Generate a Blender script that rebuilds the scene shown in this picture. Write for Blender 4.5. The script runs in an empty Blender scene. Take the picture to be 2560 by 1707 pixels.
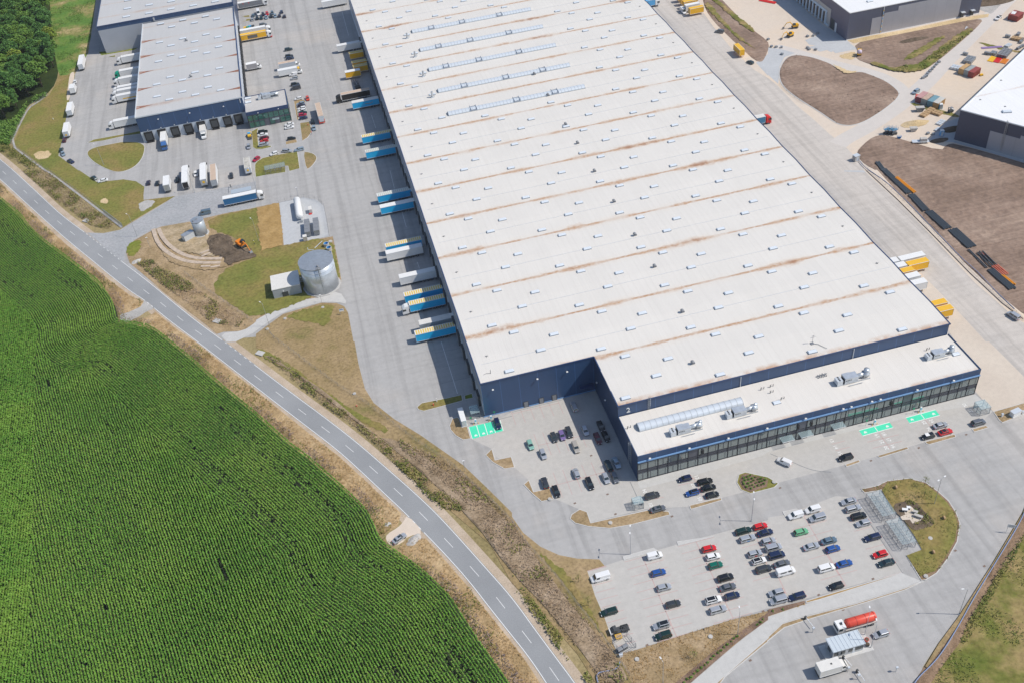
# Aerial view of a logistics park beside a country road and a maize field.
# World frame: metres, X along the main warehouse front, Y along its long side, origin at its front corner.
import bpy, bmesh, math, random
import numpy as np
from mathutils import Vector, Matrix, noise
from mathutils.geometry import delaunay_2d_cdt
random.seed(7); RNG = np.random.default_rng(7)
R_ = math.radians
S = bpy.context.scene
COL = S.collection
# ---------- camera calibration (survey of the photograph) : right, down, forward axes in world metres
FOC = 2486.87
CR = np.array([[0.9653252538947974, -0.24515835201011724, -0.08969134090105052],
               [-0.22722556001525002, -0.6199540321441018, -0.7510163399713923],
               [0.12851341980003905, 0.7453552042267856, -0.6541635273105232]])
CAM = np.array([-25.93, -213.97, 215.0])
K = 2350/640.0
ROW = (0, 427, 854, 1280)
def ray(px, py, z=0.0):                       # survey reading -> point at height z
    w = CR.T @ np.array([(px-1280)/FOC, (py-853.5)/FOC, 1.0])
    t = (CAM[2]-z)/-w[2]
    return (CAM[0]+w[0]*t, CAM[1]+w[1]*t)
def W(t, x, y, z=0.0):                        # t = survey sheet: (col,row) or (x0,y0,scale)
    if len(t) == 2: return ray(t[0]*640+x/K, ROW[t[1]]+y/K, z)
    return ray(t[0]+x/t[2], t[1]+y/t[2], z)
ZA=(590,0,9.8); ZB=(590,150,9.8); ZC=(590,290,9.8); ZD=(330,390,6.72); ZE=(2200,0,6.533); ZF=(2200,200,6.533)
ZG=(1900,0,7.84); ZH=(2130,1200,7.84); ZI=(1800,1240,7.84); ZJ=(1980,1480,6.91); ZK=(840,0,6.91); ZL=(1120,960,11.76)
ZM=(2060,1010,11.76); ZN=(2240,1010,9.046); ZO=(1560,1130,9.046); ZP=(0,560,5.6); ZQ=(0,840,5.6)
def PG(*a):                                   # polygon: sheet, [(x,y)..], sheet, [..] -> world outline
    out = []
    for t, pts in zip(a[0::2], a[1::2]):
        out += [W(t, x, y) for x, y in pts]
    return out
def chaikin(p, n=2, closed=True):
    for _ in range(n):
        q = []
        m = len(p)
        for i in range(m if closed else m-1):
            a = p[i]; b = p[(i+1) % m]
            q.append((a[0]*.75+b[0]*.25, a[1]*.75+b[1]*.25)); q.append((a[0]*.25+b[0]*.75, a[1]*.25+b[1]*.75))
        if not closed: q = [p[0]]+q+[p[-1]]
        p = q
    return p
def area(p):
    return .5*sum(p[i][0]*p[(i+1)%len(p)][1]-p[(i+1)%len(p)][0]*p[i][1] for i in range(len(p)))
def ccw(p): return list(p) if area(p) > 0 else list(reversed(p))
def inset(p, d):
    p = ccw(p); n = len(p); out = []
    for i in range(n):
        a, b, c = np.array(p[i-1]), np.array(p[i]), np.array(p[(i+1)%n])
        u = b-a; v = c-b
        u = u/(np.linalg.norm(u)+1e-9); v = v/(np.linalg.norm(v)+1e-9)
        nu = np.array([-u[1], u[0]]); nv = np.array([-v[1], v[0]])
        m = nu+nv; l = m@m
        m = m*(2/l) if l > .5 else nu
        if np.linalg.norm(m) > 1.8: m = m/np.linalg.norm(m)*1.8
        out.append(tuple(b+m*d))
    return out
def in_poly(P, X, Y):
    P = np.array(P); r = np.zeros(X.shape, bool); n = len(P); j = n-1
    for i in range(n):
        xi, yi = P[i]; xj, yj = P[j]
        c = ((yi > Y) != (yj > Y)) & (X < (xj-xi)*(Y-yi)/((yj-yi) if yj != yi else 1e-9)+xi)
        r ^= c; j = i
    return r
# ---------- mesh builder
class MB:
    def __init__(s): s.v = []; s.f = []; s.m = []
    def add(s, vs, fs, mi=0):
        o = len(s.v); s.v += [tuple(map(float, v)) for v in vs]; s.f += [tuple(o+i for i in f) for f in fs]; s.m += [mi]*len(fs); return s
    def box(s, x0, x1, y0, y1, z0, z1, mi=0):
        if x0 > x1: x0, x1 = x1, x0
        if y0 > y1: y0, y1 = y1, y0
        return s.add([(x0,y0,z0),(x1,y0,z0),(x1,y1,z0),(x0,y1,z0),(x0,y0,z1),(x1,y0,z1),(x1,y1,z1),(x0,y1,z1)],
                     [(0,3,2,1),(4,5,6,7),(0,1,5,4),(1,2,6,5),(2,3,7,6),(3,0,4,7)], mi)
    def prism(s, poly, z0, z1, mi=0, cap=True):
        p = ccw(poly); n = len(p)
        fs = [(i, (i+1)%n, n+(i+1)%n, n+i) for i in range(n)]
        if cap: fs += [tuple(range(n, 2*n)), tuple(reversed(range(n)))]
        return s.add([(x,y,z0) for x,y in p]+[(x,y,z1) for x,y in p], fs, mi)
    def quad(s, a, b, c, d, mi=0): return s.add([a,b,c,d], [(0,1,2,3)], mi)
    def tube(s, p, r, n=8, mi=0, caps=True):      # polyline tube, r number or list
        p = [Vector(q) for q in p]; m = len(p); rs = r if hasattr(r, '__len__') else [r]*m
        vs = []
        for i, q in enumerate(p):
            d = (p[min(i+1, m-1)]-p[max(i-1, 0)]).normalized()
            a = d.orthogonal().normalized() if abs(d.z) > .9 else d.cross(Vector((0,0,1))).normalized()
            b = d.cross(a)
            for k in range(n):
                t = 2*math.pi*k/n; vs.append(tuple(q+(a*math.cos(t)+b*math.sin(t))*rs[i]))
        fs = [(i*n+k, i*n+(k+1)%n, (i+1)*n+(k+1)%n, (i+1)*n+k) for i in range(m-1) for k in range(n)]
        if caps: fs += [tuple(reversed(range(n))), tuple(range((m-1)*n, m*n))]
        return s.add(vs, fs, mi)
    def lathe(s, prof, n=24, mi=0, c=(0,0)):       # profile [(r,z)] round z
        vs = []
        for r, z in prof:
            for k in range(n):
                t = 2*math.pi*k/n; vs.append((c[0]+r*math.cos(t), c[1]+r*math.sin(t), z))
        m = len(prof)
        fs = [(i*n+k, i*n+(k+1)%n, (i+1)*n+(k+1)%n, (i+1)*n+k) for i in range(m-1) for k in range(n)]
        fs += [tuple(reversed(range(n))), tuple(range((m-1)*n, m*n))]
        return s.add(vs, fs, mi)
    def loft(s, secs, mi=0):                       # list of rings with the same point count
        n = len(secs[0]); vs = [p for q in secs for p in q]; m = len(secs)
        fs = [(i*n+k, i*n+(k+1)%n, (i+1)*n+(k+1)%n, (i+1)*n+k) for i in range(m-1) for k in range(n)]
        fs += [tuple(reversed(range(n))), tuple(range((m-1)*n, m*n))]
        return s.add(vs, fs, mi)
    def mesh(s, name, mats, smooth=False, bevel=0):
        me = bpy.data.meshes.new(name); me.from_pydata(s.v, [], s.f)
        for m in (mats if isinstance(mats, (list, tuple)) else [mats]): me.materials.append(m)
        me.polygons.foreach_set('material_index', s.m)
        b = bmesh.new(); b.from_mesh(me)
        bmesh.ops.recalc_face_normals(b, faces=b.faces)
        if bevel: bmesh.ops.bevel(b, geom=[e for e in b.edges if len(e.link_faces) == 2 and e.calc_face_angle(0) > .5], offset=bevel, segments=2, affect='EDGES', clamp_overlap=True)
        b.to_mesh(me); b.free()
        if smooth: me.polygons.foreach_set('use_smooth', [True]*len(me.polygons))
        me.update(); return me
    def build(s, name, mats, parent=None, smooth=False, bevel=0):
        return link(name, s.mesh(name, mats, smooth, bevel), parent)
def link(name, me, parent=None):
    o = bpy.data.objects.new(name, me); COL.objects.link(o)
    if parent is not None: o.parent = parent
    return o
def tag(o, label, cat, group=None):
    o['label'] = label; o['category'] = cat
    if group: o['group'] = group
    return o
def thing(name, label, cat, loc=(0,0,0), rz=0.0, group=None):
    o = bpy.data.objects.new(name, None); COL.objects.link(o); o.empty_display_size = .3
    o.location = loc; o.rotation_euler = (0,0,rz)
    return tag(o, label, cat, group)
def struct(o, kind='structure'):
    o['kind'] = kind; return o
def copy_tree(o, parent=None):
    c = o.copy(); COL.objects.link(c)
    if parent is not None: c.parent = parent
    for ch in o.children: copy_tree(ch, c)
    return c
CACHE = {}
def cached(key, fn):
    if key not in CACHE: CACHE[key] = fn()
    return CACHE[key]
# ---------- materials
def s2l(c): return tuple((x/12.92 if x <= .04045 else ((x+.055)/1.055)**2.4) for x in c)
def newmat(name):
    m = bpy.data.materials.new(name); m.use_nodes = True
    nt = m.node_tree; b = nt.nodes['Principled BSDF']
    return m, nt, b
def plain(name, col, rough=.6, metal=0.0, coat=0.0, spec=.5, var=0.0):
    m, nt, b = newmat(name)
    b.inputs['Base Color'].default_value = (*col, 1); b.inputs['Roughness'].default_value = rough
    b.inputs['Metallic'].default_value = metal; b.inputs['Coat Weight'].default_value = coat; b.inputs['Specular IOR Level'].default_value = spec
    if var:                                                   # faint dirt
        g = nt.nodes.new('ShaderNodeNewGeometry'); n = nt.nodes.new('ShaderNodeTexNoise'); n.inputs['Scale'].default_value = .9; n.inputs['Detail'].default_value = 6
        r = nt.nodes.new('ShaderNodeValToRGB'); r.color_ramp.elements[0].position = .3; r.color_ramp.elements[1].position = .7
        r.color_ramp.elements[0].color = (*[c*(1-var) for c in col], 1); r.color_ramp.elements[1].color = (*[min(1, c*(1+var*.6)) for c in col], 1)
        nt.links.new(g.outputs['Position'], n.inputs['Vector']); nt.links.new(n.outputs['Fac'], r.inputs['Fac']); nt.links.new(r.outputs['Color'], b.inputs['Base Color'])
    return m
class NT:                                                     # small node helper
    def __init__(s, name):
        s.m, s.nt, s.b = newmat(name); s.pos = s.n('ShaderNodeNewGeometry').outputs['Position']
    def n(s, t, **k):
        x = s.nt.nodes.new(t)
        for a, v in k.items(): setattr(x, a, v)
        return x
    def l(s, a, b): s.nt.links.new(a, b)
    def mapv(s, scale=(1,1,1), rot=0.0, loc=(0,0,0)):
        q = s.n('ShaderNodeMapping'); q.inputs['Scale'].default_value = scale; q.inputs['Rotation'].default_value = (0,0,rot); q.inputs['Location'].default_value = loc
        s.l(s.pos, q.inputs['Vector']); return q.outputs['Vector']
    def noise(s, scale, detail=4, rough=.55, vec=None, dist=0.0):
        q = s.n('ShaderNodeTexNoise'); q.inputs['Scale'].default_value = scale; q.inputs['Detail'].default_value = detail; q.inputs['Roughness'].default_value = rough; q.inputs['Distortion'].default_value = dist
        s.l(vec if vec is not None else s.pos, q.inputs['Vector']); return q.outputs['Fac']
    def ramp(s, fac, stops):
        r = s.n('ShaderNodeValToRGB'); e = r.color_ramp.elements
        while len(e) < len(stops): e.new(.5)
        for i, (p, c) in enumerate(stops): e[i].position = p; e[i].color = (*c, 1) if hasattr(c, '__len__') else (c, c, c, 1)
        s.l(fac, r.inputs['Fac']); return r.outputs['Color']
    def mix(s, fac, a, b, mode='MIX'):
        q = s.n('ShaderNodeMix', data_type='RGBA', blend_type=mode)
        for sock, v in ((q.inputs[0], fac), (q.inputs[6], a), (q.inputs[7], b)):
            if hasattr(v, 'is_linked') or isinstance(v, bpy.types.NodeSocket): s.l(v, sock)
            elif hasattr(v, '__len__'): sock.default_value = (*v, 1)
            else: sock.default_value = v
        return q.outputs[2]
    def math(s, op, a, b=None, clamp=False):
        q = s.n('ShaderNodeMath', operation=op, use_clamp=clamp)
        for i, v in enumerate((a, b)):
            if v is None: continue
            if isinstance(v, bpy.types.NodeSocket): s.l(v, q.inputs[i])
            else: q.inputs[i].default_value = v
        return q.outputs[0]
    def xyz(s):
        q = s.n('ShaderNodeSeparateXYZ'); s.l(s.pos, q.inputs[0]); return q.outputs
    def bump(s, h, strength=.3, dist=.1):
        q = s.n('ShaderNodeBump'); q.inputs['Strength'].default_value = strength; q.inputs['Distance'].default_value = dist
        s.l(h, q.inputs['Height']); s.l(q.outputs[0], s.b.inputs['Normal'])
    def out(s, col, rough=.9, spec=.2):
        if isinstance(col, bpy.types.NodeSocket): s.l(col, s.b.inputs['Base Color'])
        else: s.b.inputs['Base Color'].default_value = (*col, 1)
        s.b.inputs['Roughness'].default_value = rough; s.b.inputs['Specular IOR Level'].default_value = spec
        return s.m
def ground_mat(name, big, small, bscale=.05, sscale=1.2, streak=None, bumpy=.4, fine=6.0):
    t = NT(name)
    a = t.ramp(t.noise(bscale, 6, .6), big)
    b = t.ramp(t.noise(sscale, 6, .65), small)
    c = t.mix(1.0, a, b, 'MULTIPLY')
    if streak:
        ang, sx, amt = streak
        v = t.mapv((.05*sx, 1.1*sx, 1), ang)
        c = t.mix(amt, c, t.ramp(t.noise(1.0, 5, .6, v), [(.3, .72), (.7, 1.25)]), 'MULTIPLY')
    f = t.noise(fine, 3, .6); t.bump(f, bumpy, .15)
    return t.out(c, .95, .1)
G1 = [(.28, .62), (.5, 1.0), (.74, 1.3)]
G2 = [(.3, .8), (.7, 1.18)]
M = {}
M['ground'] = ground_mat('verge_earth', [(.3, (.21,.17,.075)), (.5, (.31,.25,.125)), (.7, (.4,.31,.17))], G1, .04)
M['dry'] = ground_mat('dry_grass', [(.32, (.28,.2,.1)), (.5, (.44,.31,.17)), (.68, (.52,.39,.23))], G1, .09, 1.6)
M['lawn'] = ground_mat('lawn_grass', [(.3, (.15,.175,.042)), (.48, (.205,.195,.055)), (.62, (.26,.2,.075)), (.75, (.36,.26,.13))], G1, .055, .9)
M['lawn_green'] = ground_mat('green_grass', [(.3, (.12,.19,.026)), (.5, (.19,.21,.04)), (.7, (.28,.22,.07))], G1, .06, .9)
M['lawn_brown'] = ground_mat('parched_grass', [(.3, (.19,.175,.06)), (.45, (.3,.22,.11)), (.7, (.4,.29,.17))], G1, .07, 1.1)
M['tan'] = ground_mat('tan_grass', [(.3, (.26,.19,.1)), (.5, (.36,.26,.15)), (.7, (.44,.33,.21))], G1, .16, 1.5)
M['ochre'] = ground_mat('ochre_grass', [(.3, (.33,.21,.08)), (.7, (.45,.3,.13))], G2, .2, 1.2)
M['meadow'] = ground_mat('meadow', [(.28, (.07,.18,.035)), (.48, (.14,.23,.05)), (.58, (.26,.24,.09)), (.7, (.55,.42,.24))], G1, .06, .7)
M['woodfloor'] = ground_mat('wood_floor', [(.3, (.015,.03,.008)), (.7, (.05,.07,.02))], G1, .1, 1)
M['shoulder'] = ground_mat('gravel_shoulder', [(.3, (.42,.33,.24)), (.7, (.56,.46,.36))], G2, .2, 2.5)
M['sand'] = ground_mat('sandy_ground', [(.3, (.6,.5,.41)), (.5, (.65,.56,.47)), (.7, (.68,.55,.42))], [(.3,.95),(.7,1.04)], .02, .5)
M['sand_yellow'] = ground_mat('yellow_sand', [(.3, (.5,.37,.2)), (.7, (.68,.53,.33))], G2, .1, 1.5)
M['bare'] = ground_mat('dug_earth', [(.3, (.26,.2,.1)), (.5, (.4,.31,.2)), (.7, (.52,.42,.29))], G1, .16, 1.4)
M['soil'] = ground_mat('brown_soil', [(.3, (.21,.148,.112)), (.5, (.28,.2,.155)), (.7, (.37,.275,.215))], G2, .05, .7, (R_(-22), 1, .6), .6)
M['soil_dark'] = ground_mat('dark_soil', [(.3, (.1,.075,.055)), (.7, (.19,.145,.105))], G1, .2, 1.2, None, .9)
M['mulch'] = ground_mat('planting_bed', [(.3, (.15,.1,.075)), (.7, (.28,.19,.14))], G1, .3, 3)
M['reedbed'] = ground_mat('reed_litter', [(.3, (.22,.16,.1)), (.5, (.32,.24,.16)), (.7, (.4,.31,.22))], G1, .2, 1.6)
M['rough_grass'] = ground_mat('rough_pasture', [(.28, (.09,.14,.022)), (.45, (.17,.17,.045)), (.58, (.3,.23,.1)), (.72, (.36,.25,.13))], G1, .09, .6)
M['stony'] = ground_mat('stony_ditch', [(.3, (.2,.13,.08)), (.7, (.36,.25,.17))], G1, .3, 2.2, None, .9)
M['grey_gravel'] = ground_mat('grey_gravel', [(.3, (.36,.35,.33)), (.7, (.5,.48,.46))], G2, .2, 2)
M['grey_apron'] = ground_mat('concrete_apron', [(.3, (.44,.45,.46)), (.7, (.52,.53,.54))], [(.3,.94),(.7,1.05)], .05, .6)
M['site_road'] = ground_mat('site_road', [(.3, (.58,.54,.5)), (.7, (.62,.57,.53))], [(.3,.96),(.7,1.03)], .03, .4)
M['beige_apron'] = ground_mat('dusty_concrete', [(.3, (.58,.5,.42)), (.7, (.66,.58,.49))], [(.3,.94),(.7,1.05)], .06, .7)
def paver(name, base, warm, jointamt, lanes=True, size=(6.0, 6.0), east=False):
    t = NT(name)
    c = t.ramp(t.noise(.022, 5, .6), [(.3, base), (.55, tuple(x*.965 for x in base)), (.72, warm)])
    if east:                                                # the yard turns paler and warmer towards its eastern side
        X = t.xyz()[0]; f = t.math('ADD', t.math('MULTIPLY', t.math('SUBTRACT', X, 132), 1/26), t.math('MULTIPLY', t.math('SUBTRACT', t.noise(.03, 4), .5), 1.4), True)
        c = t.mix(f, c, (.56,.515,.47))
    c = t.mix(1.0, c, t.ramp(t.noise(.6, 6, .65), [(.3, .93), (.7, 1.06)]), 'MULTIPLY')
    c = t.mix(1.0, c, t.ramp(t.noise(5.0, 3, .6), [(.3, .95), (.7, 1.04)]), 'MULTIPLY')
    if lanes:
        v = t.mapv((.32, .012, 1)); c = t.mix(1.0, c, t.ramp(t.noise(1.0, 5, .6, v, .3), [(.36, .84), (.52, 1.0), (.7, 1.03)]), 'MULTIPLY')
        v = t.mapv((.016, .4, 1), R_(4)); c = t.mix(1.0, c, t.ramp(t.noise(1.0, 4, .6, v, .5), [(.34, .92), (.55, 1.0)]), 'MULTIPLY')
    br = t.n('ShaderNodeTexBrick', offset=0.0); br.inputs['Scale'].default_value = 1; br.inputs['Mortar Size'].default_value = .05
    br.inputs['Brick Width'].default_value = size[0]; br.inputs['Row Height'].default_value = size[1]
    br.inputs['Color1'].default_value = (1,1,1,1); br.inputs['Color2'].default_value = (.99,.99,.99,1); br.inputs['Mortar'].default_value = (jointamt,)*3+(1,)
    t.l(t.pos, br.inputs['Vector']); c = t.mix(1.0, c, br.outputs['Color'], 'MULTIPLY')
    sp = t.noise(.35, 3, .5); c = t.mix(t.ramp(sp, [(.68, 0.0), (.74, .16)]), c, (.28,.26,.25))
    t.bump(t.noise(9, 2), .15, .05)
    return t.out(c, .9, .2)
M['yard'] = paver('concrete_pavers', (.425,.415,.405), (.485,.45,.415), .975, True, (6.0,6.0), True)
M['parking'] = paver('parking_pavers', (.505,.485,.455), (.53,.495,.45), .95, False, (5.0, 2.6))
M['footway'] = paver('footway_pavers', (.54,.53,.51), (.57,.54,.5), .95, False, (2,2))
t = NT('asphalt')
c = t.ramp(t.noise(.05, 5), [(.3, (.25,.257,.265)), (.7, (.32,.327,.335))])
c = t.mix(1.0, c, t.ramp(t.noise(3, 5, .7), [(.3, .9), (.7, 1.1)]), 'MULTIPLY')
M['asphalt'] = t.out(c, .85, .3)
M['asphalt_light'] = ground_mat('worn_asphalt', [(.3, (.33,.34,.35)), (.7, (.4,.4,.41))], G2, .1, 1)
M['line'] = plain('road_paint', (.8,.8,.78), .7)
M['red_line'] = plain('red_paver_line', (.5,.36,.34), .8)
M['ev_green'] = plain('green_road_paint', (.07,.72,.44), .7, var=.06)
M['kerb'] = plain('kerb_stone', (.56,.55,.53), .85, var=.1)
M['joint'] = plain('slab_joint', (.2,.21,.22), .9)
# building materials
def roof_mat(name, base, y0, pitch, amt, seam=True, xr=None, edge=None):
    t = NT(name); X, Y, Z = t.xyz()
    c = t.ramp(t.noise(.06, 5, .6), [(.3, base), (.7, tuple(min(1, x*1.05) for x in base))])
    c = t.mix(.5, c, t.ramp(t.noise(1.0, 4, .6, t.mapv((.9, .03, 1))), [(.35, .95), (.65, 1.02)]), 'MULTIPLY')
    v = t.math('MULTIPLY', t.math('FRACT', t.math('ADD', t.math('MULTIPLY', t.math('SUBTRACT', Y, y0), 1/pitch), .5)), pitch)
    d = t.math('ABSOLUTE', t.math('SUBTRACT', v, pitch*.5))
    wob = t.math('MULTIPLY', t.noise(.35, 3), .5)
    dd = t.math('SUBTRACT', d, wob)
    along = t.noise(1.0, 5, .65, t.mapv((.042, .045, 1), 0, (3.1, 0, 0)))                         # long blotches along each valley
    wide = t.math('MULTIPLY', t.ramp(along, [(.36, .05), (.47, .15), (.57, .45), (.68, 1.0)]), 2.7)
    near = t.math('SUBTRACT', 1.0, t.math('DIVIDE', dd, t.math('ADD', wide, .1)), True)
    speck = t.math('MULTIPLY', t.ramp(t.noise(1.0, 5, .7, t.mapv((.9, 1.2, 1))), [(.32, .3), (.56, 1.0)]), t.ramp(t.noise(.11, 3), [(.36, .3), (.52, 1.0)]))
    f = t.math('MULTIPLY', t.math('MULTIPLY', near, speck), amt, True)
    c = t.mix(f, c, (.45,.26,.15))
    core = t.math('MULTIPLY', t.math('SUBTRACT', t.math('MULTIPLY', near, t.ramp(along, [(.54, 0.0), (.64, 1.0)])), .35, True), 1.3, True)
    c = t.mix(t.math('MULTIPLY', core, amt, True), c, (.26,.09,.045))
    hz = t.math('SUBTRACT', 1.0, t.math('DIVIDE', d, 3.2), True)                                # faint yellow bleed
    c = t.mix(t.math('MULTIPLY', t.math('MULTIPLY', hz, t.ramp(along, [(.35, .05), (.65, .6)])), .4*amt), c, (.68,.5,.32))
    if edge is not None:                                                                         # dust piled along a front edge
        e = t.math('SUBTRACT', 1.0, t.math('DIVIDE', t.math('SUBTRACT', Y, edge), 2.4), True)
        c = t.mix(t.math('MULTIPLY', e, t.ramp(t.noise(.25, 5, .6), [(.4, 0.0), (.6, 1.0)])), c, (.45,.24,.12))
    if seam:
        br = t.n('ShaderNodeTexBrick', offset=.5); br.inputs['Scale'].default_value = 1; br.inputs['Mortar Size'].default_value = .06
        br.inputs['Brick Width'].default_value = 2.0; br.inputs['Row Height'].default_value = pitch
        br.inputs['Color1'].default_value = (1,1,1,1); br.inputs['Color2'].default_value = (.985,.985,.985,1); br.inputs['Mortar'].default_value = (.93,.92,.91,1)
        t.l(t.pos, br.inputs['Vector']); c = t.mix(1.0, c, br.outputs['Color'], 'MULTIPLY')
    return t.out(c, .55, .3)
M['roof_white'] = roof_mat('white_roof_sheet', (.675,.645,.6), -.6, 22.35, 1.0, edge=-22.4)
M['roof_office'] = roof_mat('white_office_roof', (.7,.665,.615), -80, 300, .6, edge=-39.4)
M['roof_grey'] = roof_mat('grey_roof_sheet', (.5,.495,.49), 233.3, 19.0, .35, False)
M['roof_white2'] = roof_mat('white_membrane', (.78,.78,.78), 95, 40, .35)
def panel_mat(name, col, step=3.4, axis='X', dark=.82, rough=.35, metal=0.0, width=.035):
    t = NT(name); X, Y, Z = t.xyz(); c0 = X if axis == 'X' else Y
    fr = t.math('FRACT', t.math('MULTIPLY', c0, 1/step)); ln = t.math('LESS_THAN', fr, width)
    c = t.ramp(t.noise(.12, 4), [(.3, tuple(x*.93 for x in col)), (.7, tuple(x*1.06 for x in col))])
    c = t.mix(ln, c, tuple(x*dark for x in col)); t.b.inputs['Metallic'].default_value = metal
    return t.out(c, rough, .5)
NAVY = (.034,.076,.168)
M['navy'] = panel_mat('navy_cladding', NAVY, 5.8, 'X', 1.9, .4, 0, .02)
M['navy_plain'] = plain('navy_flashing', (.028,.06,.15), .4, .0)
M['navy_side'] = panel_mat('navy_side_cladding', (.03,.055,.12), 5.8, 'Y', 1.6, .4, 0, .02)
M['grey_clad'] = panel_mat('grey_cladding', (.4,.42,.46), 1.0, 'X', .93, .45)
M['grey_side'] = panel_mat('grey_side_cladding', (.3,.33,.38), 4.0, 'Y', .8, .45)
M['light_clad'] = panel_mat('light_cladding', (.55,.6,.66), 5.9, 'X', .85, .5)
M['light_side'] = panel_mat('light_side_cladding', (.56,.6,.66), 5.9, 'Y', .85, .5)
M['dark_clad'] = panel_mat('charcoal_cladding', (.1,.11,.155), 1.2, 'Z' if False else 'X', 1.25, .5)
M['ltgrey_clad'] = panel_mat('pale_cladding', (.4,.4,.43), 5.5, 'X', .88, .5)
M['beige_clad'] = plain('beige_cladding', (.5,.47,.44), .6, var=.05)
M['sky_trim'] = plain('pale_blue_trim', (.17,.32,.55), .45)
M['trim'] = plain('pale_trim', (.62,.66,.7), .4, .2)
M['white'] = plain('white_paint', (.78,.78,.77), .45, var=.04)
M['offwhite'] = plain('offwhite_paint', (.7,.68,.64), .5, var=.06)
M['black'] = plain('black_rubber', (.018,.018,.02), .7)
M['dkgrey'] = plain('dark_grey', (.06,.065,.07), .6)
M['midgrey'] = plain('mid_grey', (.22,.23,.25), .55)
M['steel'] = plain('galvanised_steel', (.5,.53,.56), .35, .6, var=.12)
M['zinc'] = plain('zinc_duct', (.6,.64,.68), .3, .45, var=.12)
M['mullion'] = plain('charcoal_mullion', (.035,.038,.048), .45)
M['spandrel'] = plain('grey_spandrel', (.12,.125,.15), .35, .2)
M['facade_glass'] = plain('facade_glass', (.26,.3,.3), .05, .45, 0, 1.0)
M['green_glass'] = plain('tinted_glass', (.05,.16,.13), .05, .2, 0, 1.0)
M['car_glass'] = plain('car_glass', (.022,.034,.038), .06, 0, 0, 1.0)
M['skylight'] = plain('skylight_dome', (.68,.73,.78), .3, 0, .3)
M['skyframe'] = plain('skylight_frame', (.3,.34,.4), .5)
M['barrel'] = plain('ribbed_polycarbonate', (.62,.67,.72), .3, .1, .2)
M['rib'] = plain('skylight_rib', (.45,.48,.51), .5)
M['grate'] = plain('grate_grey', (.3,.32,.34), .5, .4)
M['orange'] = plain('orange_paint', (.72,.22,.015), .45)
M['yellow'] = plain('yellow_paint', (.84,.45,.012), .45, var=.05)
M['red'] = plain('red_paint', (.66,.02,.016), .35)
M['orangered'] = plain('orange_red_paint', (.72,.085,.05), .4, var=.08)
M['blue'] = plain('blue_paint', (.02,.2,.5), .4)
M['blue_pipe'] = plain('blue_plastic', (.24,.3,.46), .5)
M['ltblue'] = plain('light_blue_paint', (.1,.4,.72), .4)
M['green'] = plain('green_paint', (.02,.3,.14), .4)
M['wood'] = plain('timber', (.45,.3,.16), .8, var=.15)
M['planks'] = plain('timber_mats', (.52,.42,.33), .9, var=.2)
M['concrete'] = plain('cast_concrete', (.5,.49,.47), .85, var=.1)
M['blue_in'] = plain('blue_lining', (.04,.3,.6), .5)
M['amber'] = plain('amber_sign', (.85,.5,.02), .5)
M['lamp_red'] = plain('tail_lamp_red', (.5,.02,.02), .3)
M['lamp_white'] = plain('lamp_lens', (.75,.76,.76), .15)
M['skin'] = plain('skin', (.5,.3,.2), .6)
M['denim'] = plain('dark_trousers', (.03,.04,.07), .8)
M['hivis'] = plain('hi_vis', (.75,.7,.1), .7)
M['redshirt'] = plain('red_shirt', (.6,.05,.06), .8)
M['stone'] = plain('pale_stone', (.48,.46,.43), .9, var=.15)
M['purple'] = plain('violet_paint', (.3,.2,.42), .5)
M['shelter_glass'] = None
m, nt, b = newmat('shelter_glass'); b.inputs['Base Color'].default_value = (.55,.72,.76,1); b.inputs['Roughness'].default_value = .05; b.inputs['Alpha'].default_value = .2; M['shelter_glass'] = m
def leaf_mat(name, cols, scale, transl=.15):
    t = NT(name); c = t.ramp(t.noise(scale, 4, .6), cols)
    c = t.mix(1.0, c, t.ramp(t.noise(2.3, 2, .5), [(.3, .75), (.7, 1.25)]), 'MULTIPLY')
    m = t.out(c, .6, .25); 
    tr = t.n('ShaderNodeBsdfTranslucent'); mx = t.n('ShaderNodeMixShader'); mx.inputs[0].default_value = transl
    t.l(c, tr.inputs['Color']); t.l(t.b.outputs[0], mx.inputs[1]); t.l(tr.outputs[0], mx.inputs[2])
    t.l(mx.outputs[0], t.nt.nodes['Material Output'].inputs['Surface']); return m
M['corn'] = leaf_mat('maize_leaf', [(.3, (.09,.225,.028)), (.5, (.13,.28,.034)), (.7, (.19,.33,.045))], .035, .08)
M['corn_soil'] = plain('maize_soil', (.03,.045,.018), .95, var=.2)
M['tassel'] = leaf_mat('maize_tassel', [(.3, (.22,.32,.06)), (.7, (.34,.37,.09))], .2)
M['leaf_a'] = leaf_mat('leaf_dark', [(.3, (.055,.145,.035)), (.7, (.115,.24,.05))], .25)
M['leaf_b'] = leaf_mat('leaf_mid', [(.3, (.09,.195,.036)), (.7, (.18,.3,.05))], .25)
M['leaf_c'] = leaf_mat('leaf_lime', [(.3, (.17,.26,.035)), (.7, (.28,.34,.05))], .25)
M['bark'] = plain('bark', (.1,.075,.055), .9)
M['straw'] = leaf_mat('straw', [(.3, (.3,.18,.07)), (.5, (.42,.27,.11)), (.7, (.48,.34,.17))], .3)
M['reed'] = leaf_mat('brown_reed', [(.3, (.24,.17,.1)), (.5, (.38,.28,.19)), (.7, (.48,.37,.27))], .2)
M['weed'] = leaf_mat('green_weed', [(.3, (.1,.15,.03)), (.5, (.19,.2,.045)), (.7, (.33,.27,.1))], .2)
M['lilac'] = leaf_mat('grey_brown_brush', [(.3, (.2,.15,.13)), (.7, (.34,.26,.22))], .4)
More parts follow.
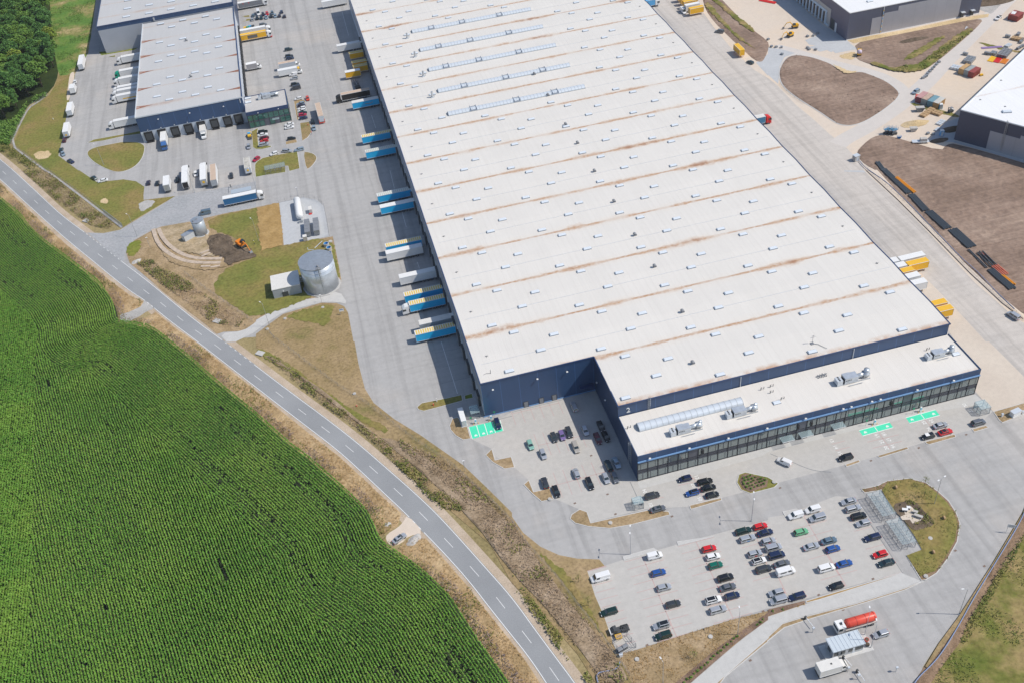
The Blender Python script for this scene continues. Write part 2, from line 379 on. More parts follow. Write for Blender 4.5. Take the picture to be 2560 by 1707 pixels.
# ---------- ground sheets
def resample(p, n):
    P = np.array(p, float); d = np.r_[0, np.cumsum(np.linalg.norm(np.diff(P, axis=0), axis=1))]
    s = np.linspace(0, d[-1], n); return np.c_[np.interp(s, d, P[:,0]), np.interp(s, d, P[:,1])]
def surf(name, poly, z, mat, step=None, amp=0.0, skirt=None, smooth=0, freq=.35, kind='structure'):
    p = chaikin(poly, smooth) if smooth else poly
    q = [p[0]]
    for a in p[1:]:
        if math.hypot(a[0]-q[-1][0], a[1]-q[-1][1]) > .05: q.append(a)
    if name in ('bare_patch','gravel_patch','bare_earth','grass_patch','dug_soil','weedy_grass'):
        p = [(x+.9*noise.noise(Vector((x*.7,y*.7,1)))+.4*noise.noise(Vector((x*2.1,y*2.1,5))), y+.9*noise.noise(Vector((x*.7,y*.7,7)))+.4*noise.noise(Vector((x*2.1,y*2.1,9)))) for x, y in map(tuple, resample(q+[q[0]], max(12, int(sum(math.hypot(q[i][0]-q[i-1][0], q[i][1]-q[i-1][1]) for i in range(len(q)))/.8)))[:-1])]; q = p
    p = ccw(q); n = len(p)
    pts = [Vector(a) for a in p]
    if step:
        A = np.array(p); x0, y0 = A.min(0); x1, y1 = A.max(0)
        gx, gy = np.meshgrid(np.arange(x0, x1, step), np.arange(y0, y1, step))
        gx = gx+RNG.uniform(-.3, .3, gx.shape)*step; gy = gy+RNG.uniform(-.3, .3, gy.shape)*step
        ok = in_poly(inset(p, step*.35), gx, gy)
        pts += [Vector((a, b)) for a, b in zip(gx[ok], gy[ok])]
    vs, es, fs, *_ = delaunay_2d_cdt(pts, [(i, (i+1) % n) for i in range(n)], [], 1, 1e-5)
    V = []
    for i, v in enumerate(vs):
        h = z
        if amp and i >= n: h = z+amp*(.5+.5*noise.noise(Vector((v.x*freq, v.y*freq, z*9)))+.5*noise.noise(Vector((v.x*freq*3, v.y*freq*3, 4)))) 
        V.append((v.x, v.y, h))
    mb = MB(); mb.add(V, fs)
    if skirt is not None:
        mb.add([(x, y, z) for x, y in p]+[(x, y, skirt) for x, y in p], [(i, n+i, n+(i+1) % n, (i+1) % n) for i in range(n)])
    me = bpy.data.meshes.new(name); me.from_pydata(mb.v, [], mb.f); me.materials.append(mat)
    b = bmesh.new(); b.from_mesh(me)
    bmesh.ops.recalc_face_normals(b, faces=b.faces)
    up = sum(f.normal.z*f.calc_area() for f in b.faces)
    if up < 0: bmesh.ops.reverse_faces(b, faces=b.faces)
    b.to_mesh(me); b.free()
    return struct(link(name, me), kind)
def island(name, poly, mat, smooth=0, z=.12, kerb=True, amp=.05, step=1.5):
    p = chaikin(poly, smooth) if smooth else poly
    p = ccw(p)
    if kerb:
        i = inset(p, .2); mb = MB(); n = len(p)
        vs = [(x,y,0) for x,y in p]+[(x,y,z+.02) for x,y in p]+[(x,y,z+.02) for x,y in i]+[(x,y,z-.03) for x,y in i]
        fs = []
        for k in range(3): fs += [(k*n+j, k*n+(j+1)%n, (k+1)*n+(j+1)%n, (k+1)*n+j) for j in range(n)]
        mb.add(vs, fs); struct(mb.build('kerb', M['kerb'])); p = i
    return surf(name, p, z, mat, step, amp, None if kerb else 0.0, freq=.8)
def ribbon(name, L, Rr, z, mat):
    mb = MB(); n = len(L); mb.add([(x,y,z) for x,y in L]+[(x,y,z) for x,y in Rr], [(i, i+1, n+i+1, n+i) for i in range(n-1)])
    return struct(mb.build(name, mat))
def offset_line(p, d):
    P = np.array(p, float); t = np.gradient(P, axis=0); t /= np.linalg.norm(t, axis=1)[:,None]+1e-9
    return P+np.c_[-t[:,1], t[:,0]]*d
def strip(p, w): return offset_line(p, w/2), offset_line(p, -w/2)
surf('ground', [(-2500,-1500),(2500,-1500),(2500,3000),(-2500,3000)], 0, M['ground'])
# construction ground in the north-east
SITE_EDGE = PG((2,0), [(1690,-60),(1720,0),(1750,110),(1850,250),(1990,420),(2110,540),(2230,650),(2350,720)], (3,0), [(90,790),(250,960),(420,1100),(560,1230),(700,1340),(790,1430),(870,1500)],
               (3,1), [(880,0),(1200,290),(1500,600),(1900,1030),(2200,1290),(2350,1400),(2600,1600)])
surf('site_ground', SITE_EDGE+[(330,0),(900,200),(900,900),(150,900),(150,560)], .010, M['sand'])
# yard around the warehouses
YARD = PG((0,0), [(885,-200),(810,490),(780,540),(690,680),(640,900),(600,1110),(570,1290),(535,1430),(720,1568)], (0,1), [(725,0),(870,105),(1130,85),(1310,140),(1320,270),(1610,235),(1140,520),(1100,545),(950,575),(800,570),(745,530),(900,650),(1105,825),(1600,1180),(2045,1550)],
          (1,1), [(300,1500)], (1,2), [(100,20),(600,300),(900,480),(1300,780),(1800,1140),(2300,1560)], (2,3), [(200,330),(500,600),(800,1000),(1000,1500),(1500,1900)], (3,3), [(1300,1900),(1420,1420),(1560,1200),(1750,950),(2050,480),(2330,0)], (3,2), [(2350,1520),(2700,1300)])
YARD += list(reversed(PG((2,0), [(1690,-60),(1720,0),(1750,110),(1850,250),(1990,420),(2110,540),(2230,650),(2350,720)], (3,0), [(90,790),(250,960),(420,1100),(560,1230),(700,1340),(790,1430),(870,1500)],
               (3,1), [(880,0),(1200,290),(1500,600),(1900,1030),(2200,1290),(2350,1400),(2600,1600)])))
YARD += [(140,560),(-100,560)]
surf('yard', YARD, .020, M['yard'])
surf('car_park', PG((2,3), [(690,535),(850,490),(1000,440),(1600,270),(2350,70)], (3,3), [(0,45),(170,20),(620,-150),(760,-140),(1240,545),(350,790),(0,880)], (2,3), [(2000,985),(1110,1265),(960,1290),(850,970),(760,760)]), .026, M['parking'])
surf('car_park', PG((1,2), [(1945,775),(2245,700)], (2,2), [(0,640),(500,510),(760,450),(1150,1275)], (2,2), [(1750,1150),(2350,960)], (3,2), [(560,830),(1880,470),(2060,640),(1890,800),(1440,920),(1000,1050),(700,1130)], (2,2), [(1930,1430),(1640,1510),(1240,1530)], (2,3), [(725,90),(690,0)], (2,2), [(390,1440),(350,1340),(200,1375),(150,1265),(28,1155),(-150,1050)], (1,2), [(2197,1082),(2165,980),(1985,895)]), .026, M['parking'])
surf('dusty_apron', PG((3,1), [(1330,870),(1640,1180),(2000,1568)], (3,2), [(2030,0),(2350,320),(2350,560),(2070,640),(1890,440),(1940,240),(1720,0)], (3,1), [(1640,1440),(1300,1000)]), .026, M['beige_apron'])
surf('footway', PG((2,2), [(1150,1285),(1880,1080),(2350,965)], (3,2), [(0,955),(1000,690),(1880,460),(1990,560),(1500,650),(830,800),(0,1010)], (2,2), [(2300,1045),(1700,1215),(1180,1350)]), .031, M['footway'])
# main road
LE = PG((0,0), [(-700,1050)], (0,1), [(0,75),(230,290),(430,470),(620,640),(830,810),(1010,960),(1200,1110),(1330,1190),(1420,1265),(1600,1410),(1815,1568)], (1,2), [(250,610),(500,800),(760,1000),(1000,1220),(1200,1410),(1370,1568)], (1,3), [(1540,180),(1730,375),(1950,620),(2150,880),(2350,1130)], (2,3), [(160,1330),(320,1568),(560,1960)])
RE = PG((0,0), [(-560,1050),(0,1455)], (0,1), [(340,200),(560,410),(780,570),(1105,825),(1350,1010),(1600,1220),(1850,1420),(2050,1560)], (1,2), [(300,450),(600,670),(900,900),(1200,1160),(1450,1380),(1650,1568)], (1,3), [(1850,220),(2100,500),(2350,780)], (2,3), [(200,1060),(400,1330),(580,1568),(830,1960)])
LE = resample(chaikin(LE, 3, False), 161); RE = resample(chaikin(RE, 3, False), 161); CE = (LE+RE)/2
wd = np.linalg.norm(RE-LE, axis=1)
ribbon('shoulder', offset_line(LE, -2.6), offset_line(RE, 2.6), .008, M['shoulder'])
ribbon('road', offset_line(LE, -.25), offset_line(RE, .25), .024, M['asphalt'])
surf('junction', PG((0,1), [(745,530),(800,570),(950,578),(1110,545),(1300,440),(1610,240),(2350,100),(2350,330),(1750,462),(1500,508),(1400,540),(1260,605),(1180,680),(1145,760),(1140,830),(1105,825),(900,655)]), .022, M['asphalt_light'])
surf('field_access', PG((0,1), [(1335,1190),(1425,1265),(1350,1290),(1280,1340),(1150,1400),(1100,1370),(1100,1320),(1180,1300),(1260,1260),(1310,1205)]), .026, M['grey_gravel'], smooth=1)
surf('field_access', PG((1,3), [(1390,20),(1550,190),(1400,215),(1330,290),(1240,310),(1190,250),(1200,200),(1300,140),(1350,90)]), .026, M['sand'], smooth=1)
mk = MB()
def paint(mb, p, w, z):
    a, b = strip(p, w); n = len(p)
    mb.add([(x,y,z) for x,y in a]+[(x,y,z) for x,y in b], [(i, n+i, n+i+1, i+1) for i in range(n-1)])
def gap(p, mask):
    out = []; cur = []
    for q, m_ in zip(p, mask):
        if m_: cur.append(q)
        elif len(cur) > 1: out.append(np.array(cur)); cur = []
        else: cur = []
    if len(cur) > 1: out.append(np.array(cur))
    return out
D = resample(CE, 1600); seg = np.r_[0, np.cumsum(np.linalg.norm(np.diff(D, axis=0), axis=1))]
d0 = W((0,1), 1327, 1088); i0 = int(np.argmin(np.linalg.norm(D-np.array(d0), axis=1))); s0 = seg[i0]
PER, DL = 12.2, 4.2
k = -40
while s0+k*PER < seg[-1]-6:
    a = s0+k*PER; k += 1
    if a < 1: continue
    s = np.linspace(a, a+DL, 4); paint(mk, np.c_[np.interp(s, seg, D[:,0]), np.interp(s, seg, D[:,1])], .12, .029)
def edge_line(E, broken):
    E = resample(E, 1600); sg = np.r_[0, np.cumsum(np.linalg.norm(np.diff(E, axis=0), axis=1))]
    mask = np.ones(len(E), bool)
    for a, b in broken:
        ia = sg[int(np.argmin(np.linalg.norm(E-np.array(a), axis=1)))]; ib = sg[int(np.argmin(np.linalg.norm(E-np.array(b), axis=1)))]
        q = (sg > ia) & (sg < ib); mask[q] = ((sg[q]-ia) % 3.0) > 1.5
    for g in gap(E, mask): paint(mk, g, .16, .029)
edge_line(LE, [(W((0,1),1335,1192), W((0,1),1420,1262)), (W((1,3),1405,40), W((1,3),1545,178))])
edge_line(RE, [(W((0,1),775,565), W((0,1),1108,828)), (W((0,1),2045,1552), W((1,2),40,170))])
struct(mk.build('road_marking', M['line']))
# ---------- car park lines
rl = MB(); wl = MB()
def lines(mb, segs, w, z=.030):
    for t, a, b in segs: paint(mb, np.array([W(t, *a), W(t, *b)]), w, z)
T = (2,3)
lines(rl, [(T,(1200,410),(1510,1140)),(T,(1690,270),(2030,970)),(T,(690,535),(860,490))], .22)
def comb(t, a, b, n, side, L, w=.16):               # stall lines off a spine from a to b
    A = np.array(W(t, *a)); B = np.array(W(t, *b))
    for i in range(n+1):
        p = A+(B-A)*i/n
        for sgn in side: paint(rl, np.array([p, p+np.array((sgn*L, 0))]), w, .030)
comb(T, (1200,410), (1510,1140), 10, (-1,1), 5.0); comb(T, (1690,270), (2030,970), 10, (-1,1), 5.0)
lines(rl, [(ZI,(640,610),(1010,1560)),(ZI,(1640,380),(2330,1540)),((3,3),(60,520),(170,750)),((3,3),(480,260),(720,680))], .22)
comb(ZI, (640,610), (1010,1560), 6, (-1,1), 5.0); comb(ZI, (1640,380), (2330,1540), 6, (-1,1), 5.0)
comb((3,3), (900,50), (1230,550), 6, (-1,), 5.0)
comb((2,3), (700,540), (960,1230), 10, (1,), 5.0)
T = (2,2)
for a, b, n in (((0,660),(430,560),5), ((240,950),(640,860),5), ((420,1310),(860,1190),5)):
    A = np.array(W(T,*a)); B = np.array(W(T,*b)); paint(rl, np.array([A,B]), .2, .030)
    for i in range(n+1):
        p = A+(B-A)*i/n
        for sg in (1,-1): paint(rl, np.array([p, p+np.array((0, sg*4.8))]), .16, .030)
lines(rl, [(ZM,(1610,830),(1950,1310)),(ZM,(1270,1110),(2200,890)),(ZM,(1430,1290),(2290,1080)),(ZM,(230,1170),(620,1070)),(ZM,(340,1360),(770,1250)),(ZN,(660,340),(870,610)),(ZO,(1570,570),(1820,1090)),(ZO,(1230,750),(1560,670)),(ZO,(700,1050),(900,1010))], .2)
struct(rl.build('stall_line', M['red_line']))
ev = MB()
EVP = [PG((1,2), [(1952,782),(2240,715),(2270,815),(1985,890)]), PG((3,2), [(835,812),(1115,737),(1150,785),(870,862)]), PG((3,2), [(1265,695),(1535,622),(1577,673),(1300,745)])]
for p in EVP: p = ccw(p); ev.add([(x,y,.032) for x,y in p], [(0,1,2,3)])
struct(ev.build('charging_bay_paint', M['ev_green']))
def lerp(a, b, f): return (a[0]+(b[0]-a[0])*f, a[1]+(b[1]-a[1])*f)
for i, p in enumerate(EVP):
    A, B, C, D_ = p
    if i == 0:
        for f in (0,.25,.5,.75,1): paint(wl, np.array([lerp(A,B,f), lerp(D_,C,f)]), .2, .036)
        ic = [(lerp(lerp(A,B,f), lerp(D_,C,f), .8)) for f in (.14,.39,.63)]
    else:
        for a, b in ((A,B),(D_,C),(lerp(A,B,.5),lerp(D_,C,.5))): paint(wl, np.array([a, b]), .2, .036)
        ic = [lerp(lerp(A,D_,.55), lerp(B,C,.55), f) for f in (.14,.86)]
    for x, y in ic:                                    # little car-and-plug mark
        wl.box(x-.42, x+.42, y-.2, y+.2, .034, .037); wl.box(x-.25, x+.25, y+.22, y+.42, .034, .037)
        wl.box(x-.4, x-.18, y-.42, y-.22, .034, .037); wl.box(x+.18, x+.4, y-.42, y-.22, .034, .037)
lines(wl, [((1,1),(1230,0),(1270,165)),((1,1),(1340,380),(1380,520)),((1,1),(1480,840),(1500,900)),((1,2),(1700,0),(1850,475)),((1,0),(1060,1060),(1100,1180)),((1,0),(790,110),(850,330))], .16, .027)
struct(wl.build('bay_line', M['line']))
jt = MB()
lines(jt, [((1,2),(2095,745),(2350,680))]+[((2,2),(0,645),(500,520)),((2,2),(1085,1285),(1150,1425)),((3,2),(20,1025),(90,1055)),((3,3),(900,45),(1235,555))], .16, .037)
p = chaikin(PG((3,2), [(215,1098),(330,1150),(440,1185),(580,1195)]), 2, False); paint(jt, np.array(p), .18, .037)
for i in range(40):                                    # slab joints in front of the long dock wall
    y = 4+i*7.45
    paint(jt, np.array([(-.6,y),(-8.2-(i%3)*.8,y+.3)]), .1, .027)
for i in range(9): y = 290-i*7.2; paint(jt, np.array([(-57.5,y),(-50,y)]), .12, .027)
struct(jt.build('slab_joint', M['joint']))
# ---------- stall numbers
def text_mesh(body, size, ext=0.0):
    c = bpy.data.curves.new('txt', 'FONT'); c.body = body; c.size = size; c.extrude = ext; c.align_x = 'CENTER'; c.align_y = 'CENTER'
    o = bpy.data.objects.new('txt', c); COL.objects.link(o)
    me = bpy.data.meshes.new_from_object(o.evaluated_get(bpy.context.evaluated_depsgraph_get()))
    bpy.data.objects.remove(o); return me
for t, x, y, s_, r in ((ZO,470,875,'04',90),(ZO,610,1180,'01',90),(ZO,1720,1050,'05',90),(ZO,1575,745,'07',90),(ZO,1640,560,'12',-90),(ZM,215,1065,'13',-90),(ZM,335,1255,'14',-90),(ZM,460,1435,'15',-90),
                       (ZM,1570,925,'19',90),(ZM,1750,865,'18',-90),(ZM,1700,1095,'21',90),(ZM,1890,1040,'17',-90),(ZM,1835,1280,'20',90),(ZM,2020,1230,'16',-90),(ZN,640,410,'25',90),(ZN,800,375,'24',-90),(ZN,750,555,'26',90),(ZN,1560,20,'30',90),(ZN,1680,140,'31',90)):
    me = text_mesh(s_, 1.5); me.materials.append(M['line']); o = link('painted_number', me); x_, y_ = W(t, x, y); o.location = (x_, y_, .036); o.rotation_euler = (0,0,R_(r)); struct(o)
# ---------- lawns, islands, beds
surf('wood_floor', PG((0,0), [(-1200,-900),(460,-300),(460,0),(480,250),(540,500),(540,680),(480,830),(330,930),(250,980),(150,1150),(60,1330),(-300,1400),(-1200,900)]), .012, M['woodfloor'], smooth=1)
surf('meadow', PG((0,0), [(440,-300),(900,-300),(885,0),(812,490),(780,540),(692,660),(560,720),(520,620),(470,250)]), .016, M['meadow'], 2.5, .12, smooth=1)
LAWN_A = PG((0,0), [(640,690),(540,700),(500,800),(450,880),(350,950),(270,1000),(190,1150),(125,1330),(300,1460),(430,1568)], (0,1), [(450,0),(700,180),(950,380),(1130,520),(1200,470),(1600,240),(1380,268),(1312,272),(1325,150),(1250,100),(1130,82),(900,115),(730,0)], (0,0), [(720,1568),(535,1435),(570,1290),(605,1100),(640,900),(690,690)])
surf('lawn', LAWN_A, .06, M['lawn'], 2, .1, 0.0)
surf('bare_patch', PG((0,0), [(305,1430),(340,1400),(440,1385),(480,1410),(450,1450),(350,1475)]), .15, M['sand_yellow'], 1, .05, smooth=2)
surf('bare_patch', PG((0,1), [(915,280),(960,252),(1000,265),(990,305),(940,310)]), .15, M['sand_yellow'], 1, .05, smooth=2)
surf('gravel_patch', PG((0,1), [(1270,330),(1300,285),(1390,270),(1440,295),(1380,330),(1330,370),(1290,380)]), .16, M['grey_gravel'], 1, .08, smooth=1)
surf('bare_strip', PG((0,0), [(640,690),(670,660),(690,690),(640,920),(608,930),(625,800)]), .15, M['sand'], 1, .05, smooth=1)
for pl, mt in ((PG((0,0), [(900,480),(930,515),(1235,465),(1300,425),(1235,430),(965,475)]), 'lawn_green'), (PG((0,0), [(990,525),(1065,510),(1062,528)]), 'lawn'),
               (PG((0,0), [(800,1318),(860,1285),(1155,1232),(1290,1205),(1290,1235),(1150,1252),(950,1297)]), 'lawn')):
    island('lawn', pl, M[mt])
island('lawn', PG((0,0), [(785,1410),(850,1360),(1000,1330),(1155,1300),(1335,1318),(1325,1420),(1280,1500),(1200,1560),(1090,1590),(990,1565),(850,1490)]), M['lawn'], 2)
for pl, mt, sm in ((PG(ZC, [(375,390),(548,300),(530,400),(560,755),(870,740),(865,775),(650,828),(480,825),(410,780)]), 'lawn', 0), (PG(ZC, [(1210,640),(1490,580),(1505,660),(1215,720)]), 'lawn_brown', 0),
                   (PG(ZC, [(1560,180),(1800,150),(1840,260),(1850,420),(1760,540),(1620,630)]), 'lawn_brown', 0), (PG(ZB, [(1410,1020),(1560,985),(1690,990),(1712,1045),(1480,1090),(1545,1480),(1490,1485)]), 'lawn_brown', 0),
                   (PG(ZC, [(460,1200),(520,1120),(650,1040),(900,980),(1300,910),(1510,890),(1570,1300),(1300,1370),(1270,1240),(1210,1240),(1225,1390),(700,1470),(480,1515),(460,1350)]), 'lawn', 0),
                   (PG(ZC, [(1640,890),(1750,890),(1900,930),(1980,1000),(1980,1080),(1900,1200),(1820,1280),(1715,1330)]), 'lawn_brown', 1),
                   (PG(ZA, [(145,405),(340,380),(345,430),(220,440)]), 'lawn', 0), (PG(ZA, [(240,480),(360,465),(362,510),(170,550),(165,530),(240,515)]), 'lawn', 0)):
    island('lawn', pl, M[mt], sm)
LAWN_B = PG((0,1), [(1160,760),(1175,695),(1240,638),(1400,548),(1480,516),(1750,470),(2050,397),(2350,342)], (1,1), [(0,338),(212,297),(255,690),(705,605),(760,870),(785,1020),(740,1090),(600,1160),(395,1190),(388,1150),(210,1180),(208,1255),(0,1370)], (0,1), [(2350,1390),(2230,1470),(2050,1480),(1990,1500),(1850,1385),(1500,1115),(1300,940),(1190,850)])
surf('lawn', LAWN_B, .06, M['tan'], 2, .15, 0.0)
surf('grass_patch', PG((0,1), [(1170,690),(1240,640),(1310,650),(1290,720),(1210,810),(1165,760)]), .2, M['lawn_green'], 1, .08, smooth=1)
surf('grass_patch', PG((0,1), [(1890,440),(2350,345)], (1,1), [(10,350),(40,740),(250,690),(700,605),(755,870),(780,1020),(560,1150)], (0,1), [(2340,1370),(2150,1250),(1930,1100),(2050,920),(2200,850),(2350,800),(2150,600),(1950,560)]), .21, M['lawn'], 2, .12, smooth=1)
surf('grass_patch', PG((1,1), [(10,352),(210,298),(256,685),(45,742)]), .34, M['ochre'], 1.5, .08)
surf('bare_earth', PG((0,1), [(1400,550),(1500,525),(1740,480),(1800,520),(1950,590),(1900,640),(1950,700),(2050,740),(2000,800),(1700,760),(1560,700),(1480,620)]), .36, M['bare'], 1.2, .2, smooth=2)
surf('bare_earth', PG((0,1), [(1480,690),(1700,790),(2050,800),(2120,880),(1900,930),(1650,880),(1500,800)]), .37, M['tan'], 1.2, .2, smooth=2)
surf('dug_soil', PG((0,1), [(1890,640),(1960,590),(2080,590),(2150,640),(2140,700),(2200,740),(2330,755),(2360,800),(2200,830),(2110,880),(2050,850),(2060,790),(1930,780),(1915,700)]), .42, M['soil_dark'], .8, .5, smooth=1)
surf('gas_pad', PG((1,1), [(213,297),(430,247),(560,270),(620,325),(645,450),(668,602),(256,686)]), .07, M['grey_apron'], None, 0, 0.0)
surf('building_pad', PG((1,1), [(210,1180),(388,1150),(395,1190),(212,1230)]), .08, M['grey_apron'], None, 0, 0.0)
surf('exit_path', PG((0,1), [(2010,1495),(2230,1475),(2350,1392)], (1,1), [(0,1372),(210,1258),(395,1195),(620,1160),(760,1100),(850,1230),(740,1208),(600,1208),(250,1300),(100,1400),(0,1470)], (0,1), [(2350,1480),(2100,1600)]), .09, M['footway'], smooth=1)
LAWN_C = PG((1,1), [(0,1500),(100,1425),(250,1318),(600,1215),(740,1218),(810,1248),(845,1305),(895,1568)], (1,2), [(905,0),(940,200),(1000,430),(1080,560),(1270,710),(1500,850),(1900,1130),(2110,1330),(2350,1568)], (2,3), [(0,40),(100,185),(260,315),(430,392),(600,425),(800,432),(848,490),(690,535),(760,760),(850,970),(960,1290),(1110,1568),(770,1568),(600,1300),(300,950),(0,650)],
            (1,2), [(2150,1860),(1750,1520),(1500,1270),(1000,830),(500,410),(100,130),(0,50)])
surf('lawn', LAWN_C, .10, M['lawn_brown'], 2.2, .12, 0.0)
surf('grass_patch', PG((1,2), [(0,60),(80,80),(250,170),(600,420),(900,650),(1250,800),(1180,850),(900,700),(780,600),(500,400),(250,250),(60,140)]), .24, M['lawn'], 1.5, .1, smooth=1)
surf('grass_patch', PG((2,3), [(230,350),(320,420),(480,540),(600,700),(690,850),(800,1050),(900,1230),(830,1100),(700,950),(560,760),(350,510)]), .25, M['lawn'], 1.2, .1, smooth=1)
surf('grass_patch', PG((1,1), [(250,1340),(600,1235),(730,1235),(700,1300),(650,1450),(550,1400),(400,1380)]), .24, M['lawn'], 1.5, .08, smooth=1)
surf('ditch_side', PG((1,2), [(60,140),(150,130),(400,330),(800,640),(1100,880),(1300,900),(1600,1100),(2000,1350),(2350,1700)], (2,3), [(100,250),(300,520),(520,830),(800,1150),(1000,1400),(1080,1568),(850,1568),(600,1230),(300,860),(0,560)], (1,2), [(2000,1650),(1500,1180),(1000,770),(500,350)]), .30, M['reedbed'], 1.2, .35, smooth=1)
LAWN_D = PG((2,3), [(965,1300),(1110,1272),(2000,990),(2350,905)], (3,3), [(0,900),(330,820),(340,850),(0,960)], (2,3), [(2350,960),(2100,1170),(1700,1500),(1560,1620),(1120,1620)])
surf('lawn', LAWN_D, .10, M['tan'], 1.5, .12, 0.0)
BED = PG((2,3), [(1440,1620),(1900,1235),(2350,920)], (3,3), [(0,895),(335,815),(340,840),(0,955)], (2,3), [(2350,990),(2060,1200),(1640,1568),(1590,1620)])
surf('planting_bed', BED, .25, M['mulch'], 1, .06)
surf('footway', PG((2,3), [(1600,1620),(1640,1568),(2060,1205),(2350,985)], (3,3), [(0,958),(345,842),(480,800),(1235,560),(1400,630),(1260,690),(800,835),(330,955),(130,1018),(0,1138)], (2,3), [(2350,1150),(1870,1568),(1820,1620)]), .13, M['footway'], None, 0, 0.0)
island('grass_strip', PG((2,3), [(1830,1620),(1870,1568),(2350,1150)], (3,3), [(0,1140),(130,1020),(330,958),(800,838),(1260,692),(1400,632),(1440,628),(1260,715),(900,830),(360,990),(150,1062),(0,1182)], (2,3), [(2350,1190),(1960,1510),(1880,1620)]), M['tan'])
island('grass_strip', PG((3,3), [(345,812),(450,780),(1225,552),(1236,563),(480,802),(352,836)]), M['ochre'])
GARDEN = PG((3,2), [(850,1350),(1000,1320),(1090,1275),(1290,1250),(1450,1290),(1560,1370),(1660,1460),(1730,1568)], (3,3), [(1765,100),(1740,270),(1650,430),(1550,560),(1450,622),(1405,628),(1265,395),(1408,345),(1340,220),(1230,60),(1180,0)], (3,2), [(1150,1560),(1040,1362),(885,1388)])
island('garden_rim', GARDEN, M['stony'], 0, .12)
surf('lawn', PG((3,2), [(1060,1340),(1100,1290),(1290,1262),(1440,1305),(1545,1385),(1640,1475),(1705,1568)], (3,3), [(1740,100),(1715,260),(1625,420),(1530,545),(1450,560),(1400,590),(1270,398),(1412,345),(1342,218),(1232,60),(1182,0)], (3,2), [(1150,1560),(1045,1365)]), .25, M['lawn'], 1.2, .1, smooth=0)
surf('planting_bed', PG(ZH, [(800,480),(1000,430),(1150,400),(1300,480),(1420,640),(1560,740),(1620,880),(1400,960),(1200,1000),(1040,830),(1000,760),(850,640)]), .36, M['soil_dark'], 1, .1, smooth=1)
surf('terrace', PG(ZH, [(940,730),(1040,690),(1000,610),(1160,530),(1360,770),(1345,800),(1180,865),(1130,790),(980,795)]), .48, M['beige_apron'])
for pl, mt in ((PG((2,2), [(105,1310),(155,1265),(200,1375),(350,1340),(383,1445),(270,1467),(180,1390)]), 'tan'), (PG((1,2), [(2105,1040),(2165,980),(2197,1083),(2345,1052)], (2,2), [(28,1155)], (1,2), [(2280,1168),(2170,1105)]), 'tan'),
               (PG((1,2), [(1775,770),(1800,705),(1850,690),(1940,770),(1975,890),(1900,902),(1830,860),(1785,810)]), 'tan'), (PG((1,2), [(1475,600),(1520,560),(1750,515),(1890,483),(1900,540),(1770,577),(1540,638),(1490,625)]), 'lawn'),
               (PG((1,2), [(1910,492),(1985,470),(1997,515),(1918,532)]), 'lawn_green'), (PG((2,3), [(530,60),(545,20),(620,-30),(690,-5),(725,95),(1240,-20),(1440,-10),(1455,25),(1100,115),(900,150),(700,132),(580,102)]), 'tan'),
               (PG((2,2), [(1625,1500),(1920,1428),(1930,1455),(1640,1540)]), 'tan'), (PG((2,2), [(2060,1290),(2080,1215),(2140,1195),(2350,1240)], (3,2), [(100,1300),(60,1338)], (2,2), [(2190,1395),(2100,1360)]), 'lawn'),
               (PG((3,2), [(705,1125),(835,1080),(850,1105),(720,1150)]), 'tan'), (PG((3,2), [(1000,1045),(1280,960),(1292,985),(1030,1065),(1005,1055)]), 'tan'), (PG((3,2), [(1440,915),(1715,845),(1728,875),(1480,945),(1450,935)]), 'tan'),
               (PG((3,2), [(1870,800),(2000,765),(2028,790),(1890,830)]), 'tan'), (PG((3,2), [(2065,640),(2450,530),(2450,630),(2150,745),(2120,720)]), 'tan')):
    island('grass_island', pl, M[mt])
surf('planting_bed', PG((2,2), [(2085,1280),(2110,1225),(2150,1210),(2350,1262),(2340,1330),(2190,1380),(2120,1345)]), .2, M['mulch'], .8, .05)
for pl in (PG((2,3), [(1025,440),(1018,405),(1300,325),(1340,350)]), PG((2,3), [(1525,305),(1512,268),(1838,220),(1845,228)]), PG(ZI, [(1220,300),(1500,240),(1560,270),(1270,390)])):
    island('paved_island', pl, M['footway'], 0, .12, True, 0)
surf('pasture', PG((3,3), [(2500,60),(2350,230),(2120,530),(1980,770),(1850,980),(1750,1200),(1600,1400),(1440,1640),(2800,1800)]), .03, M['rough_grass'], 3, .25, smooth=1)
surf('ditch', PG((3,3), [(2360,-20),(2500,-100),(2500,60),(2350,240),(2120,540),(1980,780),(1850,990),(1750,1210),(1600,1410),(1440,1650),(1280,1650),(1430,1420),(1570,1215),(1760,955),(2065,480)]), .05, M['stony'], 1.5, .3)
surf('verge_strip', PG((3,3), [(2345,0),(2355,0),(2075,490),(1800,960),(1600,1240),(1460,1430),(1440,1420),(1565,1210),(1755,952),(2055,482)]), .38, M['lawn_brown'])
# construction land
surf('bank', PG((2,0), [(1740,-40),(1890,-40),(2050,130),(2200,270),(2350,380)], (3,0), [(10,440),(-30,540)], (2,0), [(2290,575),(2230,560),(2130,470),(2000,350),(1850,200),(1775,90)]), .04, M['soil'], 2, .5, smooth=1)
surf('grass_patch', PG((2,0), [(1760,60),(1850,150),(2000,300),(2150,420),(2260,470),(2200,440),(2050,310),(1900,150),(1800,20)]), .5, M['rough_grass'], 1.5, .3, smooth=1)
surf('grass_patch', PG((2,0), [(1800,-20),(1900,10),(2080,170),(2250,300),(2210,310),(2080,220),(1960,110)]), .55, M['rough_grass'], 1.5, .3, smooth=1)
HEART = PG((3,0), [(105,700),(110,640),(150,560),(200,520),(280,510),(400,530),(520,570),(590,600),(640,645),(750,685),(850,660),(960,700),(1080,750),(1160,810),(1205,860),(1180,910),(1100,980),(1000,1050),(900,1110),(800,1150),(700,1155),(620,1130),(480,1030),(330,940),(200,850),(130,780)])
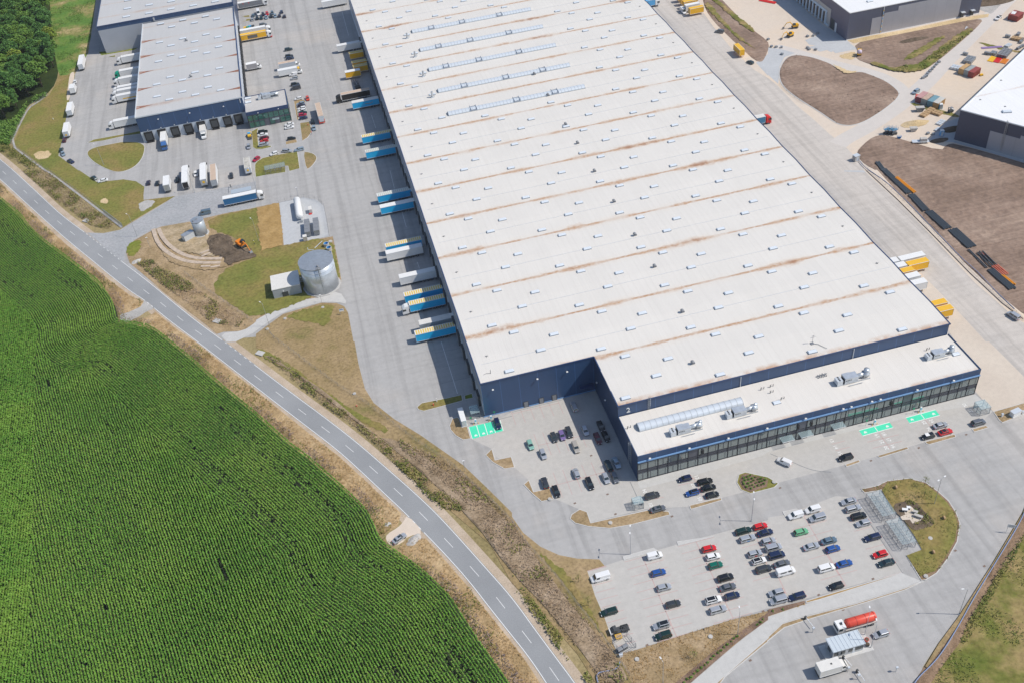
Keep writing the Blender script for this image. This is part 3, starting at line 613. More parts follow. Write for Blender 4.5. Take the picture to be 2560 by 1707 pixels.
surf('kerb', inset(chaikin(HEART, 2), -.5), .11, M['kerb'], None, 0, 0.0)
surf('soil_plot', HEART, .16, M['soil'], 1.3, .35, 0.0, 2, .6)
surf('bare_earth', PG((3,0), [(590,600),(640,625),(760,670),(850,660),(760,690),(680,680)]), .62, M['sand_yellow'], 1, .1, smooth=1)
surf('soil_plot', PG((3,0), [(790,405),(1000,360),(1300,300),(1600,240),(1900,180),(1975,185),(1930,240),(1880,290),(1700,450),(1550,570),(1430,650),(1300,668),(1130,650),(950,600),(800,540),(830,490)]), .14, M['soil'], 1.5, .4, 0.0, 1, .5)
surf('weedy_grass', PG((3,0), [(935,600),(1050,630),(1140,660),(1300,675),(1440,645),(1560,560),(1700,440),(1890,285),(1850,265),(1700,350),(1480,520),(1380,600),(1250,610),(1140,640),(1040,600),(960,570)]), .5, M['rough_grass'], 1.2, .4, smooth=1)
surf('weedy_grass', PG((3,0), [(1230,570),(1350,540),(1480,460),(1640,340),(1580,340),(1420,440),(1300,500)]), .52, M['rough_grass'], 1.2, .3, smooth=1)
surf('soil_plot', PG((3,0), [(815,1400),(870,1335),(960,1262),(1060,1240),(1250,1290),(1590,1392),(1640,1330),(1720,1322),(2350,1500),(3200,1760)], (3,1), [(2900,1568),(2350,1330),(2100,1130),(1800,850),(1500,520),(1200,220),(1000,0)], (3,0), [(900,1520),(830,1450)]), .14, M['soil'], 1.8, .4, 0.0, 1, .5)
surf('rubble_edge', PG((3,1), [(900,0),(1000,0),(1200,220),(1500,520),(1800,850),(2100,1130),(2350,1330),(2350,1370),(2150,1220),(1850,940),(1500,580),(1200,280)]), .3, M['sand'], 1, .2)
p1 = chaikin(PG((3,0), [(2400,-200),(2200,0),(1900,300),(1600,600),(1450,770),(1200,980),(900,1180),(720,1270),(640,1330)]), 2, False)
surf('site_road', list(map(tuple, strip(np.array(p1), 7.5)[0]))+list(map(tuple, strip(np.array(p1), 7.5)[1][::-1])), .022, M['site_road'])
p2 = chaikin(PG((3,0), [(60,440),(250,490),(600,600),(1000,690),(1200,800),(1230,900)]), 2, False)
surf('site_road', list(map(tuple, strip(np.array(p2), 8)[0]))+list(map(tuple, strip(np.array(p2), 8)[1][::-1])), .026, M['site_road'])
surf('concrete_pad', PG((2,0), [(2350,500)], (3,0), [(0,440),(120,455),(250,490),(150,530),(105,620),(95,775),(0,690)], (2,0), [(2350,700),(2240,580)]), .030, M['grey_apron'])
surf('concrete_pad', PG(ZG, [(885,795),(1150,690),(1290,815),(1700,800),(1910,970),(1480,1050),(1430,1010),(1400,1032),(1310,990),(1180,1020),(950,930),(1085,900),(960,880)]), .034, M['grey_apron'], None, 0, 0.0)
surf('concrete_pad', PG(ZG, [(240,0),(540,255),(860,520),(1000,590),(1290,820),(1700,795),(1480,640),(1240,500),(1000,300),(640,-20),(450,-250),(-50,-250)]), .030, M['grey_apron'])
surf('bare_earth', PG(ZG, [(1490,1110),(1850,1010),(1900,1060),(1840,1180),(1700,1165)]), .045, M['sand_yellow'], 1, .1, smooth=1)
surf('sand_strip', PG((3,0), [(730,375),(930,335),(1300,270),(1700,185),(1950,140),(2030,130),(2020,160),(1900,180),(1600,240),(1300,300),(1000,358),(790,402)]), .05, M['sand_yellow'], 1.2, .15)
surf('gravel_patch', PG((3,0), [(1955,10),(2140,50),(2050,130),(1940,95)]), .04, M['grey_gravel'])
surf('grass_patch', PG((3,0), [(1940,400),(1965,392),(2120,430),(2400,495),(2350,500),(2050,445)]), .06, M['rough_grass'], 1.2, .1, smooth=1)
surf('grass_patch', PG((3,0), [(1310,960),(1345,945),(1500,990),(1760,1062),(1745,1088),(1550,1035),(1400,1000)]), .06, M['rough_grass'], 1.2, .1, smooth=1)
surf('concrete_pad', PG((3,0), [(1480,1290),(1620,1130),(1760,1080),(1780,1290),(2350,1440),(2350,1500),(1990,1390),(1700,1310)]), .035, M['grey_apron'])
surf('concrete_pad', PG((3,1), [(880,0),(700,0),(700,10),(900,20)]), .031, M['grey_apron'])
# ---------- leaf helper: many small quads as one mesh
def quads_mesh(name, cen, size, asp, tilt, mat, yaw=None, z_up=None):
    n = len(cen)
    yaw = RNG.uniform(0, 2*np.pi, n) if yaw is None else yaw
    til = tilt if hasattr(tilt, '__len__') else RNG.uniform(-tilt, tilt, n)
    rol = RNG.uniform(-.5, .5, n)
    u = np.c_[np.cos(yaw)*np.cos(til), np.sin(yaw)*np.cos(til), np.sin(til)]
    s = np.c_[-np.sin(yaw), np.cos(yaw), np.zeros(n)]
    nn = np.cross(u, s); v = s*np.cos(rol)[:,None]+nn*np.sin(rol)[:,None]
    a = (size*.5)[:,None] if hasattr(size, '__len__') else size*.5
    b = a*asp
    V = np.stack([cen-u*a-v*b, cen+u*a-v*b, cen+u*a+v*b, cen-u*a+v*b], 1).reshape(-1, 3)
    me = bpy.data.meshes.new(name); me.vertices.add(4*n); me.vertices.foreach_set('co', V.astype(np.float32).ravel())
    me.loops.add(4*n); me.loops.foreach_set('vertex_index', np.arange(4*n, dtype=np.int32))
    me.polygons.add(n); me.polygons.foreach_set('loop_start', np.arange(0, 4*n, 4, dtype=np.int32)); me.polygons.foreach_set('loop_total', np.full(n, 4, np.int32))
    me.materials.append(mat); me.update(); me.validate(); return me
# ---------- maize field
EDGE = PG((0,0), [(-900,1200),(-300,1560)], (0,1), [(0,250),(130,360),(230,440),(280,530),(420,660),(600,790),(760,910),(930,1040)], ZP, [(1490,960),(1600,1110),(1640,1250),(1660,1390),(1770,1400),(1950,1420),(2150,1470)], (0,1), [(1560,1568)], (0,2), [(1750,150),(1950,330),(2150,500),(2350,660)], (1,2), [(200,840),(350,970),(480,1060),(640,1200),(800,1340),(950,1480),(1030,1568)],
          (1,3), [(1100,130),(1140,240),(1190,310),(1290,370),(1480,500),(1650,650),(1800,800),(1900,960),(2050,1190),(2150,1330),(2320,1568),(2600,2000)])
FIELD = chaikin(EDGE, 1, False)+[(60,-260),(-330,-260),(-420,180)]
surf('field_soil', FIELD, .014, M['corn_soil'])
E2 = np.array(resample(chaikin(EDGE, 2, False), 420))
def edge_dist(P):                                   # distance of points to the field edge, and the inward direction
    out = np.empty(len(P)); 
    A = E2[:-1]; Bv = E2[1:]-A; L2 = (Bv**2).sum(1)
    for i in range(0, len(P), 20000):
        q = P[i:i+20000]; d = q[:,None,:]-A[None]; t = np.clip((d*Bv).sum(2)/L2, 0, 1)
        out[i:i+20000] = np.sqrt((((d-t[...,None]*Bv)**2).sum(2)).min(1))
    return out
SP = .76
def smooth_dist(P): return edge_dist(P)
def maize():
    A = np.array(FIELD); st = .46
    gx, gy = np.meshgrid(np.arange(-330, 75, st), np.arange(-150, 215, st))
    P = np.c_[gx.ravel(), gy.ravel()]+RNG.uniform(-.5, .5, (gx.size, 2))*st
    P = P[in_poly(FIELD, P[:,0], P[:,1])]
    # keep what the survey covers, with a margin
    v = np.c_[P-CAM[:2], np.full(len(P), -CAM[2])]; c = v @ CR.T
    px = 1280+FOC*c[:,0]/c[:,2]; py = 853.5+FOC*c[:,1]/c[:,2]
    P = P[(px > -260) & (py < 1960) & (px < 1600)]
    d = smooth_dist(P)
    HW = 27.0
    la = np.array(W(ZQ, 530, 0)); lb = np.array(ray(80, 1707)); ld = lb-la; ld /= np.linalg.norm(ld)
    side = (P[:,0]-la[0])*ld[1]-(P[:,1]-la[1])*ld[0]          # >0 on the left strip? sign checked below
    i1 = np.array(W(ZQ, 600, 500)); i2 = np.array(W(ZQ, 870, 1560)); di = (i2-i1)/np.linalg.norm(i2-i1); ni = np.array([-di[1], di[0]])
    j1 = np.array(W(ZQ, 250, 0)); j2 = np.array(W(ZQ, 100, 900)); dj = (j2-j1)/np.linalg.norm(j2-j1); nj = np.array([-dj[1], dj[0]])
    ref = np.array(W(ZQ, 100, 600)); sref = (ref[0]-la[0])*ld[1]-(ref[1]-la[1])*ld[0]
    left = side*np.sign(sref) > 0
    head = d < HW
    left &= ~head
    mid = ~head & ~left
    e = .05
    gxd = (smooth_dist(P[head]+[e,0])-d[head])/e; gyd = (smooth_dist(P[head]+[0,e])-d[head])/e
    def snap(phi): return (np.floor(phi/SP)+.5)*SP-phi
    wob = .12*np.sin(P[:,0]*.21+P[:,1]*.13)+.1*np.sin(P[:,1]*.37)
    h = snap(d[head]); g = np.c_[gxd, gyd]; g /= np.linalg.norm(g, axis=1)[:,None]+1e-9; P[head] += g*h[:,None]
    ph = (P[mid]@ni)+wob[mid]; P[mid] += ni*snap(ph)[:,None]
    ph = (P[left]@nj)+wob[left]; P[left] += nj*snap(ph)[:,None]*.9
    row = np.round(np.where(head, d, np.where(mid, P@ni, P@nj))/SP).astype(int)
    # thinned wheel tracks and weak spots
    nz = np.array([noise.noise(Vector((x*.03, y*.03, 1.7))) for x, y in P])
    n2 = np.array([noise.noise(Vector((x*.012, y*.05, 9.7))) for x, y in P])
    keep = np.ones(len(P), bool)
    keep &= ~(head & ((row % 19 == 9)) & (n2 > -.05))
    keep &= ~(head & ((row % 19 == 12)) & (n2 > .05))
    keep &= ~(mid & ((row % 40) == 7) & (n2 > .25)); keep &= RNG.uniform(0, 1, len(P)) > .015+.12*(nz < -.42)
    keep &= in_poly(FIELD, P[:,0], P[:,1])
    ry = np.zeros(len(keep)); ry[head] = np.arctan2(g[:,0], -g[:,1]); ry[mid] = math.atan2(di[1], di[0]); ry[left] = math.atan2(dj[1], dj[0])
    P = P[keep]; nz = nz[keep]; lf = left[keep]; ry = ry[keep]
    n = len(P); P = P+RNG.normal(0, .03, P.shape)
    hgt = 2.0+.2*nz+RNG.normal(0, .1, n)
    cs = []; sz = []; yw = []
    for k in range(3):
        off = RNG.normal(0, .06, (n, 2)); zz = hgt-.16*k+RNG.normal(0, .06, n)-.05
        cs.append(np.c_[P+off, zz]); sz.append(RNG.uniform(.48, .7, n)*(1+.08*lf)); yw.append(ry+RNG.normal(0, .55+.2*lf, n))
    o = link('maize_crop', quads_mesh('maize', np.concatenate(cs), np.concatenate(sz), .36, .8, M['corn'], np.concatenate(yw))); struct(o, 'stuff')
    q = RNG.uniform(0, 1, n) < .5
    o = link('maize_tassels', quads_mesh('tassel', np.c_[P[q], hgt[q]+.12], RNG.uniform(.2, .34, q.sum()), .45, 1.0, M['tassel'])); struct(o, 'stuff')
maize()
# ---------- grass tufts and scrub along the verges (nobody could count them)
def scatter(name, poly, dens, hmax, size, asp, mat, tilt=1.2, clump=None, seed=0):
    A = np.array(poly); x0, y0 = A.min(0); x1, y1 = A.max(0); n = int((x1-x0)*(y1-y0)*dens)
    P = np.c_[RNG.uniform(x0, x1, n), RNG.uniform(y0, y1, n)]; P = P[in_poly(poly, P[:,0], P[:,1])]
    if clump:
        nz = np.array([noise.noise(Vector((x*clump[0], y*clump[0], seed*3.3+.5))) for x, y in P]); P = P[nz+RNG.uniform(-.15,.15,len(P)) > clump[1]]
    c = np.c_[P, RNG.uniform(.05, 1, len(P))**1.0*hmax+.1]
    o = link(name, quads_mesh(name, c, RNG.uniform(.6, 1.3, len(P))*size, asp, tilt, mat)); return struct(o, 'stuff')
LV = [tuple(a) for a in offset_line(LE, -2.4)]; EV_ = [tuple(a) for a in E2 if True]
VERGE = PG((0,1), [(0,110),(230,330),(430,520),(620,690),(830,860),(1010,1010),(1200,1150),(1320,1205),(1290,1250),(1180,1300),(1090,1320),(1060,1250),(1000,1140),(760,920),(600,800),(420,670),(270,520),(120,370),(0,260)])
VERGE2 = PG((0,1), [(1430,1300),(1600,1440),(1790,1568)], (1,2), [(0,450),(250,650),(500,850),(760,1050),(1000,1270),(1200,1460),(1330,1568)], (1,3), [(1330,20),(1300,130),(1190,190),(1130,220),(1090,130),(1020,0)], (1,2), [(950,1490),(800,1350),(640,1210),(480,1070),(350,980),(200,850),(0,665)], (0,2), [(2150,510),(1950,340),(1750,160),(1560,10)], (0,1), [(1430,1470),(1250,1430),(1280,1380)])
VERGE3 = PG((1,3), [(1420,240),(1560,240),(1700,400),(1920,650),(2120,910),(2320,1160)], (2,3), [(130,1370),(290,1620)], (1,3), [(2350,1610),(2150,1330),(2050,1190),(1900,950),(1800,790),(1650,640),(1480,490),(1300,360),(1330,290)])
for i, v in enumerate((VERGE, VERGE2, VERGE3)):
    surf('verge', v, .05, M['dry'], 1.5, .25)
    scatter('dry_grass', v, 7, .5, .55, .14, M['straw'], 1.1, (.25, -.2), i)
    scatter('weeds', v, 3, .6, .5, .4, M['weed'], 1.2, (.12, .22), i+5)
def band(E, a, b, i0=0, i1=None):
    p = [tuple(q) for q in offset_line(E, a)[i0:i1]]; q = [tuple(q) for q in offset_line(E, b)[i0:i1]]; return p+q[::-1]
for a, b, dn, mt, h, cl in ((-3.2, -.4, 6, 'lilac', 1.2, (.09, -.05)), (-2.5, -.3, 4, 'weed', .9, (.1, .1))):
    E3 = E2 if edge_dist(np.array([W((0,2), 900, 900)]))[0] > 0 else E2
    pl = band(E3, -a, -b); 
    if in_poly(FIELD, np.array([pl[200][0]]), np.array([pl[200][1]]))[0]: pl = band(E3, a, b)
    scatter('edge_scrub', pl, dn, h, .5, .3, M[mt], 1.3, cl, 3)
DITCH_B = PG((0,1), [(1260,850),(1400,820),(1480,900),(1700,1000),(1900,1150),(2050,1250),(2250,1370),(2200,1440),(1950,1400),(1700,1200),(1500,1060)])
DITCH_A = PG((0,1), [(200,0),(420,0),(620,160),(850,350),(1050,490),(1000,540),(850,510),(720,420),(480,240)])
DITCH_C = PG((1,2), [(120,150),(200,140),(450,350),(780,610),(1150,900),(1350,1050),(1500,1200),(1800,1420),(1980,1568),(1750,1540),(1350,1190),(1000,850),(600,560),(300,320)])
DITCH_D = PG((1,2), [(1300,900),(1560,1010),(1850,1170),(2050,1330),(2350,1640)], (2,3), [(0,60),(130,260),(330,560),(560,840),(780,1120),(960,1330),(1050,1568),(830,1568),(620,1280),(330,900),(60,600),(-150,350)], (1,2), [(1950,1500),(1600,1200),(1350,1000)])
for i, v in enumerate((DITCH_B, DITCH_A, DITCH_C)):
    scatter('reeds', v, 9, .8, .5, .22, M['reed'], 1.3, (.15, -.4), 20+i)
    scatter('scrub', v, 9, 1.0, .5, .5, M['weed'], 1.3, (.2, -.02), 30+i)
scatter('reeds', DITCH_D, 12, .9, .55, .22, M['reed'], 1.3, (.12, -.5), 44)
scatter('scrub', DITCH_D, 4, 1.0, .55, .5, M['weed'], 1.3, (.14, .24), 45)
scatter('scrub', PG((2,3), [(0,560),(120,700),(330,980),(560,1280),(760,1568),(690,1568),(420,1250),(200,950),(0,680)]), 12, .8, .5, .5, M['weed'], 1.2, (.2, -.1), 47)
scatter('scrub', PG((1,2), [(1200,960),(1500,1270),(1750,1520),(1700,1540),(1400,1250),(1150,990)]), 10, .7, .5, .5, M['weed'], 1.2, (.2, -.05), 48)
scatter('grass_tufts', LAWN_D, 8, .3, .35, .3, M['straw'], 1.1, (.3, -.3), 51)
scatter('grass_tufts', PG((3,3), [(2500,60),(2350,230),(2120,530),(1980,770),(1850,980),(1750,1200),(1600,1400),(1440,1640),(2350,1700),(2500,900)]), 4, .5, .5, .3, M['weed'], 1.1, (.08, -.1), 52)
scatter('grass_tufts', PG((3,3), [(2400,160),(2300,260),(2120,530),(1980,770),(1850,980),(1750,1200),(1830,1200),(1950,980),(2180,560)]), 9, .8, .55, .35, M['weed'], 1.1, None, 53)
scatter('grass_tufts', GARDEN, 4, .5, .4, .3, M['weed'], 1.1, (.2, -.1), 54)
scatter('grass_tufts', PG((0,0), [(460,0),(885,0),(812,490),(690,650),(560,700),(480,250)]), 3, .5, .6, .35, M['leaf_b'], 1.1, (.1, .05), 55)
scatter('scrub', PG((3,0), [(1140,655),(1300,672),(1440,645),(1560,560),(1700,440),(1890,285),(1700,380),(1480,530),(1380,605),(1250,615)]), 7, .9, .7, .5, M['weed'], 1.1, (.15, -.25), 56)
scatter('scrub', PG((0,0), [(-60,1330),(95,1340),(250,1000),(430,890),(430,870),(260,960),(130,1130),(0,1150)]), 14, 2.2, .8, .5, M['leaf_b'], 1.3, (.1, -.25), 57)
scatter('scrub', PG((0,0), [(0,1340),(90,1350),(420,1568),(300,1568),(150,1480),(0,1400)]), 9, 1.4, .6, .45, M['weed'], 1.3, (.12, -.1), 58)
scatter('garden_plants', PG(ZH, [(800,480),(1000,430),(1150,400),(1300,480),(1420,640),(1560,740),(1620,880),(1400,960),(1200,1000),(1180,865),(1345,800),(1160,530),(1000,610)]), 12, .8, .45, .5, M['weed'], 1.3, (.5, -.1), 59)
scatter('dug_clods', HEART, .8, .25, .4, .8, M['soil_dark'], .8, (.1, .1), 60)
# ---------- trees
def tree_proto(kind, h, r, seed):
    rg = np.random.default_rng(seed); mats = {'dark': 'leaf_a', 'mid': 'leaf_b', 'lime': 'leaf_c'}
    tr = MB(); tr.tube([(0,0,0),(.1,.05,h*.3),(0,.15,h*.62),(.1,.1,h*.8)], [.34,.27,.17,.08], 8)
    for k in range(6):
        a = k*1.05+seed; z = h*(.3+.07*k); L = r*.6
        tr.tube([(0,0,z),(math.cos(a)*L*.5, math.sin(a)*L*.5, z+h*.1),(math.cos(a)*L, math.sin(a)*L, z+h*.17)], [.14,.09,.04], 5)
    lobes = []
    for k in range(15):
        a = rg.uniform(0, 6.28); q = math.sqrt(rg.uniform(0,1))*r*.68; zc = h*rg.uniform(.45,.84)-.1*q
        lobes.append((math.cos(a)*q, math.sin(a)*q, zc, r*rg.uniform(.28,.46)))
    lobes.append((0,0,h*.86,r*.4))
    C = []
    for x, y, z, rr in lobes:
        n = int(165*(rr/1.6)**1.3)+60; v = rg.normal(0, 1, (n, 3)); v /= np.linalg.norm(v, axis=1)[:,None]; v[:,2] = np.abs(v[:,2])*1.0-.25*(rg.uniform(0,1,n) < .3)
        rad = rr*rg.uniform(.68, 1.06, n); C.append(np.c_[x+v[:,0]*rad, y+v[:,1]*rad, z+v[:,2]*rad*.85])
    C = np.concatenate(C)
    lm = quads_mesh('crown', C, rg.uniform(.5, .95, len(C)), .62, 1.1, M[mats[kind]])
    return tr.mesh('trunk', M['bark'], True), lm
PROT = [tree_proto('dark', 14, 5.6, 1), tree_proto('mid', 12, 5.0, 2), tree_proto('lime', 11.5, 4.8, 3), tree_proto('dark', 12, 4.6, 4), tree_proto('mid', 13.5, 5.6, 5)]
WOOD = PG((0,0), [(-700,-500),(440,-260),(430,-40),(400,0),(450,200),(500,400),(500,640),(440,780),(330,860),(200,960),(100,1080),(0,1100),(-500,1000)])
pts = []
A = np.array(WOOD)
for _ in range(9000):
    x, y = RNG.uniform(A[:,0].min(), A[:,0].max()), RNG.uniform(A[:,1].min(), A[:,1].max())
    if not in_poly(WOOD, np.array([x]), np.array([y]))[0]: continue
    if all((x-a)**2+(y-b)**2 > 6.3**2 for a, b in pts): pts.append((x, y))
TL = {0: 'tall dark green broadleaf tree inside the wood by the road bend', 1: 'round mid green tree of the wood beside the meadow', 2: 'yellow-green tree standing out of the darker wood', 3: 'small dark tree under the taller crowns of the wood', 4: 'wide mid green tree in the thick of the wood'}
kept = 0
for x, y in pts:
    v = CR@np.array([x-CAM[0], y-CAM[1], 10-CAM[2]]); px = 1280+FOC*v[0]/v[2]; py = 853.5+FOC*v[1]/v[2]
    if px < -60 or py < -110: continue
    lime = noise.noise(Vector((x*.05, y*.05, 3.3))) > .12
    k = random.choice((2,2,1)) if lime else random.choice((0,0,1,3,4))
    e = thing('broadleaf_tree', TL[k], 'tree', (x, y, 0), random.uniform(0, 6.28), 'trees of the wood')
    s = random.uniform(.8, 1.12); e.scale = (s, s, s*random.uniform(.9,1.1))
    link('trunk', PROT[k][0], e); link('crown', PROT[k][1], e); kept += 1
def sapling(x, y, h, label):
    e = thing('young_tree', label, 'tree', (x, y, .2)); mb = MB(); mb.tube([(0,0,0),(.05,0,h*.6),(0,.03,h)], [.06,.05,.02], 6)
    for a in range(5): mb.tube([(0,0,h*(.4+.1*a)),(math.cos(a*2.3)*.5, math.sin(a*2.3)*.5, h*(.55+.1*a))], [.025,.01], 4)
    mb.build('trunk', M['bark'], e)
    n = 60; v = RNG.normal(0, .45, (n, 3)); v[:,2] = v[:,2]*1.3+h*.75
    link('crown', quads_mesh('sapling_crown', v, RNG.uniform(.14, .26, n), .6, 1.2, M['weed']), e)
sapling(*W((2,3), 610, 640), 3.2, 'thin sapling on the grass behind the white delivery van'); sapling(*W((2,3), 700, 860), 3.2, 'thin sapling on the grass beside the dark green estate car')
sapling(*W((3,2), 1430, 1330), 4.0, 'bare reddish sapling at the rim of the round garden'); sapling(*W((3,2), 1425, 1430), 2.6, 'short pale sapling in the middle of the round garden'); sapling(*W((2,3), 1670, 1340), 3, 'thin sapling on the tan grass above the planting bed')
# planted shrubs in the long bed and the triangular island
sh = quads_mesh('shrub', np.c_[RNG.normal(0,.2,(26,2)), RNG.uniform(.05,.5,26)], RNG.uniform(.2,.36,26), .6, 1.2, M['leaf_b'])
def shrubs(poly, sx, ang, label, group):
    p = inset(ccw(poly), .45); A = np.array(p); c, s = math.cos(ang), math.sin(ang); ctr = A.mean(0)
    for i in range(-60, 60):
        for j in range(-30, 30):
            x, y = ctr[0]+i*sx*c-j*sx*s, ctr[1]+i*sx*s+j*sx*c
            if in_poly(p, np.array([x]), np.array([y]))[0]:
                o = link('shrub', sh); o.location = (x+random.uniform(-.15,.15), y+random.uniform(-.15,.15), .28); o.rotation_euler = (0,0,random.uniform(0,6)); sc = random.uniform(.6,1.0); o.scale = (sc,)*3
                tag(o, label, 'shrub', group)
ba = np.array(W((2,3), 1640, 1568)); bb = np.array(W((2,3), 2060, 1200)); shrubs(BED, 1.15, math.atan2(*(bb-ba)[::-1]), 'small green shrub planted in rows in the long bed by the footway', 'shrubs in the long planting bed')
shrubs(PG((2,2), [(2085,1280),(2110,1225),(2150,1210),(2350,1262),(2340,1330),(2190,1380),(2120,1345)]), 1.0, .1, 'tiny shrub in the three-cornered planted island', 'shrubs in the three-cornered island')
# ---------- buildings
def wall_strip(mb, x0, y0, x1, y1, z0, z1, t=.0, mi=0): mb.quad((x0,y0,z0),(x1,y1,z0),(x1,y1,z1),(x0,y0,z1), mi)
def barrel_mesh(L, w, h, ribs):
    mb = MB(); n = 10
    def ring(x, s, dz): return [(x, math.cos(math.pi*k/n)*w/2*s, dz+math.sin(math.pi*k/n)*h*s) for k in range(n+1)]
    a, b = ring(0,1,.25), ring(L,1,.25)
    vs = a+b; fs = [(i, i+1, n+2+i, n+1+i) for i in range(n)]+[tuple(range(n+1)), tuple(reversed(range(n+1, 2*n+2)))]
    mb.add(vs, fs, 0)
    for k in range(ribs+1):
        x = L*k/ribs; r1, r2 = ring(x-.08,1.03,.25), ring(x+.08,1.03,.25); mb.add(r1+r2, [(i, i+1, n+2+i, n+1+i) for i in range(n)], 1)
    mb.box(-.1, L+.1, -w/2-.12, -w/2, 0, .27, 1); mb.box(-.1, L+.1, w/2, w/2+.12, 0, .27, 1)
    return mb.mesh('barrel_skylight', [M['barrel'], M['rib']])
def skylight_mesh():
    mb = MB(); mb.box(-1.42, 1.42, -.68, .68, 0, .34, 1)
    mb.loft([[(-1.36,-.62,.34),(1.36,-.62,.34),(1.36,.62,.34),(-1.36,.62,.34)],[(-1.2,-.45,.52),(1.2,-.45,.52),(1.2,.45,.52),(-1.2,.45,.52)]], 0)
    return mb.mesh('skylight', [M['skylight'], M['skyframe']])
SKY = skylight_mesh()
def cowl_mesh():
    mb = MB(); mb.lathe([(.3,0),(.3,.7),(.55,.72),(.55,1.1),(.25,1.35)], 12); mb.box(.35,.8,-.25,.25,0,.5); return mb.mesh('roof_cowl', [M['midgrey']])
COWL = cowl_mesh()
def wlamp():
    mb = MB(); mb.box(-.1,.1,-.5,0,-.05,.05,1); mb.box(-.28,.28,-.75,-.35,-.12,.1,0); return mb.mesh('wall_lamp', [M['white'], M['midgrey']])
WL = wlamp()
def put(name, me, parent, loc, rz=0.0, sc=None):
    o = link(name, me, parent); o.location = loc; o.rotation_euler = (0,0,rz)
    if sc: o.scale = sc
    return o
def cage_ladder(parent, x, y, z0, z1, axis='y', d=-1, name='cage_ladder'):
    mb = MB()
    for s in (-.3,.3): mb.box(s-.03, s+.03, -.06, 0, 0, z1-z0+1.1)
    k = 0.3
    while k < z1-z0+.9: mb.box(-.3,.3,-.05,-.01,k,k+.04); k += .33
    k = 2.2
    while k < z1-z0+1.0:
        ring = [(math.cos(math.pi*(1+i/6))*.42, math.sin(math.pi*(1+i/6))*.75, k) for i in range(7)]; mb.tube(ring, .035, 4, caps=False); k += .8
    for i in (1,3,5): a = math.pi*(1+i/6); mb.box(math.cos(a)*.42-.03, math.cos(a)*.42+.03, math.sin(a)*.75-.03, math.sin(a)*.75+.03, 2.2, z1-z0+1.1)
    o = mb.build(name, M['steel'], parent); o.location = (x, y, z0); o.rotation_euler = (0,0,0 if axis == 'y' else -math.pi/2); return o
# ===== main warehouse
XR, YB, HM = 138.8, 330.0, 13.7
wh = thing('warehouse', 'huge white-roofed warehouse with navy walls and a number two on its corner', 'warehouse', (0,0,0))
wm = MB()
wall_strip(wm, 0,0, 35.2,0, 0, HM, mi=0); wall_strip(wm, 35.2,-22.3, XR,-22.3, 9.0, HM+.02, mi=0)
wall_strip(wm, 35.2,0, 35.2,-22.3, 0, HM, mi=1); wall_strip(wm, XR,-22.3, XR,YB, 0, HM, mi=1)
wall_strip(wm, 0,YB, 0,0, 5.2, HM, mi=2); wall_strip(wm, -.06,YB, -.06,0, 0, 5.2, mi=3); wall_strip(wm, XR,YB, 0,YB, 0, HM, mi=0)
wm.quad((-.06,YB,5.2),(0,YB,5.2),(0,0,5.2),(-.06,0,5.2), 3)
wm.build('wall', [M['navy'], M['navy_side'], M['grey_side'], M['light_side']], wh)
ft = MB(); ft.box(-.5, 35.2, -.12, 0, 0, .35); ft.build('plinth', M['sky_trim'], wh)
def roof_z(y, y0=0.0, p=22.35, rise=.34): f = ((y-y0)/p) % 1.0; return HM+.1+rise*(1-abs(2*f-1)) if True else HM
rm = MB(); ys = sorted({-22.3, 0.0, YB}|{k*11.175 for k in range(-1, 30) if -22.3 < k*11.175 < YB})
for a, b in zip(ys[:-1], ys[1:]):
    x0 = 35.2 if b <= 0 else 0.0
    rm.quad((x0+.02,a,roof_z(a)),(XR,a,roof_z(a)),(XR,b,roof_z(b)),(x0+.02,b,roof_z(b)))
ro = rm.build('roof', M['roof_white'], wh)
fl = MB()                                              # verge flashings that follow the wavy roof line
for x, s in ((-.14, 1), (XR, 1)):
    for a, b in zip(ys[:-1], ys[1:]):
        if x < 0 and b <= 0: continue
        za, zb = roof_z(a)+.12, roof_z(b)+.12
        fl.add([(x,a,za-.55),(x+.3,a,za-.55),(x+.3,a,za),(x,a,za),(x,b,zb-.55),(x+.3,b,zb-.55),(x+.3,b,zb),(x,b,zb)], [(0,1,2,3),(7,6,5,4),(3,2,6,7),(0,3,7,4),(1,5,6,2),(0,4,5,1)])
fl.box(-.14, 35.2, -.16, .12, HM-.1, HM+.28); fl.box(35.06, 35.36, -22.3, -.16, HM-.1, HM+.3); fl.box(35.06, XR+.3, -22.48, -22.2, HM-.1, HM+.28)
fl.build('roof_edge', M['navy_plain'], wh)
# dock doors along the long wall
dk = MB(); dk.box(-.85, -.06, -1.75, 1.75, .9, 4.9, 0); dk.box(-.9, -.84, -1.4, 1.4, 1.1, 4.4, 1); dk.box(-.35, -.06, -1.2, 1.2, .2, 1.1, 0)
DOCK = dk.mesh('dock_door', [M['dkgrey'], M['midgrey']])
dl = MB(); dl.box(-.24,-.06,-.12,.12,0,6.4,0); DPIPE = dl.mesh('downpipe', [M['trim']])
DY = [6+k*7.45 for k in range(38)]
for y in DY: put('dock_door', DOCK, wh, (0,y,0))
for y in DY[::3]: put('downpipe', DPIPE, wh, (-.1,y+3.7,.1))
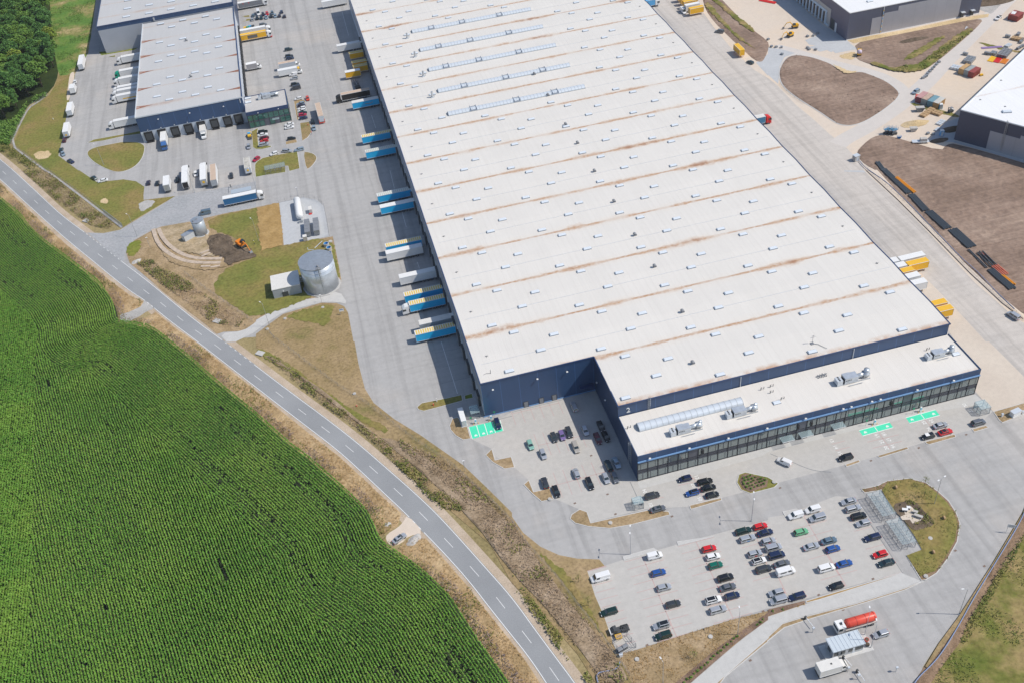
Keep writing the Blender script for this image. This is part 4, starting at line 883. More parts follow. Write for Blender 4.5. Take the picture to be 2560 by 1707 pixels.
# doors in the short front wall
dm = MB(); dm.box(-.6,.6,-.12,0,0,2.2,0); dm.box(-.45,.45,-.16,-.1,.1,2.05,1); FD = dm.mesh('steel_door', [M['dkgrey'], M['midgrey']])
for x in (13.0, 17.9, 22.0): put('door', FD, wh, (x,-.0,0), 0, (1.3,1,1.05))
cn = MB(); cn.box(-2.2,2.2,-1.5,0,3.1,3.35); cn.build('canopy', M['navy_plain'], wh).location = (32.2,-.1,0)
for x in (3.4, 17.2, 26.5): put('wall_lamp', WL, wh, (x,-.02,10.9))
for y in (-4.0, -12): put('wall_lamp', WL, wh, (35.1,y,7.0), -math.pi/2)
n2 = text_mesh('2', 2.6, .06); n2.materials.append(M['white']); o = put('number_sign', n2, wh, (38.2,-22.42,11.4)); o.rotation_euler = (math.pi/2,0,0)
def ladder_pos(t, x, y, z): return W(t, x, y, z)
cage_ladder(wh, 44.5, -22.34, 9.6, HM)
for x in (72.5, 108): mbp = MB(); mbp.box(-.08,.08,-.2,-.02,9.3,HM); put('downpipe', mbp.mesh('downpipe', [M['trim']]), wh, (x,-22.3,0))
# roof lights on the regular lattice, barrel lights, cowls and tall flues
spots = []
for k in range(-2, 15):
    for yo, xo in ((7.95, 20.9), (13.55, 26.65), (19.05, 15.2), (24.65, 9.5)):
        for i in range(0, 5):
            x, y = xo+28.8*i, yo+22.3*k
            if not (2 < x < XR-3 and -21 < y < YB-4): continue
            if y < 1.5 and x < 37: continue
            if 160 < y < 262 and 22.5 < x < 86: continue
            spots.append((x, y))
spots.sort(key=lambda p: (p[0]-CAM[0])**2+(p[1]-CAM[1])**2)
for x, y in spots[:100]: put('skylight', SKY, wh, (x,y,roof_z(y)+.0))
rest = MB()
for x, y in spots[100:]:
    z = roof_z(y); rest.box(x-1.42,x+1.42,y-.68,y+.68,z,z+.34,1); rest.loft([[(x-1.36,y-.62,z+.34),(x+1.36,y-.62,z+.34),(x+1.36,y+.62,z+.34),(x-1.36,y+.62,z+.34)],[(x-1.2,y-.45,z+.52),(x+1.2,y-.45,z+.52),(x+1.2,y+.45,z+.52),(x-1.2,y+.45,z+.52)]], 0)
struct(rest.build('far_skylights', [M['skylight'], M['skyframe']], wh), 'stuff')
BM = barrel_mesh(60.2, 3.2, .75, 40); vf = MB()
for s in (-1.25, 1.25): vf.box(s-.12, s+.12, -1.75, 1.75, .2, 1.15)
for s in (-1.6, 1.6): vf.box(-1.25, 1.25, s-.1, s+.1, .2, .75)
VENT = vf.mesh('smoke_vent', [M['skyframe']])
for i in range(5):
    y = 165.9+22.4*i; b = put('ridge_skylight', BM, wh, (23.9,y,roof_z(y)-.02))
    for x in ((6.5,22,41) if i > 1 else (11,30,47)): put('smoke_vent', VENT, b, (x+i*.8,0,0))
for x, y in ((67,98.6),(67.2,76.2),(67.2,53.9),(67.2,34.6),(67.1,9.7),(61.3,-13.1),(67.2,186),(67.4,164.3),(67.2,137.5),(67.2,121)): put('roof_cowl', COWL, wh, (x,y,roof_z(y)))
fm = MB(); fm.box(-.6,.6,-.6,.6,0,.4,1); fm.tube([(0,0,.3),(0,0,2.7)], .45, 12); fm.tube([(.9,.1,0),(.9,.1,1.6)], .14, 8); FLUE = fm.mesh('roof_flue', [M['steel'], M['trim']])
for y in (249.7, 227.5, 205.7, 184.1): put('roof_flue', FLUE, wh, (20.5,y,roof_z(y)))
# snow guards and little safety anchors
an = MB(); an.box(-.5,.5,-.03,.03,.0,.22); an.box(-.03,.03,-.4,.4,.0,.2); ANC = an.mesh('roof_anchor', [M['midgrey']])
for k in range(13):
    for x in (4.5, 134.0): put('roof_anchor', ANC, wh, (x, 11+22.35*k, roof_z(11+22.35*k)+.02))
mst = MB(); mst.tube([(0,0,0),(0,0,3.2)], .05, 6); mst.box(-.8,.8,-.04,.04,2.3,2.36); mst.box(-.5,.5,-.04,.04,2.8,2.86); mst.box(-.5,.5,-.5,.5,0,.12); mst.tube([(0,0,.05),(1.5,-1,.05),(2.4,-2.6,.05),(3,-3.4,.05)], .07, 5)
put('aerial_mast', mst.mesh('aerial_mast', [M['midgrey']]), wh, (*W((3,2),405,20,13.9), roof_z(-8)))
mst2 = MB(); mst2.tube([(0,0,0),(0,0,1.6)], .06, 6); mst2.tube([(0,0,.05),(-1.3,.4,.05),(-2.2,.1,.05)], .06, 5); mst2.tube([(0,0,.05),(.2,1.2,.05)], .05, 5)
put('aerial_mast', mst2.mesh('aerial_mast', [M['midgrey']]), wh, (*W((1,2),2155,290,13.9), roof_z(5)))
cl_ = MB()                                            # roof conductors, thin strips a little above the sheet
for k in range(0, 14):
    y = 11.175+22.35*k-3.2; cl_.box(2, XR-2, y-.05, y+.05, roof_z(y)+.02, roof_z(y)+.06)
cl_.build('conductor_strip', M['trim'], wh)
# ----- office front (part of the same building)
OX0, OX1, OY0, OY1, HO = 35.1, 139.2, -38.9, -22.5, 9.7
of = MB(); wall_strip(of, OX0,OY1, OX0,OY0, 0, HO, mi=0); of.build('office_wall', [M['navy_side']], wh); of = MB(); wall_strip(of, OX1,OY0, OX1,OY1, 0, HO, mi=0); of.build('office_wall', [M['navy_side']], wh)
fs = MB(); fs.box(OX0, OX1, OY0, OY0+.25, 7.9, HO+.35); fs.box(OX0, OX0+.2, OY0+.25, OY1, HO, HO+.25); fs.box(OX1-.2, OX1, OY0+.25, OY1, HO-.2, HO+.35); fs.build('fascia', M['navy'], wh)
lp = MB(); lp.box(OX0-.02, OX1+.02, OY0-.35, OY0-.002, 7.62, 7.95); lp.build('eaves_lip', M['sky_trim'], wh)
orf = MB(); orf.quad((OX0+.2,OY0+.25,HO+.02),(OX1-.2,OY0+.25,HO+.02),(OX1-.2,OY1,HO+.02),(OX0+.2,OY1,HO+.02)); orf.build('office_roof', M['roof_office'], wh)
sp = MB(); sp.box(OX0, OX1, OY0+.10, OY0+.3, 0, 7.62); sp.build('spandrel', M['spandrel'], wh)
BAY = 104.1/35; pat = (('W',.06,.46),('W',.54,.94)), (('W',.06,.24),('W',.3,.94)), (('W',.06,.7),('W',.76,.94))
gl = {}
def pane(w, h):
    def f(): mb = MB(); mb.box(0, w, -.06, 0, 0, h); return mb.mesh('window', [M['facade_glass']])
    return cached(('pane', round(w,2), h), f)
mu = MB(); nwin = 0
wanted = []
for i in range(35):
    for fl_, z0, h in ((0,.4,2.35),(1,4.5,2.3)):
        if (i*7+fl_*3) % 11 == 5 and fl_ == 1: continue
        for _, a, b in pat[(i+fl_) % 3]: wanted.append((OX0+BAY*(i+a), z0, BAY*(b-a), h, i, fl_))
for x, z0, w_, h, i, f_ in wanted[:]:
    nwin += 1
big = [q for q in wanted if q[2] > 1.0][:100]
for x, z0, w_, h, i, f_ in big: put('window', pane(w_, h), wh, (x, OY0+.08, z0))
rm2 = MB()
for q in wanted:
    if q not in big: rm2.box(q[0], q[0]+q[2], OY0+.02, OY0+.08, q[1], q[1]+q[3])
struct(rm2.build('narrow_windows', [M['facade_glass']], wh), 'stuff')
for i in range(36):
    x = OX0+BAY*i; mu.box(x-.06, x+.06, OY0-.06, OY0+.1, 0, 7.6)
for z in (.12, 3.3, 4.05, 7.2): mu.box(OX0, OX1, OY0-.03, OY0+.1, z, z+.09)
mu.build('mullions', M['mullion'], wh)
op = MB(); op.box(0,.62,-.35,.05,0,1.5,0); op.box(.06,.56,-.37,-.34,.06,1.44,1); OW = op.mesh('open_casement', [M['mullion'], M['black']])
for px, py in ((255,765),(377,735),(1102,540)): x, _ = W((3,2), px, py, 5.5); put('open_casement', OW, wh, (x, OY0, 4.8))
x, _ = W((2,2), 1733, 995, 5.5); put('open_casement', OW, wh, (x, OY0, 4.8))
cp = MB(); cp.box(-1.9,1.9,-2.2,0,3.0,3.1,0); cp.box(-1.9,1.9,-2.25,-2.18,2.95,3.14,1); cp.box(-1.2,1.2,-.1,0,0,2.6,2); CAN = cp.mesh('entrance_canopy', [M['shelter_glass'], M['white'], M['mullion']])
for px, py in ((150,875),(320,830),(615,755)): x, _ = W((3,2), px, py, 2.0); put('entrance_canopy', CAN, wh, (x, OY0-.05, 0))
for px, py, t in ((1258,1057,(2,2)),(1620,962,(2,2)),(1976,868,(2,2)),(2330,775,(2,2)),(330,682,(3,2)),(672,592,(3,2)),(748,575,(3,2)),(935,525,(3,2)),(1012,503,(3,2)),(1345,413,(3,2)),(1677,327,(3,2))):
    x, _ = W(t, px, py, 8.6); put('wall_lamp', WL, wh, (x, OY0-.02, 8.8))
put('ridge_skylight', barrel_mesh(31.2, 3.0, 1.1, 18), wh, (39.0,-28.4,HO+.03))
cage_ladder(wh, OX0-.04, -33.5, .6, HO, 'x')
for px, py, t in ((80,552,(3,2)),(1725,108,(3,2))): x, y = W(t, px, py, 10); put('skylight', SKY, wh, (x,y,HO+.03), 0, (.8,1,.7))
pv = MB(); pv.tube([(0,0,0),(0,0,.9),(.3,0,1.0)], .12, 6); pv.tube([(1.0,.2,0),(1.0,.2,.8)], .1, 6); PV = pv.mesh('roof_pipe', [M['dkgrey']])
for px, py, t in ((20,410,(3,2)),(20,465,(3,2)),(2285,435,(2,2)),(1455,75,(3,2)),(1060,790,(2,2)),(120,525,(3,2))): x, y = W(t, px, py, 10); put('roof_pipe', PV, wh, (x,y,HO+.02))
# ===== rooftop air handling units: lifted on by crane, things of their own
def ahu(x, y, z, label, v=0, s=1.0):
    e = thing('air_handling_unit', label, 'ventilation unit', (x,y,z), 0, 'air handling units on roofs'); e.scale = (s,s,s)
    b = MB(); b.box(-2.2,1.6,-1.1,1.1,.35,2.1); b.box(-2.2,-.2,-1.15,1.15,2.1,2.25); b.build('casing', M['zinc'], e, bevel=.03)
    g = MB()
    for k in range(4): g.box(-2.23,-2.19,-1+.5*k,-.6+.5*k,.5,1.9); g.tube([(-1.8+.45*k,-1.13,1.5),(-1.8+.45*k,-1.16,1.5)], .16, 8)
    g.build('grille', M['dkgrey'], e)
    d = MB(); d.tube([(1.6,0,1.2),(3.0,.15,1.2),(4.1,.3,1.3)], .55, 10); d.box(3.6,5.2,-.55,1.0,.5,1.7)
    if v == 1: d.tube([(4.6,.3,1.0),(4.6,.3,2.5)], .75, 14)
    if v == 0: d.tube([(4.4,.3,1.2),(5.0,.6,1.6),(5.0,.6,.4)], .6, 10)
    if v == 2: d.tube([(-1.6,1.0,1.4),(-2.4,1.6,1.8),(-2.4,2.4,1.2),(-1.2,2.7,.9)], .6, 10); d.tube([(1.4,.6,1.6),(3.2,.2,1.7),(4.9,-.9,1.2)], .4, 8)
    d.build('duct', M['zinc'], e, True)
    c = MB(); c.box(-4.2,-2.7,-1.0,.9,.25,1.75,0)
    for k in range(3): c.tube([(-3.45,-.6+.6*k,1.75),(-3.45,-.6+.6*k,1.85)], .24, 10, 1)
    c.build('condenser', [M['trim'], M['dkgrey']], e)
    f = MB()
    for yy in (-.9,.9): f.box(-4.3,5.2,yy-.08,yy+.08,.0,.35)
    f.box(-1.5,2.5,-1.9,-1.75,.2,.3); f.build('support_rail', M['steel'], e); return e
ahu(*W((2,2),1580,815,10), HO+.02, 'galvanised air handling unit on the office roof in front of the ribbed skylight', 0)
ahu(*W((2,2),2090,655,10), HO+.02, 'air handling unit at the far end of the ribbed skylight on the office roof', 0)
ahu(*W((3,2),755,350,10), HO+.02, 'large air handling unit with wide tray in the middle of the office roof', 1, 1.1)
ahu(*W((3,2),1560,125,10), HO+.02, 'air handling unit with upright round duct near the back corner of the office roof', 1, .95)
def lowgear(t, px, py, label):
    x, y = W(t, px, py, 10); e = thing('pipe_manifold', label, 'roof pipework', (x,y,HO+.02)); mb = MB()
    for k in range(4): mb.tube([(-1.2+.8*k,-.5,.4),(-1.2+.8*k,.6,.4)], .1, 6); mb.box(-1.3+.8*k,-1.1+.8*k,-.6,-.4,0,.45)
    mb.tube([(-1.5,.1,.5),(1.6,.1,.5)], .13, 6); mb.tube([(0,.1,.5),(0,.1,1.2)], .1, 6); mb.build('pipework', M['midgrey'], e)
lowgear((3,2), 495, 308, 'low cluster of dark pipes standing on the office roof beside the large ventilation unit')
# ===== left warehouse, lower front hall
lw = thing('warehouse', 'grey-roofed warehouse with navy front and eight loading docks at its gable', 'warehouse', (0,0,0))
LX0, LX1, LY0, LY1, LH = -109.4, -61.3, 223.8, 334.0, 12.5
mb = MB(); wall_strip(mb, LX0,LY0, LX1,LY0, 5.3, LH, mi=0); wall_strip(mb, LX0,LY0, LX1,LY0, 0, 5.3, mi=1); wall_strip(mb, LX0,LY1, LX0,LY0, 0, LH, mi=2); wall_strip(mb, LX1,LY0, LX1,LY1, 0, LH, mi=3)
mb.build('wall', [M['navy'], M['light_clad'], M['grey_side'], M['light_side']], lw)
rz = lambda y: LH+.1+.28*(1-abs(2*(((y-LY0)/19.0) % 1)-1))
mb = MB(); yy = [LY0+9.5*k for k in range(12)]; yy[-1] = LY1
for a, b in zip(yy[:-1], yy[1:]): mb.quad((LX0,a,rz(a)),(LX1,a,rz(a)),(LX1,b,rz(b)),(LX0,b,rz(b)))
mb.build('roof', M['roof_grey'], lw)
mb = MB(); mb.box(LX0-.15,LX0+.15,LY0-.1,LY1,LH-.3,LH+.55); mb.box(LX0-.15,LX1+.15,LY0-.15,LY0+.12,LH-.2,LH+.35); mb.build('roof_edge', M['trim'], lw)
mb = MB(); mb.box(LX1-.15,LX1+.2,LY0,LY1,LH-.3,LH+.6); mb.build('parapet', M['navy_plain'], lw)
RUST = plain('rust_silt', (.3,.13,.08), .9, var=.35)
for y in (233.5,252.5,271.5,290.5,309.5): 
    zr = lambda q: rz(q)+.03
    for q in ([(LX0+.3,y-1.7),(LX0+3.5,y-.9),(LX0+8,y),(LX0+3,y+.6),(LX0+.3,y+1.3)], [(LX1-.2,y-1.2),(LX1-.2,y+1.2),(LX1-2.5,y+.7),(LX1-7,y),(LX1-3,y-.7)]):
        mb = MB(); mb.add([(a,b,zr(b)) for a,b in q], [tuple(range(5))]); mb.build('rust_stain', RUST, lw)
d = MB(); d.box(-1.9,1.9,-.75,0,.85,5.0,0); d.box(-1.35,1.35,-.8,-.74,1.2,4.3,1); d.box(-1.6,1.6,-1.3,0,.0,.5,0)
for s in (-1,1): d.box(s*1.3-.2,s*1.3+.2,-1.35,-1.0,.3,1.15,0)
DS = d.mesh('dock_shelter', [M['black'], M['dkgrey']])
for px in (1375,1497,1615,1738,1855,1975,2095,2195): x, _ = W((0,0), px, 1275-(px-1375)*.195, 2.0); put('dock_shelter', DS, lw, (x,LY0,0))
d2 = MB(); d2.box(0,.75,-1.9,1.9,.85,5.0,0); d2.box(.74,.8,-1.35,1.35,1.2,4.3,1); DS2 = d2.mesh('dock_shelter', [M['black'], M['dkgrey']])
for k in range(16): put('dock_shelter', DS2, lw, (LX1, 239+k*5.8, 0))
for px, py in ((1452,1108),(1742,1057),(2053,998)): x, _ = W((0,0), px, py, 10); put('wall_lamp', WL, lw, (x,LY0-.02,10.2))
for px in (1355,1477,1600,1720,1838,1957,2077): x, _ = W((0,0), px, 1200-(px-1355)*.18, 5.9); put('wall_lamp', WL, lw, (x,LY0-.02,5.9), 0, (.7,)*3)
SP2 = [(1440,885),(1555,917),(1440,777),(1675,843),(1795,873),(1910,800),(2028,830),(1675,738),(1562,706),(1455,563),(1675,523),(1567,508),(1790,663),(1907,695),(2015,625),(1465,390),(1570,417),(1677,355),(1787,382),(1788,470),(1898,485),(2008,430),(1892,317),(2000,340),(1475,222),(1577,246),(1680,187),(1785,210),(1887,152),(1990,175)]
for px, py in SP2: x, y = W((0,0), px, py, 13); put('skylight', SKY, lw, (x,y,rz(y)), 0, (1.25,1,1))
for px, py in ((1707,373),(1750,708)): x, y = W((0,0), px, py, 13); put('roof_cowl', COWL, lw, (x,y,rz(y)))
n1 = text_mesh('1', 2.8, .06); n1.materials.append(M['white']); x, _ = W((0,0), 2212, 947, 10.4); o = put('number_sign', n1, lw, (x-.2,LY0-.12,10.9)); o.rotation_euler = (math.pi/2,0,0)
# annex office
AX0, AX1, AY0, AY1, AH = -61.2, -41.9, 216.6, 233.0, 7.9
mb = MB(); wall_strip(mb, AX1,AY0, AX1,AY1, 0, AH); wall_strip(mb, AX1,AY1, AX0,AY1, 0, AH); wall_strip(mb, AX0,LY0, AX0,AY0, 0, AH); mb.box(AX0,AX1,AY0+.1,AY0+.3,0,6.6,1); mb.build('annex_wall', [M['spandrel'], M['spandrel']], lw)
mb = MB(); mb.box(AX0,AX1,AY0-.1,AY0+.2,6.6,AH+.3); mb.box(AX1-.2,AX1+.1,AY0+.2,AY1,AH-.6,AH+.3); mb.box(AX0,AX1-.2,AY1-.1,AY1+.1,AH-.4,AH+.3); mb.box(AX0-.1,AX0+.12,AY0+.2,AY1-.1,AH-.2,AH+.15); mb.build('annex_fascia', M['navy_plain'], lw)
mb = MB(); mb.quad((AX0,AY0,AH+.02),(AX1,AY0,AH+.02),(AX1,AY1,AH+.02),(AX0,AY1,AH+.02)); mb.build('annex_roof', M['grey_gravel'] if False else M['roof_white2'] if False else plain('annex_membrane', (.5,.48,.46), .8, var=.06), lw)
gp = MB(); gp.box(0,2.0,-.06,0,0,2.5); GP = gp.mesh('window', [M['green_glass']])
for i in range(8):
    for z in (.4, 3.7):
        if (i, z) in ((3,.4),(5,.4)): continue
        put('window', GP, lw, (AX0+.4+i*2.36, AY0+.06, z))
for i in range(6): put('window', GP, lw, (AX1+.05, AY0+.8+i*2.6, 3.7 if i % 2 else .4), math.pi/2)
mb = MB()
for i in range(9): mb.box(AX0+.2+i*2.36-.05, AX0+.2+i*2.36+.05, AY0-.02, AY0+.1, 0, 6.6)
mb.build('mullions', M['mullion'], lw)
mb = MB(); mb.box(-1.6,1.6,-1.8,0,2.9,3.0); put('entrance_canopy', mb.mesh('entrance_canopy', [M['shelter_glass']]), lw, (AX0+12.5,AY0,0))
for px, py in ((530,1222),(1025,1130)): x, _ = W(ZB, px, py, 7.2); put('wall_lamp', WL, lw, (x,AY0-.12,7.3), 0, (.8,)*3)
for px, py in ((290,950),(300,1050)): x, y = W(ZB, px, py, 8); put('skylight', SKY, lw, (x,y,AH+.03))
ahu(*W(ZB,770,930,8), AH+.02, 'bulky air handling unit with curling ducts on the small annex roof', 2, 1.0)
# ===== left warehouse, taller rear hall
bk = thing('warehouse', 'tall pale grey warehouse hall behind the smaller grey-roofed one', 'warehouse', (0,0,0))
BX0, BX1, BY0, BY1, BH = -132.8, -60.9, 335.6, 470.0, 15.0
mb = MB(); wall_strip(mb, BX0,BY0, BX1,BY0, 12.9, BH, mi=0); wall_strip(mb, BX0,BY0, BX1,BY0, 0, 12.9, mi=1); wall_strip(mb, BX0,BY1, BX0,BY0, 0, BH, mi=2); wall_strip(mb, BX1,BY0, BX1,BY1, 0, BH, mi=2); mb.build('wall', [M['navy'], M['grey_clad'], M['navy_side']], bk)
mb = MB(); mb.quad((BX0,BY0,BH+.05),(BX1,BY0,BH+.05),(BX1,BY1,BH+.05),(BX0,BY1,BH+.05)); mb.build('roof', M['roof_grey'], bk)
mb = MB(); mb.box(BX0-.15,BX0+.1,BY0-.1,BY1,BH-.3,BH+.3); mb.box(BX0-.15,BX1+.15,BY0-.15,BY0+.1,BH-.3,BH+.3); mb.box(BX1-.1,BX1+.2,BY0,BY1,BH-.3,BH+.5); mb.build('roof_edge', M['navy_plain'], bk)
for px, py in ((1160,155),(1170,80),(1175,5),(1370,47),(1368,122),(1572,15),(1570,85),(1775,52),(1975,17)): x, y = W((0,0), px, py, 15.3); put('skylight', SKY, bk, (x,y,BH+.05), 0, (1.4,1.1,1.1))
mb = MB(); mb.box(-1.2,1.2,-.5,0,12.6,14.6); put('rain_hopper', mb.mesh('rain_hopper', [M['grey_clad']]), bk, (W((0,0),1418,172,13)[0],BY0-.02,0), 0, (.35,1,1))
# ===== new building to the north-east
ne = thing('warehouse', 'new white-roofed warehouse with stepped navy and grey cladding by the dirt road', 'warehouse', (0,0,0))
NX0, NX1, NY0, NY1, NH = 219.2, 288.5, 185.7, 420.0, 13.3
mb = MB(); wall_strip(mb, NX0,NY0, NX1,NY0, 0, NH, mi=0); wall_strip(mb, NX0,NY1, NX0,NY0, 0, NH, mi=1); wall_strip(mb, NX1,NY0, NX1,NY1, 0, NH, mi=1); mb.build('wall', [M['dark_clad'], plain('mauve_grey_cladding', (.15,.14,.19), .5, var=.06)], ne)
mb = MB(); mb.quad((NX0,NY0,NH+.02),(NX1,NY0,NH+.02),(NX1,NY1,NH+.02),(NX0,NY1,NH+.02)); mb.build('roof', M['roof_white2'], ne)
mb = MB(); mb.box(NX0-.12,NX0+.2,NY0,NY1,NH-.1,NH+.25); mb.box(NX0-.12,NX1+.1,NY0-.12,NY0+.2,NH-.1,NH+.25); mb.build('roof_edge', M['white'], ne)
mb = MB(); y = NY0-.09
mb.box(NX0+12,NX0+18,y,NY0-.01,.35,8.5); mb.box(NX0+18,NX0+25,y,NY0-.01,.35,9.9); mb.box(NX0+25,NX0+48.5,y,NY0-.01,.35,12.0); mb.box(NX0+48.5,NX0+53.5,y,NY0-.01,.35,11); mb.box(NX0+53.5,NX0+58,y,NY0-.01,.35,9.9); mb.build('grey_cladding', M['ltgrey_clad'], ne)
mb = MB(); mb.box(NX0-.05,NX1,NY0-.2,NY0-.01,0,.35); mb.build('plinth', M['white'], ne)
mb = MB(); mb.box(-.15,.15,-.15,0,.4,13.2); cols = ['skylight','orange','ltblue','amber']
for k in range(9): mb.box(-.16,.16,-.17,-.14,.8+k*1.3,1.3+k*1.3,1+k%2)
put('downpipe', mb.mesh('downpipe', [M['trim'], M['amber'], M['ltblue']]), ne, (NX0+17.4,NY0-.09,0))
mb = MB(); mb.box(NX0-.14,NX0-.01,202.2,260,.3,8.8); mb.box(NX0-.14,NX0-.01,214,260,8.8,10.5); mb.build('beige_cladding', M['beige_clad'], ne)
mb = MB()
mb.box(NX0-.34,NX0-.15,205.5,250,6.0,6.9)
for k in range(14): mb.box(NX0-.75,NX0-.15,206+k*3.3-.45,206+k*3.3+.45,.2,6.0)
mb.box(NX0-.4,NX0-.15,202.8,206,0,.9); mb.build('dock_surround', plain('dock_white', (.6,.7,.78), .5), ne)
mb = MB()
mb.box(NX0-.05,NX0-.02,198,201.5,0,5,0); mb.box(NX0-.16,NX0-.02,195.6,197.2,0,4.4,1)
mb.build('side_door', [M['dkgrey'], M['white']], ne)
db = MB(); db.box(NX0-.3,NX0-.15,206.5,208.8,1.0,5.6); DBM = db.mesh('dock_door', [plain('dark_brown', (.1,.07,.055), .7)])
for k in range(13): put('dock_door', DBM, ne, (0,k*3.3,0))
for px, py in ((2150,35),(2400,-20)): x, y = W(ZG, px, py, 13.4); put('skylight', SKY, ne, (x,y,NH+.03))
mb = MB(); mb.box(-1,1,-1.6,0,2.6,2.8,1); mb.box(-.8,.8,-.5,0,0,2.6,0); PD = mb.mesh('porch', [M['dkgrey'], M['trim']])
for px, py in ((1340,270),(1510,245)): x, _ = W(ZE, px, py, .6); put('porch', PD, ne, (x,NY0-.02,0))
# ===== building on the right edge, turned to the others
A0 = np.array((213.2,88.0)); ang = math.atan2(33.5,50.4)
ea = thing('warehouse', 'white-roofed hall standing askew at the right edge with shaded navy wall', 'warehouse', (A0[0],A0[1],0), ang)
EL, EW, EH = 150.0, 110.0, 13.25                      # local x along the long side, local -y along the shaded front
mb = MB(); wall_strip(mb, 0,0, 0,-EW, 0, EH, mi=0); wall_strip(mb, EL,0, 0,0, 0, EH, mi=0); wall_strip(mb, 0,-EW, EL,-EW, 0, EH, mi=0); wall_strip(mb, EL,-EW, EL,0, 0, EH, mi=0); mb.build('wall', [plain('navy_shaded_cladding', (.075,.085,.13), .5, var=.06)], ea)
mb = MB(); mb.quad((0,0,EH+.02),(EL,0,EH+.02),(EL,-EW,EH+.02),(0,-EW,EH+.02)); mb.build('roof', M['roof_white2'], ea)
mb = MB(); mb.box(-.15,.2,-EW,.12,EH-.1,EH+.3); mb.box(-.15,EL,-.1,.15,EH-.1,EH+.3); mb.build('roof_edge', M['trim'], ea)
mb = MB(); mb.box(-.12,-.01,-24,-12.7,.3,8.2); mb.box(-.12,-.01,-60,-24,.3,9.6); mb.box(-.12,-.01,-EW,-60,.3,7); mb.build('grey_cladding', M['ltgrey_clad'], ea)
mb = MB(); mb.box(-.2,-.01,-EW,0,0,.3); mb.build('plinth', M['concrete'], ea)
cl = cage_ladder(ea, -.14, -18.2, .8, EH, 'x')
for px, py, s in ((2070,525,1.2),): x, y = W(ZF, px, py, 13.4); q = Matrix.Rotation(-ang,2)@Vector((x-A0[0],y-A0[1])); put('skylight', SKY, ea, (q.x,q.y,EH+.03), -ang-.3, (s,s,s))
for px, py in ((1640,325),(2045,435),(1980,8)): x, y = W(ZF, px, py, 13.4); q = Matrix.Rotation(-ang,2)@Vector((x-A0[0],y-A0[1])); put('roof_anchor', ANC, ea, (q.x,q.y,EH+.03))
# ===== water tanks, pump house, gatehouse
tk = thing('water_tank', 'wide galvanised sprinkler tank beside the flat pump house', 'water tank', (-41.4,84.7,0))
mb = MB(); mb.lathe([(7.0,0),(7.0,.35)], 10); mb.build('base_slab', M['concrete'], tk)
mb = MB(); mb.lathe([(6.15,.35),(6.15,11.4)], 56); o = mb.build('shell', M['zinc'], tk, True)
mb = MB(); mb.lathe([(6.3,11.38),(6.3,11.55),(0.05,11.95)], 56); mb.build('tank_roof', M['steel'], tk)
mb = MB()
for z in (8.3, 9.7): mb.lathe([(6.18,z),(6.25,z+.02),(6.25,z+.12),(6.18,z+.14)], 56)
mb.build('hoop', M['trim'], tk)
o = cage_ladder(tk, .6, -6.2, .5, 11.5); o.rotation_euler = (0,0,-.1)
mb = MB(); mb.lathe([(.35,11.7),(.35,12.3),(.1,12.4)], 10, c=(.3,-4.6)); mb.box(-.5,1.2,-6.3,-4.9,11.6,11.68); mb.build('hatch', M['midgrey'], tk)
ph = thing('pump_house', 'low flat-roofed grey pump house next to the wide water tank', 'pump house', (-53.9,87.3,0))
mb = MB(); mb.box(-5.0,5.0,-4.5,4.3,0,4.0); mb.build('wall', M['grey_side'] if False else plain('pump_house_grey', (.36,.38,.41), .5, var=.06), ph)
mb = MB(); mb.box(-5.1,5.1,-4.6,4.4,4.0,4.22); mb.build('roof', M['offwhite'], ph)
mb = MB(); mb.box(-1.9,.3,-4.56,-4.49,0,2.3); mb.build('door', M['dkgrey'], ph)
mb = MB()
for z in (.8,1.6,2.4): mb.tube([(5.0,1.8,z),(7.2,1.2,z)], .22, 8)
mb.build('feed_pipe', M['steel'], ph); put('wall_lamp', WL, ph, (-1.2,-4.52,3.0), 0, (.7,)*3)
t2 = thing('water_tank', 'narrow grey cylindrical tank with shallow cone roof on dug-up ground', 'water tank', (-84.3,136.4,0))
mb = MB(); mb.lathe([(2.45,0),(2.45,6.7)], 36); mb.build('shell', plain('grey_tank_paint', (.42,.46,.5), .4, .2, var=.06), t2, True)
mb = MB(); mb.lathe([(2.55,6.68),(2.55,6.8),(.05,7.2)], 36); mb.build('tank_roof', M['steel'], t2)
mb = MB(); mb.lathe([(3.1,0.2),(3.1,.45)], 12); mb.build('base_slab', M['concrete'], t2)
mb = MB(); mb.box(-.35,.35,-.3,.3,6.9,7.3); mb.lathe([(.25,7),(.25,7.4)], 8, c=(-1.4,-1.1)); mb.build('hatch', M['midgrey'], t2)
ct = thing('container', 'small light grey equipment container beside the narrow tank', 'container', (-89.2,134.6,.3), math.atan2(2.6,3.9))
mb = MB(); mb.box(-2.3,2.3,-1.2,1.2,0,2.5)
for k in range(14): mb.box(-2.2+k*.32,-2.06+k*.32,-1.23,1.23,.1,2.4)
mb.build('body', M['trim'], ct); mb = MB(); mb.box(-2.35,2.35,-1.25,1.25,2.5,2.6); mb.build('roof', M['steel'], ct)
gh = thing('gatehouse', 'long flat-roofed gatehouse with window bands between the gate lanes', 'gatehouse', (63.4,-103.0,.02))
mb = MB(); mb.box(-3.9,3.9,-1.7,1.7,0,3.0); mb.build('wall', M['steel'], gh)
mb = MB(); mb.box(-4.1,4.1,-1.95,1.95,3.0,3.18); mb.build('roof', plain('ribbed_roof_sheet', (.6,.66,.7), .4, .15), gh)
mb = MB()
for k in range(9): mb.box(-3.95+k*.98,-3.87+k*.98,-1.95,1.95,3.18,3.24)
mb.build('roof_rib', M['trim'], gh)
gw = MB(); gw.box(-.62,.62,-.06,0,1.0,2.2); GWM = gw.mesh('window', [M['car_glass']])
